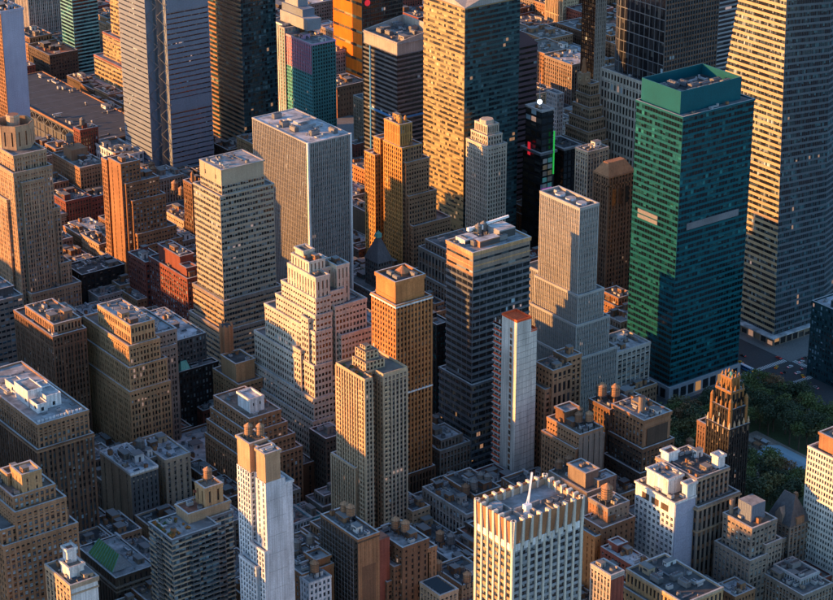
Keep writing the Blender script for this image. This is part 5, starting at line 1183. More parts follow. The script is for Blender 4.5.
for (a, b, c, e, z0_, z1_) in ((7, 9, 19, 21, 0, 5.5), (9, 12, 17, 21, 5.5, 10.5), (11, 15, 14.5, 19, 10.5, 12.5)):
    wb, gb = MB(), MB(); wb.box(a, b, H + z0_, c, e, H + z1_, 0, 2)
    rng = random.Random(int(z1_ * 2))
    facade(wb, gb, (a, e, H + z0_), (a, b, H + z0_), (a, b, H + z1_), (a, e, H + z1_), S('ivory', 'g_dark', bay=3, fh=3, wf=0.6), rng); facade(wb, gb, (a, b, H + z0_), (c, b, H + z0_), (c, b, H + z1_), (a, b, H + z1_), S('ivory', 'g_dark', bay=3, fh=3, wf=0.6), rng)
    o = obj('penthouse', wb.mesh('penthouse', ['ivory', 'ivory', 'roof_tan']), root); obj('windows', gb.mesh('windows', ['g_dark'], True), o, kind='stuff')
rng = random.Random(77)
for i in range(14):
    mb = MB(); r = rng.uniform(0.6, 1.1)
    for q in range(10):
        a, b_2, c = rng.gauss(0, r * .5), rng.gauss(0, r * .5), rng.uniform(0.2, r * 1.5); s = 0.45
        mb.quad((a - s, b_2, c - s), (a + s, b_2 + s * rng.uniform(-1, 1), c), (a + s * .6, b_2 + s, c + s), (a - s * .6, b_2 + s * .5, c + s), 0)
    obj('roof_plant', mb.mesh('roof_plant', [rng.choice(['planter_orange', 'planter_green', 'leaf_dark'])]), ro, (rng.choice([1.6, rng.uniform(1.5, 7)]), rng.uniform(2, d - 2), H + .1))
mb = MB(); mb.box(-1.6, -1.1, 0, 1.6, 0, 0.2); mb.box(-1.6, -1.1, 0.2, 1.6, -1.0, 1.1); mb.box(-1.6, -1.0, .2, -1.5, 0, 1.1); mb.box(1.5, -1.0, .2, 1.6, 0, 1.1)
bm_ = mb.mesh('balcony', ['ivory'])
for i in range(4, int(H / 2.9) - 1):
    z = i * 2.9 + 0.3
    obj('balcony', bm_, root, (0, 2.4, z), R(-90)); obj('balcony', bm_, root, (13.8, -0.5, z)); obj('balcony', bm_, root, (8.2, 7.5, z), 0, (1.6, 1, 1)); obj('balcony', bm_, root, (0, d - 2.4, z), R(-90))

# slim blue white tower
x0, y0, x1, y1, H = k('bluewhite')
st = S('white_blue', 'g_dark', bay=2.5, fh=3.0, wf=0.58, hf=0.6, each=True)
stc = S('beige', 'g_dark')
root = building('apartment_tower', 'slim white tower with blank pale blue flank and tan crown holding roof tanks', 'tower',
    [V(x0, y0 + 14, x1 + 3, y1, 0, H - 15, st, roof=None), V(x0 + 3, y0 + 8, x1 + 3, y0 + 14, 0, H - 15, dict(st, bay=6, wf=0.2), sides='-x', roof=None), V(x0, y0, x1 + 2.5, y0 + 8, 0, H - 15, dict(st, bay=4, wf=0.3), sides='-x', roof=None),
     V(x0, y0 + 14, x1 + 1.5, y1, H - 15, H, stc, sides='', roof='roof_tan', fur=0.4, bulk=0), V(x0 + 3, y0 + 8, x1 + 1.5, y0 + 14, H - 15, H - 1, stc, sides='', roof='roof_tan', fur=0.3, bulk=0), V(x0, y0, x1, y0 + 8, H - 15, H, stc, sides='', roof='roof_pale', fur=2, bulk=0),
     V(x1 + 2.5, y0 + 0.5, x1 + 7, y1, 0, H - 19, S('white_blue'), sides='', roof='roof_pale', fur=0, bulk=0), V(x0 - 2.2, y0 - 0.6, x0, y0 + 12, 0, H - 53, dict(st, bay=3), sides='-x', roof='roof_tan', fur=0.7, bulk=0), V(x0 - 4.4, y0 + 4, x0 - 2.2, y0 + 19, 0, H - 63, dict(st, bay=3), sides='-x', roof='roof_tan', fur=0.7, bulk=0)], origin=(x0, y0))
for i in range(11):
    z = 8 + i * 10.0
    mb = MB(); mb.box(0.3, -0.06, z, x1 - x0 + 2.4, -0.01, z + 0.18); obj('panel_joint', mb.mesh('panel_joint', ['grey_cool']), root)

# crown of fins
x0, y0, x1, y1, H = k('cren')
st = S('rib_white', 'g_office', bay=4.7, fh=3.7, wf=0.76, hf=0.6, pd=0.9, sd=0.3, sp='sand', split=3, bl=0.4)
root = building('office_tower', 'pale stone tower with flaring fin crown and a white roof crane in the foreground', 'tower', [V(x0, y0, x1, y1, 0, H, st, sty=dict(st, sp='grey_cool'), roof=None)])  # spandrel colours hold the light: warm on the sunlit side, cool in shade
w, d = x1 - x0, y1 - y0
mb = MB(); mb.quad((-0.5, -0.5, H + 8.0), (w + .5, -0.5, H + 8.0), (w + .5, d + .5, H + 8.0), (-0.5, d + .5, H + 8.0)); ro = obj('roof', mb.mesh('roof', ['roof_pale']), root)
def flare(p, q, nx_, ny_, nn, rt):
    ln = math.hypot(q[0] - p[0], q[1] - p[1]); ux, uy = (q[0] - p[0]) / ln, (q[1] - p[1]) / ln
    pt = lambda s, o, z: (p[0] + ux * s + nx_ * o, p[1] + uy * s + ny_ * o, z)
    bw = ln / nn
    for i in range(nn):
        s0, s1 = i * bw, (i + 1) * bw
        mb = MB(); a, b = s0 + 0.75, s1 - 0.75
        mb.prism([pt(a + 1.1, 0.25, H - 1), pt(b - 1.1, 0.25, H - 1), pt(b - 1.1, -0.2, H - 1), pt(a + 1.1, -0.2, H - 1)], [pt(a - .3, 1.0, H + 12), pt(b + .3, 1.0, H + 12), pt(b + .3, 0.3, H + 12), pt(a - .3, 0.3, H + 12)])
        obj('crown_panel', mb.mesh('crown_panel', ['terracotta']), rt)
        mb = MB(); mb.prism([pt(a + .2, 0.6, H - 3.2), pt(b - .2, 0.6, H - 3.2), pt(b - .2, -.1, H - 3.2), pt(a + .2, -.1, H - 3.2)], [pt(a + .2, 0.6, H + 0.4), pt(b - .2, 0.6, H + 0.4), pt(b - .2, -.1, H + .4), pt(a + .2, -.1, H + .4)]); obj('louvre_band', mb.mesh('louvre_band', ['white_paint']), rt)
    for i in range(nn + 1):
        s = i * bw
        mb = MB(); mb.prism([pt(s - .75, 1.15, H - 1), pt(s + .75, 1.15, H - 1), pt(s + .75, -.6, H - 1), pt(s - .75, -.6, H - 1)], [pt(s - .6, 1.5, H + 13), pt(s + .6, 1.5, H + 13), pt(s + .6, -1.4, H + 13), pt(s - .6, -1.4, H + 13)])
        obj('crown_fin', mb.mesh('crown_fin', ['rib_white']), rt)
flare((0, d), (0, 0), -1, 0, 6, root); flare((0, 0), (w, 0), 0, -1, 8, root); flare((w, 0), (w, d), 1, 0, 6, root); flare((w, d), (0, d), 0, 1, 8, root)
mb = MB(); mb.ring(0, 0, w, d, H + 8, H + 11, 0.2, 0.7); obj('parapet', mb.mesh('parapet', ['beige_pale']), ro)
mb = MB(); mb.cyl(5.5, 20, H + 8, H + 11, 3.4, None, 16, 0, 1); obj('round_tank', mb.mesh('round_tank', ['grey_cool', 'roof_white']), ro)
for (a, b, c, e, h_) in ((9.5, 0.5, 10.3, d - .5, 2.2), (0.5, 12.5, 26, 13.3, 2.2), (18, 1, 18.8, 13, 2.2)):
    mb = MB(); mb.box(a, b, H + 8, c, e, H + 8 + h_); obj('roof_beam', mb.mesh('roof_beam', ['grey_pale']), ro)
mb = MB(); mb.box(27, 2, H + 8, 39, 13, H + 9.5, 0, 1); obj('plant_room', mb.mesh('plant_room', ['metal_mid', 'roof_tar']), ro)
for i in range(2):
    for j in range(3):
        mb = MB(); mb.cyl(29.5 + 3.5 * j, 4.5 + 5 * i, H + 9.5, H + 10.9, 1.5, 1.6, 12, 0, 1); obj('cooling_fan', mb.mesh('cooling_fan', ['metal_pale', 'metal_dark']), ro)
mb = MB(); mb.cyl(14, 7.5, H + 8, H + 12, 1.6, 1.3, 10); mb.box(12.5, 6.2, H + 11.6, 16, 8.8, H + 14); obj('crane_base', mb.mesh('crane_base', ['white_gloss']), ro)
mb = MB(); mb.beam((14.5, 7.5, H + 12.5), (22.5, 14.5, H + 25), 0.9); mb.beam((14.2, 8.2, H + 13.5), (18.5, 11, H + 18.4), 0.5); obj('crane_arm', mb.mesh('crane_arm', ['white_gloss']), ro)

# --- right half, brown lofts
x0, y0, x1, y1, H = k('brownb')
st = S('tan', 'g_black', bay=3.6, fh=3.8, wf=0.58, hf=0.62, each=True)
building('loft_building', 'tan brick loft tower with tall shafts of windows right of the unfinished tower', 'building',
    [V(x0, y0, x0 + 14, y1, 0, H, dict(st, each=False), sty=S('tan', 'g_black', bay=4.6, fh=8, wf=0.62, hf=0.7), roof='roof_grey', fur=1.3, big=True), V(x0 + 14, y0 + 4, x1, y1, 0, H + 3, st, roof='roof_pale', fur=1), V(x0 - 4, y0 + 2, x0, y1 + 1, 0, H - 12, dict(st, each=False), fur=0, bulk=0)])
x0, y0, x1, y1, H = k('r2')
st = S('grey_stone', 'g_warm', bay=3.1, fh=3.6, wf=0.58, hf=0.6, each=True)
building('loft_building', 'grey stone loft with stepped flank and fins below the tan loft tower', 'building',
    [V(x0, y0, x1, y1, 0, H, S('tan', 'g_warm', bay=3.1, fh=3.6, wf=0.6, hf=0.62), sty=S('grey_stone', 'g_black', bay=5, fh=30, wf=0.15, hf=0.9, pd=0.6), roof='roof_tan', fur=1.0), V(x0 + 3, y1 - 12, x1 - 3, y1 - 3, H, H + 7, S('brown', wf=0.2), sides='', roof='roof_pale', fur=0.3, bulk=0), V(x1, y0 + 4, x1 + 5, y1 - 3, 0, H - 7, dict(st, w='grey_stone', sp='grey_stone'), fur=0, bulk=0), V(x0 - 2, y0 + 1, x0, y1 + 2, 0, H - 9, dict(st, w='tan', sp='tan', each=False), fur=0, bulk=0)])
x0, y0, x1, y1, H = k('r2b')
building('loft_building', 'plain grey stucco block with long penthouse just behind the fin crowned tower', 'building',
    [V(x0, y0, x1, y1, 0, H, S('grey_stone', 'g_black', bay=6, fh=4, wf=0.15, hf=0.4), roof='roof_tan', fur=0.4, bulk=0), V(x0 + 3, y0 + 5, x1 - 3, y1 - 12, H, H + 9, S('grey_stone', wf=0.1), sides='', roof='roof_pale', fur=0.2, bulk=0), V(x1 - 6, y0 + 1, x1 + 6, y0 + 9, 0, H + 4, S('grey_stone', 'g_black', bay=4, fh=4, wf=0.2), roof='roof_white', fur=0.8, bulk=0)])
x0, y0, x1, y1, H = k('r3')
st = S('brick_tan', 'g_office', bay=3.4, fh=3.8, wf=0.62, hf=0.52, each=True)
sb = S('brown_dark', 'g_office', bay=3.4, fh=3.8, wf=0.6, hf=0.6)
root = building('loft_building', 'brown setback loft with blank framed end wall left of the park trees', 'building',
    [V(x0, y0, x1, y1 + 2, 0, H, st, sty=S('tan'), sides='-x', roof='roof_pale', fur=1.3), V(x0 - 2, y0 - 2, x1 + 1, y1 + 2, 0, H - 17, dict(st, w='brown', sp='brown'), stx=dict(sb), fur=0.2, bulk=0), V(x0 - 5, y0 - 4, x1 + 2, y1 + 2, 0, H - 31, sb, fur=0.3, bulk=0), V(x0 - 2, y1 + 2, x1 + 4, y1 + 20, 0, H - 3, dict(sb, w='brown', sp='brown'), roof='roof_tan', fur=1)])
mb = MB(); mb.box(2.5, -0.5, H - 24, 18.5, -0.42, H - 5, 0); obj('wall_panel', mb.mesh('wall_panel', ['brown_dark']), root)
mb = MB(); mb.cyl(7, 10, H, H + 10.5, 2.1, 2.0, 12, 0, 1); obj('tank_column', mb.mesh('tank_column', ['grey_stone', 'metal_dark']), root)
x0, y0, x1, y1, H = k('r4')
st = S('white_paint', 'g_black', bay=4.1, fh=3.5, wf=0.58, hf=0.45, pd=0.15, sd=0.12, each=True)
root = building('hotel_building', 'white hotel slab, half sunlit yellow, with square windows and blank lavender end wall', 'building',
    [V(x0, y0, x1, y1, 0, H - 8, st, sides='-x', roof=None, sty=S('lavender')), V(x0, y0, x1, y1, H - 8, H, S('white_paint'), sides='', roof='roof_tan', fur=0.8, bulk=0, par=0.8, pm='white_paint'), V(x0 + 3, y0 + 9, x1 - 1, y1 - 5, H, H + 9, S('white_paint', wf=0.1), sides='', roof='roof_pale', fur=1, bulk=0), V(x1 - 6, y0, x1 + 0.5, y0 + 4, H, H + 8, S('white_paint'), sides='', roof='roof_pale', fur=0, bulk=0)])
mb = MB(); mb.box(0.3, -0.5, 0, x1 - x0, -0.05, H - 0.4); obj('blank_end_wall', mb.mesh('blank_end_wall', ['lavender']), root)  # white wall in shade: the lavender shade tint is put into its colour
for i in range(3):
    mb = MB(); mb.box(-0.2, 5 + i * 7.5, H - 7, -0.03, 10.5 + i * 7.5, H - 3.2); obj('vent_opening', mb.mesh('vent_opening', ['brown_dark']), root)
for i in range(8):
    mb = MB(); mb.box(0.4, -0.56, 5 + i * 7.4, x1 - x0 - 0.1, -0.51, 5.14 + i * 7.4); obj('panel_joint', mb.mesh('panel_joint', ['grey_cool']), root)
x0, y0, x1, y1, H = k('r5')
st = S('grey_stone', 'g_black', bay=4.0, fh=4.0, wf=0.6, hf=0.62, pd=0.4, sd=0.2)
building('club_building', 'tall stone building with deep cornices and a planted terrace roof', 'building',
    [V(x0, y0, x1, y1, 0, H, st, roof='roof_tar', fur=1.2, ledge=[(H - 0.6, 0.8)], trim='beige', par=1.0), V(x0 - 2, y0 - 4, x1 + 5, y1 - 4, 0, H - 15, S('grey_stone', 'g_black', bay=4.0, fh=9, wf=0.58, hf=0.7, pd=0.5), roof='roof_tan', fur=0.6, bulk=0, ledge=[(H - 15.5, 1.2), (H - 29, 0.9)], trim='beige'),
     V(x0 + 1, y1 - 8, x0 + 8, y1 - 2, H, H + 5, S('white_paint', wf=0.1), sides='', roof='roof_red', fur=0), V(x1 - 6, y0 + 2, x1 - 1, y0 + 7, H, H + 7, S('white_paint'), sides='', roof='roof_white', fur=0)], origin=(x0, y0))

# black and gold tower
x0, y0, x1, y1, H = k('radiator')
st = S('black_brick', 'g_warm', bay=2.4, fh=3.5, wf=0.58, hf=0.62, pd=0.45, sd=0.12, sp='black_brick')
x0 -= 1; x1 += 3
vols = [V(x0, y0, x1, y1, 0, H - 3, st, fur=0, bulk=0, par=0.6), V(x0 + 1.2, y0 + 1.2, x1 - 1.2, y1 - 1.2, H - 3, H + 8, st, fur=0, bulk=0, par=0.6), V(x0 + 2.8, y0 + 3, x1 - 2.8, y1 - 3, H + 8, H + 17, S('black_brick', 'g_black', bay=2.2, fh=9, wf=0.56, hf=0.7, pd=0.4, sp='gold_leaf'), fur=0, bulk=0, pm='gold_leaf'),
        V(x0 + 4.4, y0 + 5, x1 - 4.4, y1 - 5, H + 17, H + 24, S('gold_leaf', 'g_black', bay=2, fh=7, wf=0.35, hf=0.6, pd=0.4), fur=0, bulk=0), V(x0 + 1, y1, x1 - 2, y1 + 8, 0, H - 8, S('brown', 'g_black', bay=2.4, fh=3.5, wf=0.4, sp='brown_dark'), fur=0.3, bulk=0)]
root = building('gothic_tower', 'black brick gothic tower with gilded pinnacled crown before the park trees', 'tower', vols)
w, d = x1 - x0, y1 - y0
def pinnacles(i0, z, h, nx_, ny_, m_):
    for i in range(nx_ + 1):
        for j in range(ny_ + 1):
            if i in (0, nx_) or j in (0, ny_):
                px_, py_ = i0 + (w - 2 * i0) * i / nx_, i0 + (d - 2 * i0) * j / ny_
                mb = MB(); mb.box(px_ - .5, py_ - .5, z - 4, px_ + .5, py_ + .5, z + h * .5); mb.cyl(px_, py_, z + h * .5, z + h, 0.7, 0.12, 4, 0, None, True, 0.5)
                obj('pinnacle', mb.mesh('pinnacle', [m_]), root)
pinnacles(0.2, H - 3, 4.5, 4, 4, 'ivory'); pinnacles(1.4, H + 8, 4.5, 3, 4, 'gold_leaf'); pinnacles(3.0, H + 17, 4.2, 3, 3, 'gold_leaf'); pinnacles(4.8, H + 24, 3.4, 2, 3, 'gold_leaf')
for (a, b) in ((1.5, 1.5), (w - 1.5, 1.5), (1.5, d - 1.5), (w - 1.5, d - 1.5)):
    mb = MB(); mb.cyl(a, b, H - 2, H + 13, 1.2, None, 8); mb.cyl(a, b, H + 13, H + 15, 1.3, 0.3, 8); obj('corner_turret', mb.mesh('corner_turret', ['gold_leaf']), root)
mb = MB(); mb.cyl(w / 2, d / 2, H + 24, H + 27, 1.8, 0.6, 6); obj('finial', mb.mesh('finial', ['copper']), root)

x0, y0, x1, y1, H = k('r7')
st = S('grey_stone', 'g_office', bay=3.2, fh=3.6, wf=0.6, hf=0.62, each=True)
root = building('loft_building', 'grey brown setback building with a ribbed zinc penthouse box', 'building',
    [V(x0, y0, x1, y1, 0, H, st, roof='roof_tan', fur=0.5, bulk=0, par=1.2), V(x0 - 3, y0 - 3, x0 + 9, y1 + 2, 0, H - 17, st, fur=0, bulk=0), V(x0 + 9, y0 - 2, x1 + 3, y1, 0, H - 12, dict(st, each=False), fur=0, bulk=0)])
mb = MB(); mb.box(5, 6, H, 15, 16, H + 10, 0, 1)
for i in range(8):
    mb.box(4.85, 6.4 + i * 1.2, H, 5, 6.7 + i * 1.2, H + 10, 0); mb.box(5.4 + i * 1.2, 5.85, H, 5.7 + i * 1.2, 6, H + 10, 0)
obj('penthouse', mb.mesh('penthouse', ['ceramic', 'roof_pale']), root)
mb = MB(); mb.cyl(3, 19, H, H + 9, 1.2, None, 10, 0); obj('chimney', mb.mesh('chimney', ['grey_stone']), root)
x0, y0, x1, y1, H = k('chateau')
root = building('chateau_building', 'grey brown building with steep slate chateau roof and gable near the park pavilion', 'building',
    [V(x0, y0, x1 + 3, y1, 0, H - 8, S('grey_stone', 'g_office', bay=3.0, fh=3.6, wf=0.6, hf=0.62, each=True), roof=None), V(x0 - 4, y0 + 2, x0, y1 + 6, 0, H - 16, S('grey_stone', 'g_office', bay=3, fh=3.6, wf=0.58), fur=0.2, bulk=0)])
w, d = x1 + 3 - x0, y1 - y0
mb = MB(); z = H - 8; mb.prism([(-.5, -.5, z), (w + .5, -.5, z), (w + .5, d + .5, z), (-.5, d + .5, z)], [(w / 2 - .4, 4, z + 15), (w / 2 + .4, 4, z + 15), (w / 2 + .4, d - 4, z + 15), (w / 2 - .4, d - 4, z + 15)]); obj('slate_roof', mb.mesh('slate_roof', ['slate']), root)
mb = MB(); mb.box(-0.6, d * .35, z, 3, d * .65, z + 5); mb.prism([(-.6, d * .35, z + 5), (4.5, d * .35, z + 5), (4.5, d * .65, z + 5), (-.6, d * .65, z + 5)], [(-.6, d * .5 - .1, z + 8.5), (4.5, d * .5 - .1, z + 8.5), (4.5, d * .5 + .1, z + 8.5), (-.6, d * .5 + .1, z + 8.5)]); obj('dormer_gable', mb.mesh('dormer_gable', ['grey_stone']), root)
mb = MB(); mb.box(w * .3, -0.6, z, w * .7, 2.5, z + 4); mb.box(w - 2.5, d * .5, z, w - 0.7, d * .5 + 2, z + 13); obj('chimney', mb.mesh('chimney', ['tan']), root)
x0, y0, x1, y1, H = k('whitegrid')
building('office_tower', 'white gridded office tower with a brown penthouse at the right edge', 'office tower',
    [V(x0, y0, x1, y1, 0, H, S('white_grid', 'g_office', bay=2.35, fh=3.5, wf=0.66, hf=0.6, pd=0.5, sd=0.4), roof='roof_tan', fur=0.2, bulk=0), V(x0 + 3, y0 + 3, x1 - 3, y1 - 4, H, H + 9, S('brick_tan', 'g_dark', bay=3, fh=9, wf=0.2), sides='', roof='roof_grey', fur=0.6)])
x0, y0, x1, y1, H = k('r10')
building('low_block', 'low grey loft crowded with blue grey machinery in the bottom right corner', 'building', [V(x0, y0, x1 + 4, y1 - 6, 0, H, S('grey_stone', 'g_dark', bay=2.8, fh=4, wf=0.58, each=True), roof='roof_grey', fur=2.6, big=True, bulk=2), V(x0 + 6, y0 + 8, x1 + 2, y1 - 10, H, H + 4, S('grey_cool', 'g_dark', bay=2, fh=4, wf=0.58), roof='roof_tar', fur=1.2, big=True, bulk=0)])
x0, y0, x1, y1, H = k('r11')
building('loft_building', 'orange sunlit building with black tar roof panels at the bottom edge', 'building',
    [V(x0, y0, x1, y1, 0, H, S('sand', 'g_dark', bay=3.6, fh=9, wf=0.56, hf=0.7), roof='roof_tar', pm='beige_pale', fur=0.7, bulk=1, big=True, par=1.2), V(x0 - 3, y0 + 2, x0, y1 + 6, 0, H - 9, S('sand', 'g_dark', bay=3.6, fh=4, wf=0.58), fur=0.2, bulk=0)])
x0, y0, x1, y1, H = k('r12')
building('townhouse', 'narrow grey house with pale cornice in front of the red brick walk-up', 'building', [V(x0, y0, x1, y1, 0, H, S('grey_pale', 'g_dark', bay=2.6, fh=3.6, wf=0.58, each=True), sty=S('brick_red', wf=0.1), roof='roof_grey', fur=0.6, ledge=[(H - 1, 0.6)])])
x0, y0, x1, y1, H = k('r12b')
building('townhouse', 'bright red brick walk-up with patched white roof right of the fin crowned tower', 'building', [V(x0, y0, x1, y1, 0, H, S('brick_red', 'g_dark', bay=3, fh=3.6, wf=0.58, each=True), roof='roof_white', fur=0.8), V(x0 - 9, y0 + 6, x0, y1 - 4, 0, H - 7, S('brick_red', 'g_dark', bay=3, fh=3.6, wf=0.56), roof='roof_white', pm='white_paint', fur=0.6), V(x0 + 3, y1 - 9, x1 - 2, y1 - 2, H, H + 4, S('brick_red'), sides='', roof='roof_white', fur=0, bulk=0)])
x0, y0, x1, y1, H = k('r13')
building('loft_building', 'rough brown brick block with sunlit patches and wooden roof tank', 'building', [V(x0, y0, x1, y1, 0, H, S('brown', 'g_black', bay=5, fh=4, wf=0.3, hf=0.6), roof='roof_tan', fur=0.8), V(x0 + 7, y0 + 4, x1 - 1, y1 + 3, 0, H + 8, S('grey_stone', 'g_black', bay=5, fh=4, wf=0.25), stx=S('brick_tan', wf=0.15), roof='roof_tan', fur=1), V(x0 - 4, y0 + 1, x0, y1 + 4, 0, H - 4, S('brick_orange', 'g_black', bay=5, fh=4, wf=0.2), fur=0, bulk=0)])
x0, y0, x1, y1, H = k('r14')
building('low_block', 'low tan building with a jumble of vents and a blue roof patch beside tar roof', 'building', [V(x0, y0, x1, y1, 0, H, S('brick_tan', 'g_dark', bay=3, fh=4, wf=0.56), roof='roof_white', fur=3.0)])
x0, y0, x1, y1, H = k('rightteal')
building('office_tower', 'dark blue green office block at the right edge above the trees', 'office block', [V(x0, y0, x1, y1 + 2, 0, H, S('teal_dark', 'g_navy', bay=3, fh=4, wf=0.7, hf=0.6, pd=0.4), stx=S('teal_dark', 'g_blue', bay=3, fh=4, wf=0.7, hf=0.6, pd=0.4), roof='roof_white', fur=0.5)])

# --- bottom centre
x0, y0, x1, y1, H = k('c1')
root = building('townhouse', 'row of low pastel shopfronts, the last one teal, near a street food umbrella', 'building', [V(x0, y0, x1 - 7, y1, 0, H, S('white_paint', 'g_dark', bay=2.4, fh=4.4, wf=0.58, hf=0.62, each=True), roof='roof_grey', fur=0.8), V(x1 - 7, y0, x1, y1, 0, H - 0.5, S('westin_teal', 'g_dark', bay=2.4, fh=4.4, wf=0.58, hf=0.62, each=True), roof='roof_grey', fur=0.6)])
mb = MB(); mb.cyl(x1 - x0 - 5, -3.4, 2.2, 3.4, 2.2, 0.1, 8, 0, None, True); mb.cyl(x1 - x0 - 5, -3.4, 0, 2.4, 0.1, None, 6, 0); obj('awning', mb.mesh('awning', ['car_red']), root)
x0, y0, x1, y1, H = k('c2')
building('low_block', 'plain brown brick block with few windows behind the slim white tower', 'building', [V(x0, y0, x1, y1 + 6, 0, H + 3, S('brown', 'g_dark', bay=6, fh=6, wf=0.2, hf=0.6), roof='roof_tar')])
x0, y0, x1, y1, H = k('c3')
building('loft_building', 'narrow near black brick building at the foot of the white ziggurat', 'building', [V(x0, y0, x1, y1 + 6, 0, H, S('brown_dark', 'g_black', bay=3, fh=3.8, wf=0.56), roof='roof_tar', bulk=1)])
x0, y0, x1, y1, H = k('c4')
root = building('loft_building', 'building wrapped in dark scaffolding with tan end wall and blind arch', 'building', [V(x0, y0, x1 + 2, y1, 0, H, S('brown_dark', 'g_black', bay=3.4, fh=3.6, wf=0.58), sty=S('brick_tan', wf=0.1), roof='roof_grey', fur=1.4, pm='brick_tan')])
w, d = x1 + 2 - x0, y1 - y0
for i in range(int(H / 3.0)):
    mb = MB(); z = i * 3.0 + 1; mb.box(-3.0, 0.2, z, -0.6, d - .2, z + 0.16, 0, None, True); mb.box(-3.05, 0.2, z + 0.9, -2.95, d - .2, z + 1.05, 1); obj('scaffold_deck', mb.mesh('scaffold_deck', ['brown_dark', 'metal_mid']), root)
for i in range(12):
    mb = MB(); mb.box(-3.06, 0.2 + i * d / 12, 0, -2.9, 0.36 + i * d / 12, H + 1.5); obj('scaffold_pole', mb.mesh('scaffold_pole', ['metal_mid']), root)
mb = MB(); mb.box(2, -0.5, 4, w - 2, -0.42, H - 16); mb.cyl(w / 2, 0, 0, 0.08, (w - 4) / 2, None, 20); 
for i in range(len(mb.v) - 40, len(mb.v)):
    a, b, c = mb.v[i]; mb.v[i] = (a, -0.5 + c, H - 16 + b)
obj('blind_arch', mb.mesh('blind_arch', ['brown']), root)
mb = MB(); mb.box(w, -0.3, 0, w + 7, 9, H - 4, 0, 1); obj('red_side_wing', mb.mesh('red_side_wing', ['brick_red', 'roof_red']), root)
x0, y0, x1, y1, H = k('c5')
building('loft_building', 'pinkish brick building with four water tanks near the scaffolded block', 'building', [V(x0, y0, x1, y1, 0, H, S('brick_tan', 'g_blue', bay=3.4, fh=3.6, wf=0.62, hf=0.6, each=True), sty=S('brick_tan', wf=0.1), roof='roof_grey', fur=1.0), V(x0 - 1, y0 - 8, x0 + 12, y0 - 0.5, 0, H - 1, S('white_blue', 'g_blue', bay=3.6, fh=3.6, wf=0.56), roof='roof_pale', fur=1.2), V(x0 + 10, y0 + 2, x1, y0 + 12, H, H + 4, S('brick_tan'), sides='', roof='roof_pale', fur=0.4, bulk=0)])
x0, y0, x1, y1, H = k('c6')
building('loft_building', 'brown brick walk-up with stepped terraces and twin wooden tanks', 'building', [V(x0, y0, x1, y1, 0, H, S('brown', 'g_dark', bay=3.2, fh=3.6, wf=0.56, each=True), sty=S('brown', 'g_dark', bay=5, fh=3.6, wf=0.3), roof='roof_pale', fur=1.2), V(x0 - 4, y0 + 2, x0, y1 - 2, 0, H - 11, S('brown', 'g_dark', bay=3.2, fh=3.6, wf=0.56), fur=0.4, bulk=0), V(x0 - 7, y0 + 4, x0 - 4, y1 - 4, 0, H - 20, S('brown', 'g_dark', bay=3.2, fh=3.6, wf=0.56), fur=0.2, bulk=0), V(x1, y0, x1 + 5, y1 - 8, 0, H - 6, S('brick_tan', 'g_dark', bay=4, fh=3.6, wf=0.3), fur=0.3, bulk=0)])
x0, y0, x1, y1, H = k('c7')
building('loft_building', 'grey loft with tall shopfront windows and rooftop sheds behind the fin crowned tower', 'building', [V(x0, y0, x1 + 8, y1, 0, H, S('grey_pale', 'g_dark', bay=3.6, fh=6, wf=0.6, hf=0.7, each=True), sty=S('grey_dark', 'g_dark', bay=4, fh=5, wf=0.3), roof='roof_grey', fur=1.5, bulk=2), V(x1 + 8, y0 + 12, x1 + 26, y1, 0, H + 2, S('brick_tan', 'g_dark', bay=4, fh=5, wf=0.3), roof='roof_tar', fur=1.5, bulk=2)])
x0, y0, x1, y1, H = k('c8')
building('low_block', 'low block with wide white roof, green skylights and water tanks', 'building', [V(x0, y0, x1 + 2, y1, 0, H, S('grey_dark', 'g_dark', bay=4, fh=4, wf=0.56), roof='roof_white', fur=1.2)])
x0, y0, x1, y1, H = k('c9')
root = building('townhouse', 'small pale house with dark solar panels on its roof at the bottom edge', 'building', [V(x0, y0, x1, y1, 0, H, S('beige_pale', 'g_dark', bay=3, fh=3.6, wf=0.58, each=True), roof='roof_pale', fur=0, bulk=0)])
for i in range(6):
    mb = MB(); mb.quad((1.2, 1 + i * 2.6, H + 0.4), (x1 - x0 - 1.2, 1 + i * 2.6, H + 0.4), (x1 - x0 - 1.2, 3 + i * 2.6, H + 1.3), (1.2, 3 + i * 2.6, H + 1.3)); obj('solar_panel', mb.mesh('solar_panel', ['car_glass']), root)

# ---------------------------------------------------------------- wooden water tanks on the roofs
def tank_meshes(mat):
    d = {}
    mb = MB(); mb.cyl(0, 0, 2.6, 6.4, 2.0, 1.9, 14, 0)
    for z in (2.9, 3.6, 4.4, 5.3, 6.1):
        mb.cyl(0, 0, z, z + 0.12, 2.06, None, 14, 1)
    d['tank'] = mb.mesh('tank', [mat, 'metal_dark'])
    mb = MB(); mb.cyl(0, 0, 6.4, 8.0, 2.15, 0.12, 14, 0, None, True); d['cone_roof'] = mb.mesh('cone_roof', [mat])
    mb = MB(); mb.box(-2.0, -2.0, 2.3, 2.0, 2.0, 2.6, 0, None, True); d['platform'] = mb.mesh('platform', ['metal_dark'])
    mb = MB(); mb.box(-0.16, -0.16, 0, 0.16, 0.16, 2.3); d['leg'] = mb.mesh('leg', ['metal_dark'])
    return d
TANKS = {m: tank_meshes(m) for m in ('wood_tank', 'wood_tank_pale', 'wood_tank_grey')}

def water_tower(label, x, y, z, mat='wood_tank', s=1.0):
    t = thing('water_tower', label, 'water tower', (x, y, z), 0, 'rooftop water towers')
    s *= 1.28
    t.scale = (s, s, s)
    T = TANKS[mat]
    for p in ('tank', 'cone_roof', 'platform'):
        obj(p, T[p], t)
    for a in (-1.5, 1.5):
        for b in (-1.5, 1.5):
            obj('leg', T['leg'], t, (a, b, 0))

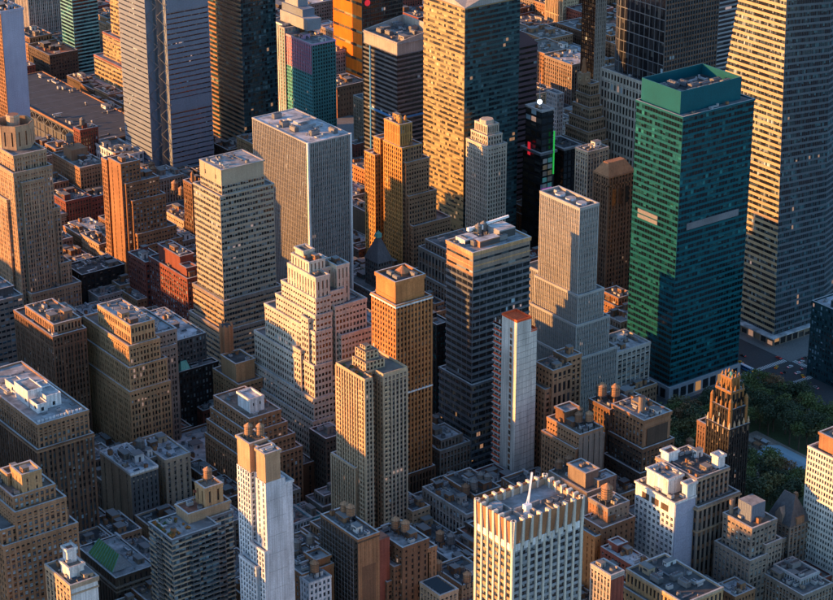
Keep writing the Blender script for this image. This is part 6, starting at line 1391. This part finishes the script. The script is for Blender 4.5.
W = [
    ('dull brown water tower behind the stepped brick tower, left of the pair', 816.3, 1462.2, 20, 'wood_tank', 1.0), ('dull brown water tower behind the stepped brick tower, right of the pair', 812, 1452, 20, 'wood_tank', 1.0),
    ('orange lit water tower behind the stepped brick tower, taller of two', 799, 1396, 26, 'wood_tank_pale', 1.1), ('orange lit water tower close to the cream tower edge', 799, 1386, 25, 'wood_tank_pale', 1.0),
    ('left water tower atop the slim white tower crown', 505.5, 822.0, 133.2, 'wood_tank_pale', 0.85), ('right water tower atop the slim white tower crown', 510.0, 818.5, 133.2, 'wood_tank_pale', 0.85),
    ('round wooden tank on the tan tower block of the balcony apartments', 509.5, 870.0, 87.2, 'wood_tank_pale', 0.9),
    ('left grey water tower on the pinkish brick roof', 546, 843, 45.2, 'wood_tank_grey', 0.85), ('right grey water tower with orange cone on the pinkish brick roof', 551, 838, 49.2, 'wood_tank_grey', 0.85), ('water tower on the small white annex of the pinkish brick building', 541, 819.5, 44.2, 'wood_tank_pale', 0.95),
    ('left orange water tower on the scaffolded building', 568.2, 831, 65.2, 'wood_tank_pale', 0.9), ('right orange water tower on the scaffolded building', 568.4, 826, 65.2, 'wood_tank_pale', 0.95),
    ('left water tower of the brown walk-up with terraces', 590, 815.7, 55.2, 'wood_tank_pale', 0.95), ('right water tower of the brown walk-up with terraces', 592, 810.0, 55.2, 'wood_tank_pale', 0.95),
    ('brown water tower on the wide white low roof', 644.5, 849, 14.2, 'wood_tank_pale', 0.95), ('grey water tower on the wide white low roof', 647.5, 843, 14.2, 'wood_tank_grey', 0.95),
    ('squat water tower beside the solar panel house', 612, 808, 26, 'wood_tank_pale', 0.9), ('slim water tower by the flank of the fin crowned tower', 617, 789, 26, 'wood_tank_pale', 0.9),
    ('left dark water tower on the grey loft roof sheds', 677, 868, 25.2, 'wood_tank', 0.95), ('right dark water tower on the grey loft roof sheds', 682, 867, 27.2, 'wood_tank_grey', 0.95), ('far grey water tower on the grey loft, left twin', 691, 872, 27.2, 'wood_tank_grey', 0.9), ('far grey water tower on the grey loft, right twin', 693, 868, 27.2, 'wood_tank_grey', 0.9),
    ('front water tower on the grey stone loft with fins', 745, 850.2, 58.2, 'wood_tank', 0.9), ('middle water tower on the grey stone loft with fins', 750.5, 847.3, 58.2, 'wood_tank_pale', 0.9), ('rear water tower on the grey stone loft with fins', 750.5, 856, 58.2, 'wood_tank', 0.85),
    ('dark water tower behind the plain grey stucco block, left', 719, 836.0, 42.2, 'wood_tank', 0.85), ('dark water tower behind the plain grey stucco block, right', 726, 836, 42.2, 'wood_tank', 0.85),
    ('left water tower on the rear wing of the brown setback loft', 778, 868, 58.2, 'wood_tank_pale', 1.15), ('right water tower on the rear wing of the brown setback loft', 784, 863, 58.2, 'wood_tank_pale', 1.1),
    ('large wooden tank on the rough brown brick block', 695.5, 769, 58.4, 'wood_tank_pale', 1.25),
    ('small water tower in front of the park trees left of the gothic tower', 813.1, 828.3, 30, 'wood_tank', 0.9),
    ('dark water tower tucked beside the tan ziggurat', 434, 884, 82.2, 'wood_tank', 0.8), ('stone grey tank on the pale stone block roof', 543.2, 1003, 39.3, 'wood_tank_grey', 1.0),
    ('silver tank on the tan stepped loft below the bus station', 758, 1488, 48.2, 'wood_tank_grey', 1.1), ('silver tank on the red brick house below the bus station', 800, 1546, 39.2, 'wood_tank_grey', 0.9),
    ('left dark tank on the dark glass tower roof', 749.5, 951, 142.2, 'wood_tank_grey', 0.85), ('right dark tank on the dark glass tower roof', 754.2, 952, 142.2, 'wood_tank_grey', 0.85),
]
for a in W:
    water_tower(*a)

# ---------------------------------------------------------------- infill buildings in the gaps of the blocks
CF, CR = math.cos(R(53.5)), math.sin(R(53.5))
def project(x, y, z):
    p = Vector((x, y, z - 618.0))
    th = R(23.13)
    Fw = Vector((CF * math.cos(th), CR * math.cos(th), -math.sin(th))); Rt = Vector((CR, -CF, 0)); Up = Rt.cross(Fw)
    q = p.dot(Fw)
    return 416.5 + 2183 * p.dot(Rt) / q, 300 - 2183 * p.dot(Up) / q

REF = [(k_, K[k_], t_) for k_, t_ in (('nyt', 'rod clad tower'), ('westin', 'teal hotel'), ('yellow', 'gold and teal tower'), ('green', 'emerald tower'), ('slab', 'ribbed slab'), ('cream', 'cream banded tower'), ('bricksteps', 'stepped brick tower'), ('turret', 'octagon crowned tower'), ('beigelit', 'glowing beige block'), ('bigleft', 'brown loft with white penthouses'), ('brownset', 'tan ziggurat'), ('teeblock', 'pale stone block'), ('balcony', 'balcony apartments'), ('brownset2', 'brown brick ziggurat'), ('setback', 'white ziggurat tower'), ('orangebrick', 'orange brick tower'), ('dark', 'dark glass tower'), ('ribbed', 'stepped ribbed tower'), ('constr', 'unfinished tower'), ('creamres', 'cream apartment tower'), ('bluewhite', 'slim white tower'), ('cren', 'fin crowned tower'), ('r3', 'brown setback loft'), ('r4', 'white hotel slab'), ('r7', 'zinc penthouse building'), ('whitegrid', 'white gridded tower'), ('golddeco', 'golden art deco tower'), ('whitedeco', 'white art deco tower'), ('crown', 'crowned black tower'), ('conde', 'stone grid tower'), ('orangeslab', 'orange glass slab'), ('pierstone', 'pier fronted tower'), ('browndark', 'brown banded tower'), ('redbrick', 'dark red loft'), ('tanpair', 'pale beige slab'), ('paramount', 'clock tower'), ('stripe', 'charcoal striped tower'), ('c4', 'scaffolded building'), ('r11', 'tar roofed building'), ('f5', 'black warehouse'))]
INFILL = [('brown', 'brown brick', 'roof_grey'), ('tan', 'tan brick', 'roof_tar'), ('brick_red', 'red brick', 'roof_grey'), ('grey_stone', 'grey stone', 'roof_pale'), ('brick_tan', 'ochre brick', 'roof_tan'), ('beige', 'beige stone', 'roof_tar'), ('grey_stone', 'grey stone', 'roof_white'), ('brown_dark', 'dark brown brick', 'roof_red'), ('tan', 'tan brick', 'roof_tan'), ('grey_pale', 'pale grey', 'roof_grey')]
ROOFWORD = {'roof_grey': 'grey roof', 'roof_tar': 'tar roof', 'roof_white': 'white roof', 'roof_pale': 'pale roof', 'roof_tan': 'tan roof', 'roof_red': 'reddish roof'}
PLAN.append((808, 690, 957, 905))      # park
PLAN.append((1002, 1452, 1128, 1640))  # yard in front of the orange slab
PLAN.append((985, 920, 1105, 1050))    # crystal tower forecourt
PLAN.append((808, 1540, 868, 1750))    # bus station
rng = random.Random(2024)
seen_labels = {}
cand = []
SKIP = set(SKIP_INFILL)
for (a, b) in xs:
    for (c, d_) in ys:
        far = c > 1440 or a > 1070
        lot_w, lot_d = (20, 26) if not far else (34, 40)
        nx_, ny_ = max(1, round((b - a - 4) / lot_w)), max(1, round((d_ - c - 4) / lot_d))
        for i in range(nx_):
            for j in range(ny_):
                x_0, x_1 = a + 2 + (b - a - 4) * i / nx_, a + 2 + (b - a - 4) * (i + 1) / nx_
                y_0, y_1 = c + 2 + (d_ - c - 4) * j / ny_, c + 2 + (d_ - c - 4) * (j + 1) / ny_
                h_ = rng.uniform(10, 21) if not far else rng.uniform(13, 27)
                if a > 1230 or c > 1790:
                    h_ *= 1.5
                wm, word, rk = rng.choice(INFILL)
                cut = rng.uniform(0, 3)
                # shrink away from planned footprints
                for (p, q, r_, s_) in PLAN:
                    if p - 0.6 < x_1 and r_ + 0.6 > x_0 and q - 0.6 < y_1 and s_ + 0.6 > y_0:
                        opts = [(r_ + 0.6, y_0, x_1, y_1), (x_0, y_0, p - 0.6, y_1), (x_0, s_ + 0.6, x_1, y_1), (x_0, y_0, x_1, q - 0.6)]
                        x_0, y_0, x_1, y_1 = max(opts, key=lambda o: max(0, o[2] - o[0]) * max(0, o[3] - o[1]))
                        if x_1 - x_0 < 6 or y_1 - y_0 < 6:
                            break
                if x_1 - x_0 < 6 or y_1 - y_0 < 6:
                    continue
                px_, py_ = project((x_0 + x_1) / 2, (y_0 + y_1) / 2, h_)
                if not (-35 < px_ < 868 and -30 < py_ < 630):
                    continue
                cand.append((x_0, y_0, x_1, y_1, h_, wm, word, rk, far))
for n_, (x_0, y_0, x_1, y_1, h_, wm, word, rk, far) in enumerate(cand):
    if n_ in SKIP:
        continue
    ref = min(REF, key=lambda r: math.hypot((r[1][0] + r[1][2]) / 2 - (x_0 + x_1) / 2, (r[1][1] + r[1][3]) / 2 - (y_0 + y_1) / 2))
    kindw = 'low' if h_ < 20 else ('mid-rise' if h_ < 34 else 'taller')
    side = 'behind' if (x_0 + y_0) > (ref[1][0] + ref[1][1]) + 12 else ('in front of' if (x_0 + y_0) < (ref[1][0] + ref[1][1]) - 12 else 'beside')
    base = '%s %s building with %s %s the %s' % (kindw, word, ROOFWORD[rk], side, ref[2])
    seen_labels[base] = seen_labels.get(base, 0) + 1
    lab = base if seen_labels[base] == 1 else base + ', ' + ['', 'second one', 'third one', 'fourth one', 'fifth one', 'sixth one'][min(5, seen_labels[base] - 1)]
    st = S(wm, 'g_warm' if n_ % 3 else 'g_dark', bay=3.2 if not far else 3.6, fh=3.7, wf=0.54, hf=0.58)
    vols = [V(x_0, y_0, x_1, y_1, 0.14, h_, st, roof=rk, fur=1.2 if not far else 0.7, bulk=1 + n_ % 2)]
    if n_ % 4 == 0 and x_1 - x_0 > 14 and y_1 - y_0 > 14:
        vols.append(V(x_0 + 3, y_0 + 3, x_1 - 4, y_1 - 5, h_, h_ + 5, st, roof=rk, fur=0.6))
    building('city_building', lab, 'building', vols, seed=n_, group='infill buildings between the towers')

# ---------------------------------------------------------------- park
mb = MB(); mb.quad((812, 694, 0.148), (955, 694, 0.148), (955, 903, 0.148), (812, 903, 0.148)); obj('park_lawn', mb.mesh('park_lawn', ['lawn']), kind='structure')
mb = MB(); mb.quad((858, 800, 0.152), (908, 800, 0.152), (908, 866, 0.152), (858, 866, 0.152)); obj('plaza_paving', mb.mesh('plaza_paving', ['plaza']), kind='structure')
root = thing('park_pavilion', 'pale blue tent roofed pavilion on the park plaza', 'pavilion', (874, 800, 0.15))
mb = MB(); mb.box(1, 1, 0, 23, 35, 5); obj('wall', mb.mesh('wall', ['grey_cool']), root)
mb = MB(); mb.prism([(0, 0, 5), (24, 0, 5), (24, 36, 5), (0, 36, 5)], [(11.5, 1, 9), (12.5, 1, 9), (12.5, 35, 9), (11.5, 35, 9)], 0, None, True); obj('tent_roof', mb.mesh('tent_roof', ['tent']), root)
rng = random.Random(31)
for i in range(3):
    for j in range(1, 3):
        x, y = 884 + j * 6.4, 840 + i * 6.2
        c_ = rng.choices(range(5), [5, 4, 3, 0.8, 3])[0]
        col = ['plaza', 'brick_tan', 'metal_pale', 'blue_tarp', 'grey_stone'][c_]
        t = thing('market_stall', '%s roofed market stall on the park plaza, %s from the pavilion in the %s row' % (['brown', 'tan', 'pale', 'blue', 'grey'][c_], ['first', 'second', 'third', 'fourth'][i], ['near', 'middle', 'far'][j]), 'market stall', (x, y, 0.16), 0, 'market stalls on the park plaza')
        mb = MB(); mb.box(0, 0, 0, 3.4, 4.6, 2.6); obj('booth', mb.mesh('booth', ['grey_stone']), t)
        mb = MB(); mb.prism([(-.3, -.3, 2.6), (3.7, -.3, 2.6), (3.7, 4.9, 2.6), (-.3, 4.9, 2.6)], [(1.6, 0, 3.7), (1.8, 0, 3.7), (1.8, 4.6, 3.7), (1.6, 4.6, 3.7)], 0, None, True); obj('canopy', mb.mesh('canopy', [col]), t)

def crown_mesh(seed, mat):
    rg = random.Random(seed)
    mb = MB()
    lobes = [(rg.uniform(-3.2, 3.2), rg.uniform(-3.2, 3.2), rg.uniform(8.5, 14.5), rg.uniform(1.8, 3.0)) for _ in range(13)]
    for (lx, ly, lz, lr) in lobes:
        for _ in range(95):
            a, b = rg.uniform(0, 2 * math.pi), math.acos(rg.uniform(-0.8, 1))
            r = lr * rg.uniform(0.72, 1.05)
            p = Vector((lx + r * math.sin(b) * math.cos(a), ly + r * math.sin(b) * math.sin(a), lz + r * 0.85 * math.cos(b)))
            u = Vector((rg.gauss(0, 1), rg.gauss(0, 1), rg.gauss(0, 0.6))).normalized(); v = u.cross(Vector((rg.gauss(0, 1), rg.gauss(0, 1), rg.gauss(0, 1)))).normalized()
            s = rg.uniform(0.28, 0.55)
            mb.quad(tuple(p - u * s), tuple(p + v * s * 0.7), tuple(p + u * s), tuple(p - v * s * 0.7))
    return mb.mesh('crown', [mat])
def trunk_mesh(seed):
    rg = random.Random(seed)
    mb = MB(); mb.cyl(0, 0, 0, 6.5, 0.42, 0.28, 8)
    for k_ in range(5):
        a = 2 * math.pi * k_ / 5 + rg.random()
        mb.beam((0, 0, 5.2 + 0.3 * k_), (2.6 * math.cos(a), 2.6 * math.sin(a), 10 + rg.random() * 2), 0.22)
    return mb.mesh('trunk', ['bark'])
CROWNS = [crown_mesh(i, m_) for i, m_ in enumerate(['leaf_green', 'leaf_dark', 'leaf_olive', 'leaf_green', 'leaf_dark', 'leaf_autumn'])]
TRUNKS = [trunk_mesh(i) for i in range(3)]
rng = random.Random(9)
spots = []
for i in range(16):
    for j in range(24):
        x, y = 818 + i * 9.0 + rng.uniform(-2.5, 2.5), 700 + j * 8.8 + rng.uniform(-2.5, 2.5)
        if x > 952 or y > 901 or (866 < x < 907 and 796 < y < 866) or (x < 905 and y < 770) or rng.random() < 0.01:
            continue
        px_, py_ = project(x, y, 12)
        if not (640 < px_ < 850 and 360 < py_ < 500):
            continue
        spots.append((x, y, 15 - i, 23 - j))
NUMBER = ['first', 'second', 'third', 'fourth', 'fifth', 'sixth', 'seventh', 'eighth', 'ninth', 'tenth', 'eleventh', 'twelfth', 'thirteenth', 'fourteenth', 'fifteenth', 'sixteenth', 'seventeenth', 'eighteenth', 'nineteenth', 'twentieth', 'twenty-first', 'twenty-second', 'twenty-third', 'twenty-fourth']
for n_, (x, y, i, j) in enumerate(spots):
    q = rng.choices(range(6), [4, 4, 3, 4, 4, 1.0])[0]
    s, s2, rz = rng.uniform(1.15, 1.5), rng.uniform(0.85, 1.05), rng.uniform(0, 6.3)
    if n_ in SKIP_TREES:
        continue
    nm = '%s park tree, %s from the avenue in the %s row from the wide street' % (['green', 'dark green', 'olive', 'leafy green', 'deep green', 'brown tinged'][q], NUMBER[j], NUMBER[i])
    t = thing('park_tree', nm, 'tree', (x, y, 0.15), rz, 'trees in the park')
    t.scale = (s, s, s * s2)
    obj('crown', CROWNS[q], t); obj('trunk', TRUNKS[n_ % 3], t)

# ---------------------------------------------------------------- vehicles
def loft(mb, secs, m):
    """rings of (x, half width, z low, z high) joined into one hull"""
    i = len(mb.v)
    for (x, hw, zl, zh) in secs:
        mb.v += [(x, -hw, zl), (x, hw, zl), (x, hw, zh), (x, -hw, zh)]
    for k_ in range(len(secs) - 1):
        for q in range(4):
            a, b = i + 4 * k_ + q, i + 4 * k_ + (q + 1) % 4
            mb.f.append((a, a + 4, b + 4, b)); mb.m.append(m); mb.t.append(0)
    e = i + 4 * (len(secs) - 1)
    mb.f.append((i, i + 1, i + 2, i + 3)); mb.m.append(m); mb.t.append(0)
    mb.f.append((e + 3, e + 2, e + 1, e)); mb.m.append(m); mb.t.append(0)
CARM = {}
def car_mesh(col):
    if col not in CARM:
        mb = MB(); loft(mb, [(-2.3, 0.78, 0.4, 0.85), (-2.1, 0.88, 0.3, 0.98), (-1.0, 0.92, 0.28, 1.0), (0.9, 0.92, 0.28, 0.98), (1.9, 0.88, 0.3, 0.86), (2.25, 0.76, 0.4, 0.7)], 0)
        loft(mb, [(-1.1, 0.62, 1.42, 1.46), (0.2, 0.62, 1.42, 1.47)], 0)
        body = mb.mesh('body', [col])
        mb = MB(); loft(mb, [(-1.75, 0.74, 0.95, 0.99), (-1.1, 0.66, 0.95, 1.42), (0.2, 0.66, 0.95, 1.42), (0.95, 0.76, 0.95, 0.99)], 0); glassm = mb.mesh('cabin_glass', ['car_glass'])
        CARM[col] = (body, glassm)
    return CARM[col]
mb = MB(); mb.cyl(0, 0, -0.11, 0.11, 0.33, None, 12, 0, 1, True); WHEEL = mb.mesh('wheel', ['rubber', 'metal_pale'])
mb = MB(); mb.box(-0.03, -0.14, -0.07, 0.03, 0.14, 0.07, 0, None, True); HL = mb.mesh('headlight', ['head_lamp'])
mb = MB(); mb.box(-0.03, -0.14, -0.07, 0.03, 0.14, 0.07, 0, None, True); TL_ = mb.mesh('tail_light', ['tail_lamp'])
def car(label, col, x, y, rz, group=None):
    t = thing('car', label, 'car', (x, y, 0.006), rz, group)
    b, g = car_mesh(col)
    obj('body', b, t); obj('cabin_glass', g, t)
    for a in (-1.4, 1.4):
        for c in (-0.84, 0.84):
            o = obj('wheel', WHEEL, t, (a, c, 0.33)); o.rotation_euler = (R(90), 0, 0)
    for c in (-0.6, 0.6):
        obj('headlight', HL, t, (2.24, c, 0.62)); obj('tail_light', TL_, t, (-2.3, c, 0.7))
CARS = [('car_black', 'black car in the middle of the junction by the park trees', 984, 917, 0), ('car_white', 'white car entering the junction beside the park trees', 991, 911, 0), 
        ('car_yellow', 'yellow taxi turning out of the wide street beside the emerald tower', 972, 946, 90), ('car_black', 'black car waiting in the wide street beside the emerald tower', 981, 953, 90), ('car_silver', 'silver car in the wide street along the tree line', 984, 888, 90), ('car_white', 'white car on the avenue right in front of the crystal tower canopy', 1006, 922, 0), ('car_red', 'red car at the kerb below the crystal tower canopy', 998, 936, 90)]
CARS += [('car_yellow', 'yellow taxi turning past the bus at the junction', 986, 926, 30), ('car_white', 'white car crossing the far side of the junction', 994, 921, 0), ('car_yellow', 'yellow taxi stopped before the far crossing', 990, 905.5, 60), ('car_silver', 'silver car just leaving the junction past the canopy', 1000, 914, 0), ('car_black', 'black car parked by the kerb of the crystal tower', 1012, 925, 0), ]
for col, lab, x, y, rz in CARS:
    car(lab, col, x, y, R(rz))
def bus(label, x, y, rz):
    t = thing('bus', label, 'bus', (x, y, 0.006), rz)
    mb = MB(); loft(mb, [(-6, 1.2, 0.45, 2.95), (-5.8, 1.27, 0.35, 3.05), (5.7, 1.27, 0.35, 3.05), (6, 1.2, 0.45, 2.9)], 0); obj('body', mb.mesh('body', ['bus_blue']), t)
    mb = MB(); mb.box(-5.7, -1.15, 3.06, 5.6, 1.15, 3.22, 0); obj('roof', mb.mesh('roof', ['bus_white']), t)
    for s_ in (-1, 1):
        for i in range(6):
            mb = MB(); mb.box(-5.2 + i * 1.75, s_ * 1.27 - 0.02, 1.5, -3.7 + i * 1.75, s_ * 1.27 + 0.02, 2.6, 0, None, True); obj('window', mb.mesh('window', ['car_glass']), t)
        for a in (-3.9, 3.9):
            o = obj('wheel', WHEEL, t, (a, s_ * 1.15, 0.48), 0, (1.45, 1.45, 1.45)); o.rotation_euler = (R(90), 0, 0)
    mb = MB(); mb.box(5.96, -1.05, 1.3, 6.04, 1.05, 2.6, 0, None, True); obj('windscreen', mb.mesh('windscreen', ['car_glass']), t)
    mb = MB(); mb.box(-6.03, -1.0, 0.9, -5.95, 1.0, 2.2, 0, None, True); obj('rear_panel', mb.mesh('rear_panel', ['neon_amber']), t)
bus('city bus with pale blue roof crossing the junction by the emerald tower', 967, 935, R(90))

# ---------------------------------------------------------------- unseen blocks added past the left edge of the view: they keep the low sun off the lower floors
rng = random.Random(6)
yy = 908.0
n_ = 0
order = ['first', 'second', 'third', 'fourth', 'fifth', 'sixth', 'seventh', 'eighth', 'ninth', 'tenth', 'eleventh', 'twelfth', 'thirteenth', 'fourteenth']
while yy < 1470:
    wd = rng.uniform(34, 48)
    hh = 118 + rng.uniform(-9, 7)
    if 1250 < yy:
        hh -= 14
    building('shade_block', '%s masonry block beyond the left edge of the view, counted from the nearest' % order[n_], 'building',
        [V(318 + rng.uniform(-6, 4), yy, 350 + rng.uniform(-3, 6), yy + wd - 1.0, 0.14, hh, S(rng.choice(['brown', 'tan', 'grey_stone']), 'g_dark', bay=4, fh=4, wf=0.5), fur=0, bulk=1)], group='unseen shading blocks beyond the left edge')
    yy += wd
    n_ += 1
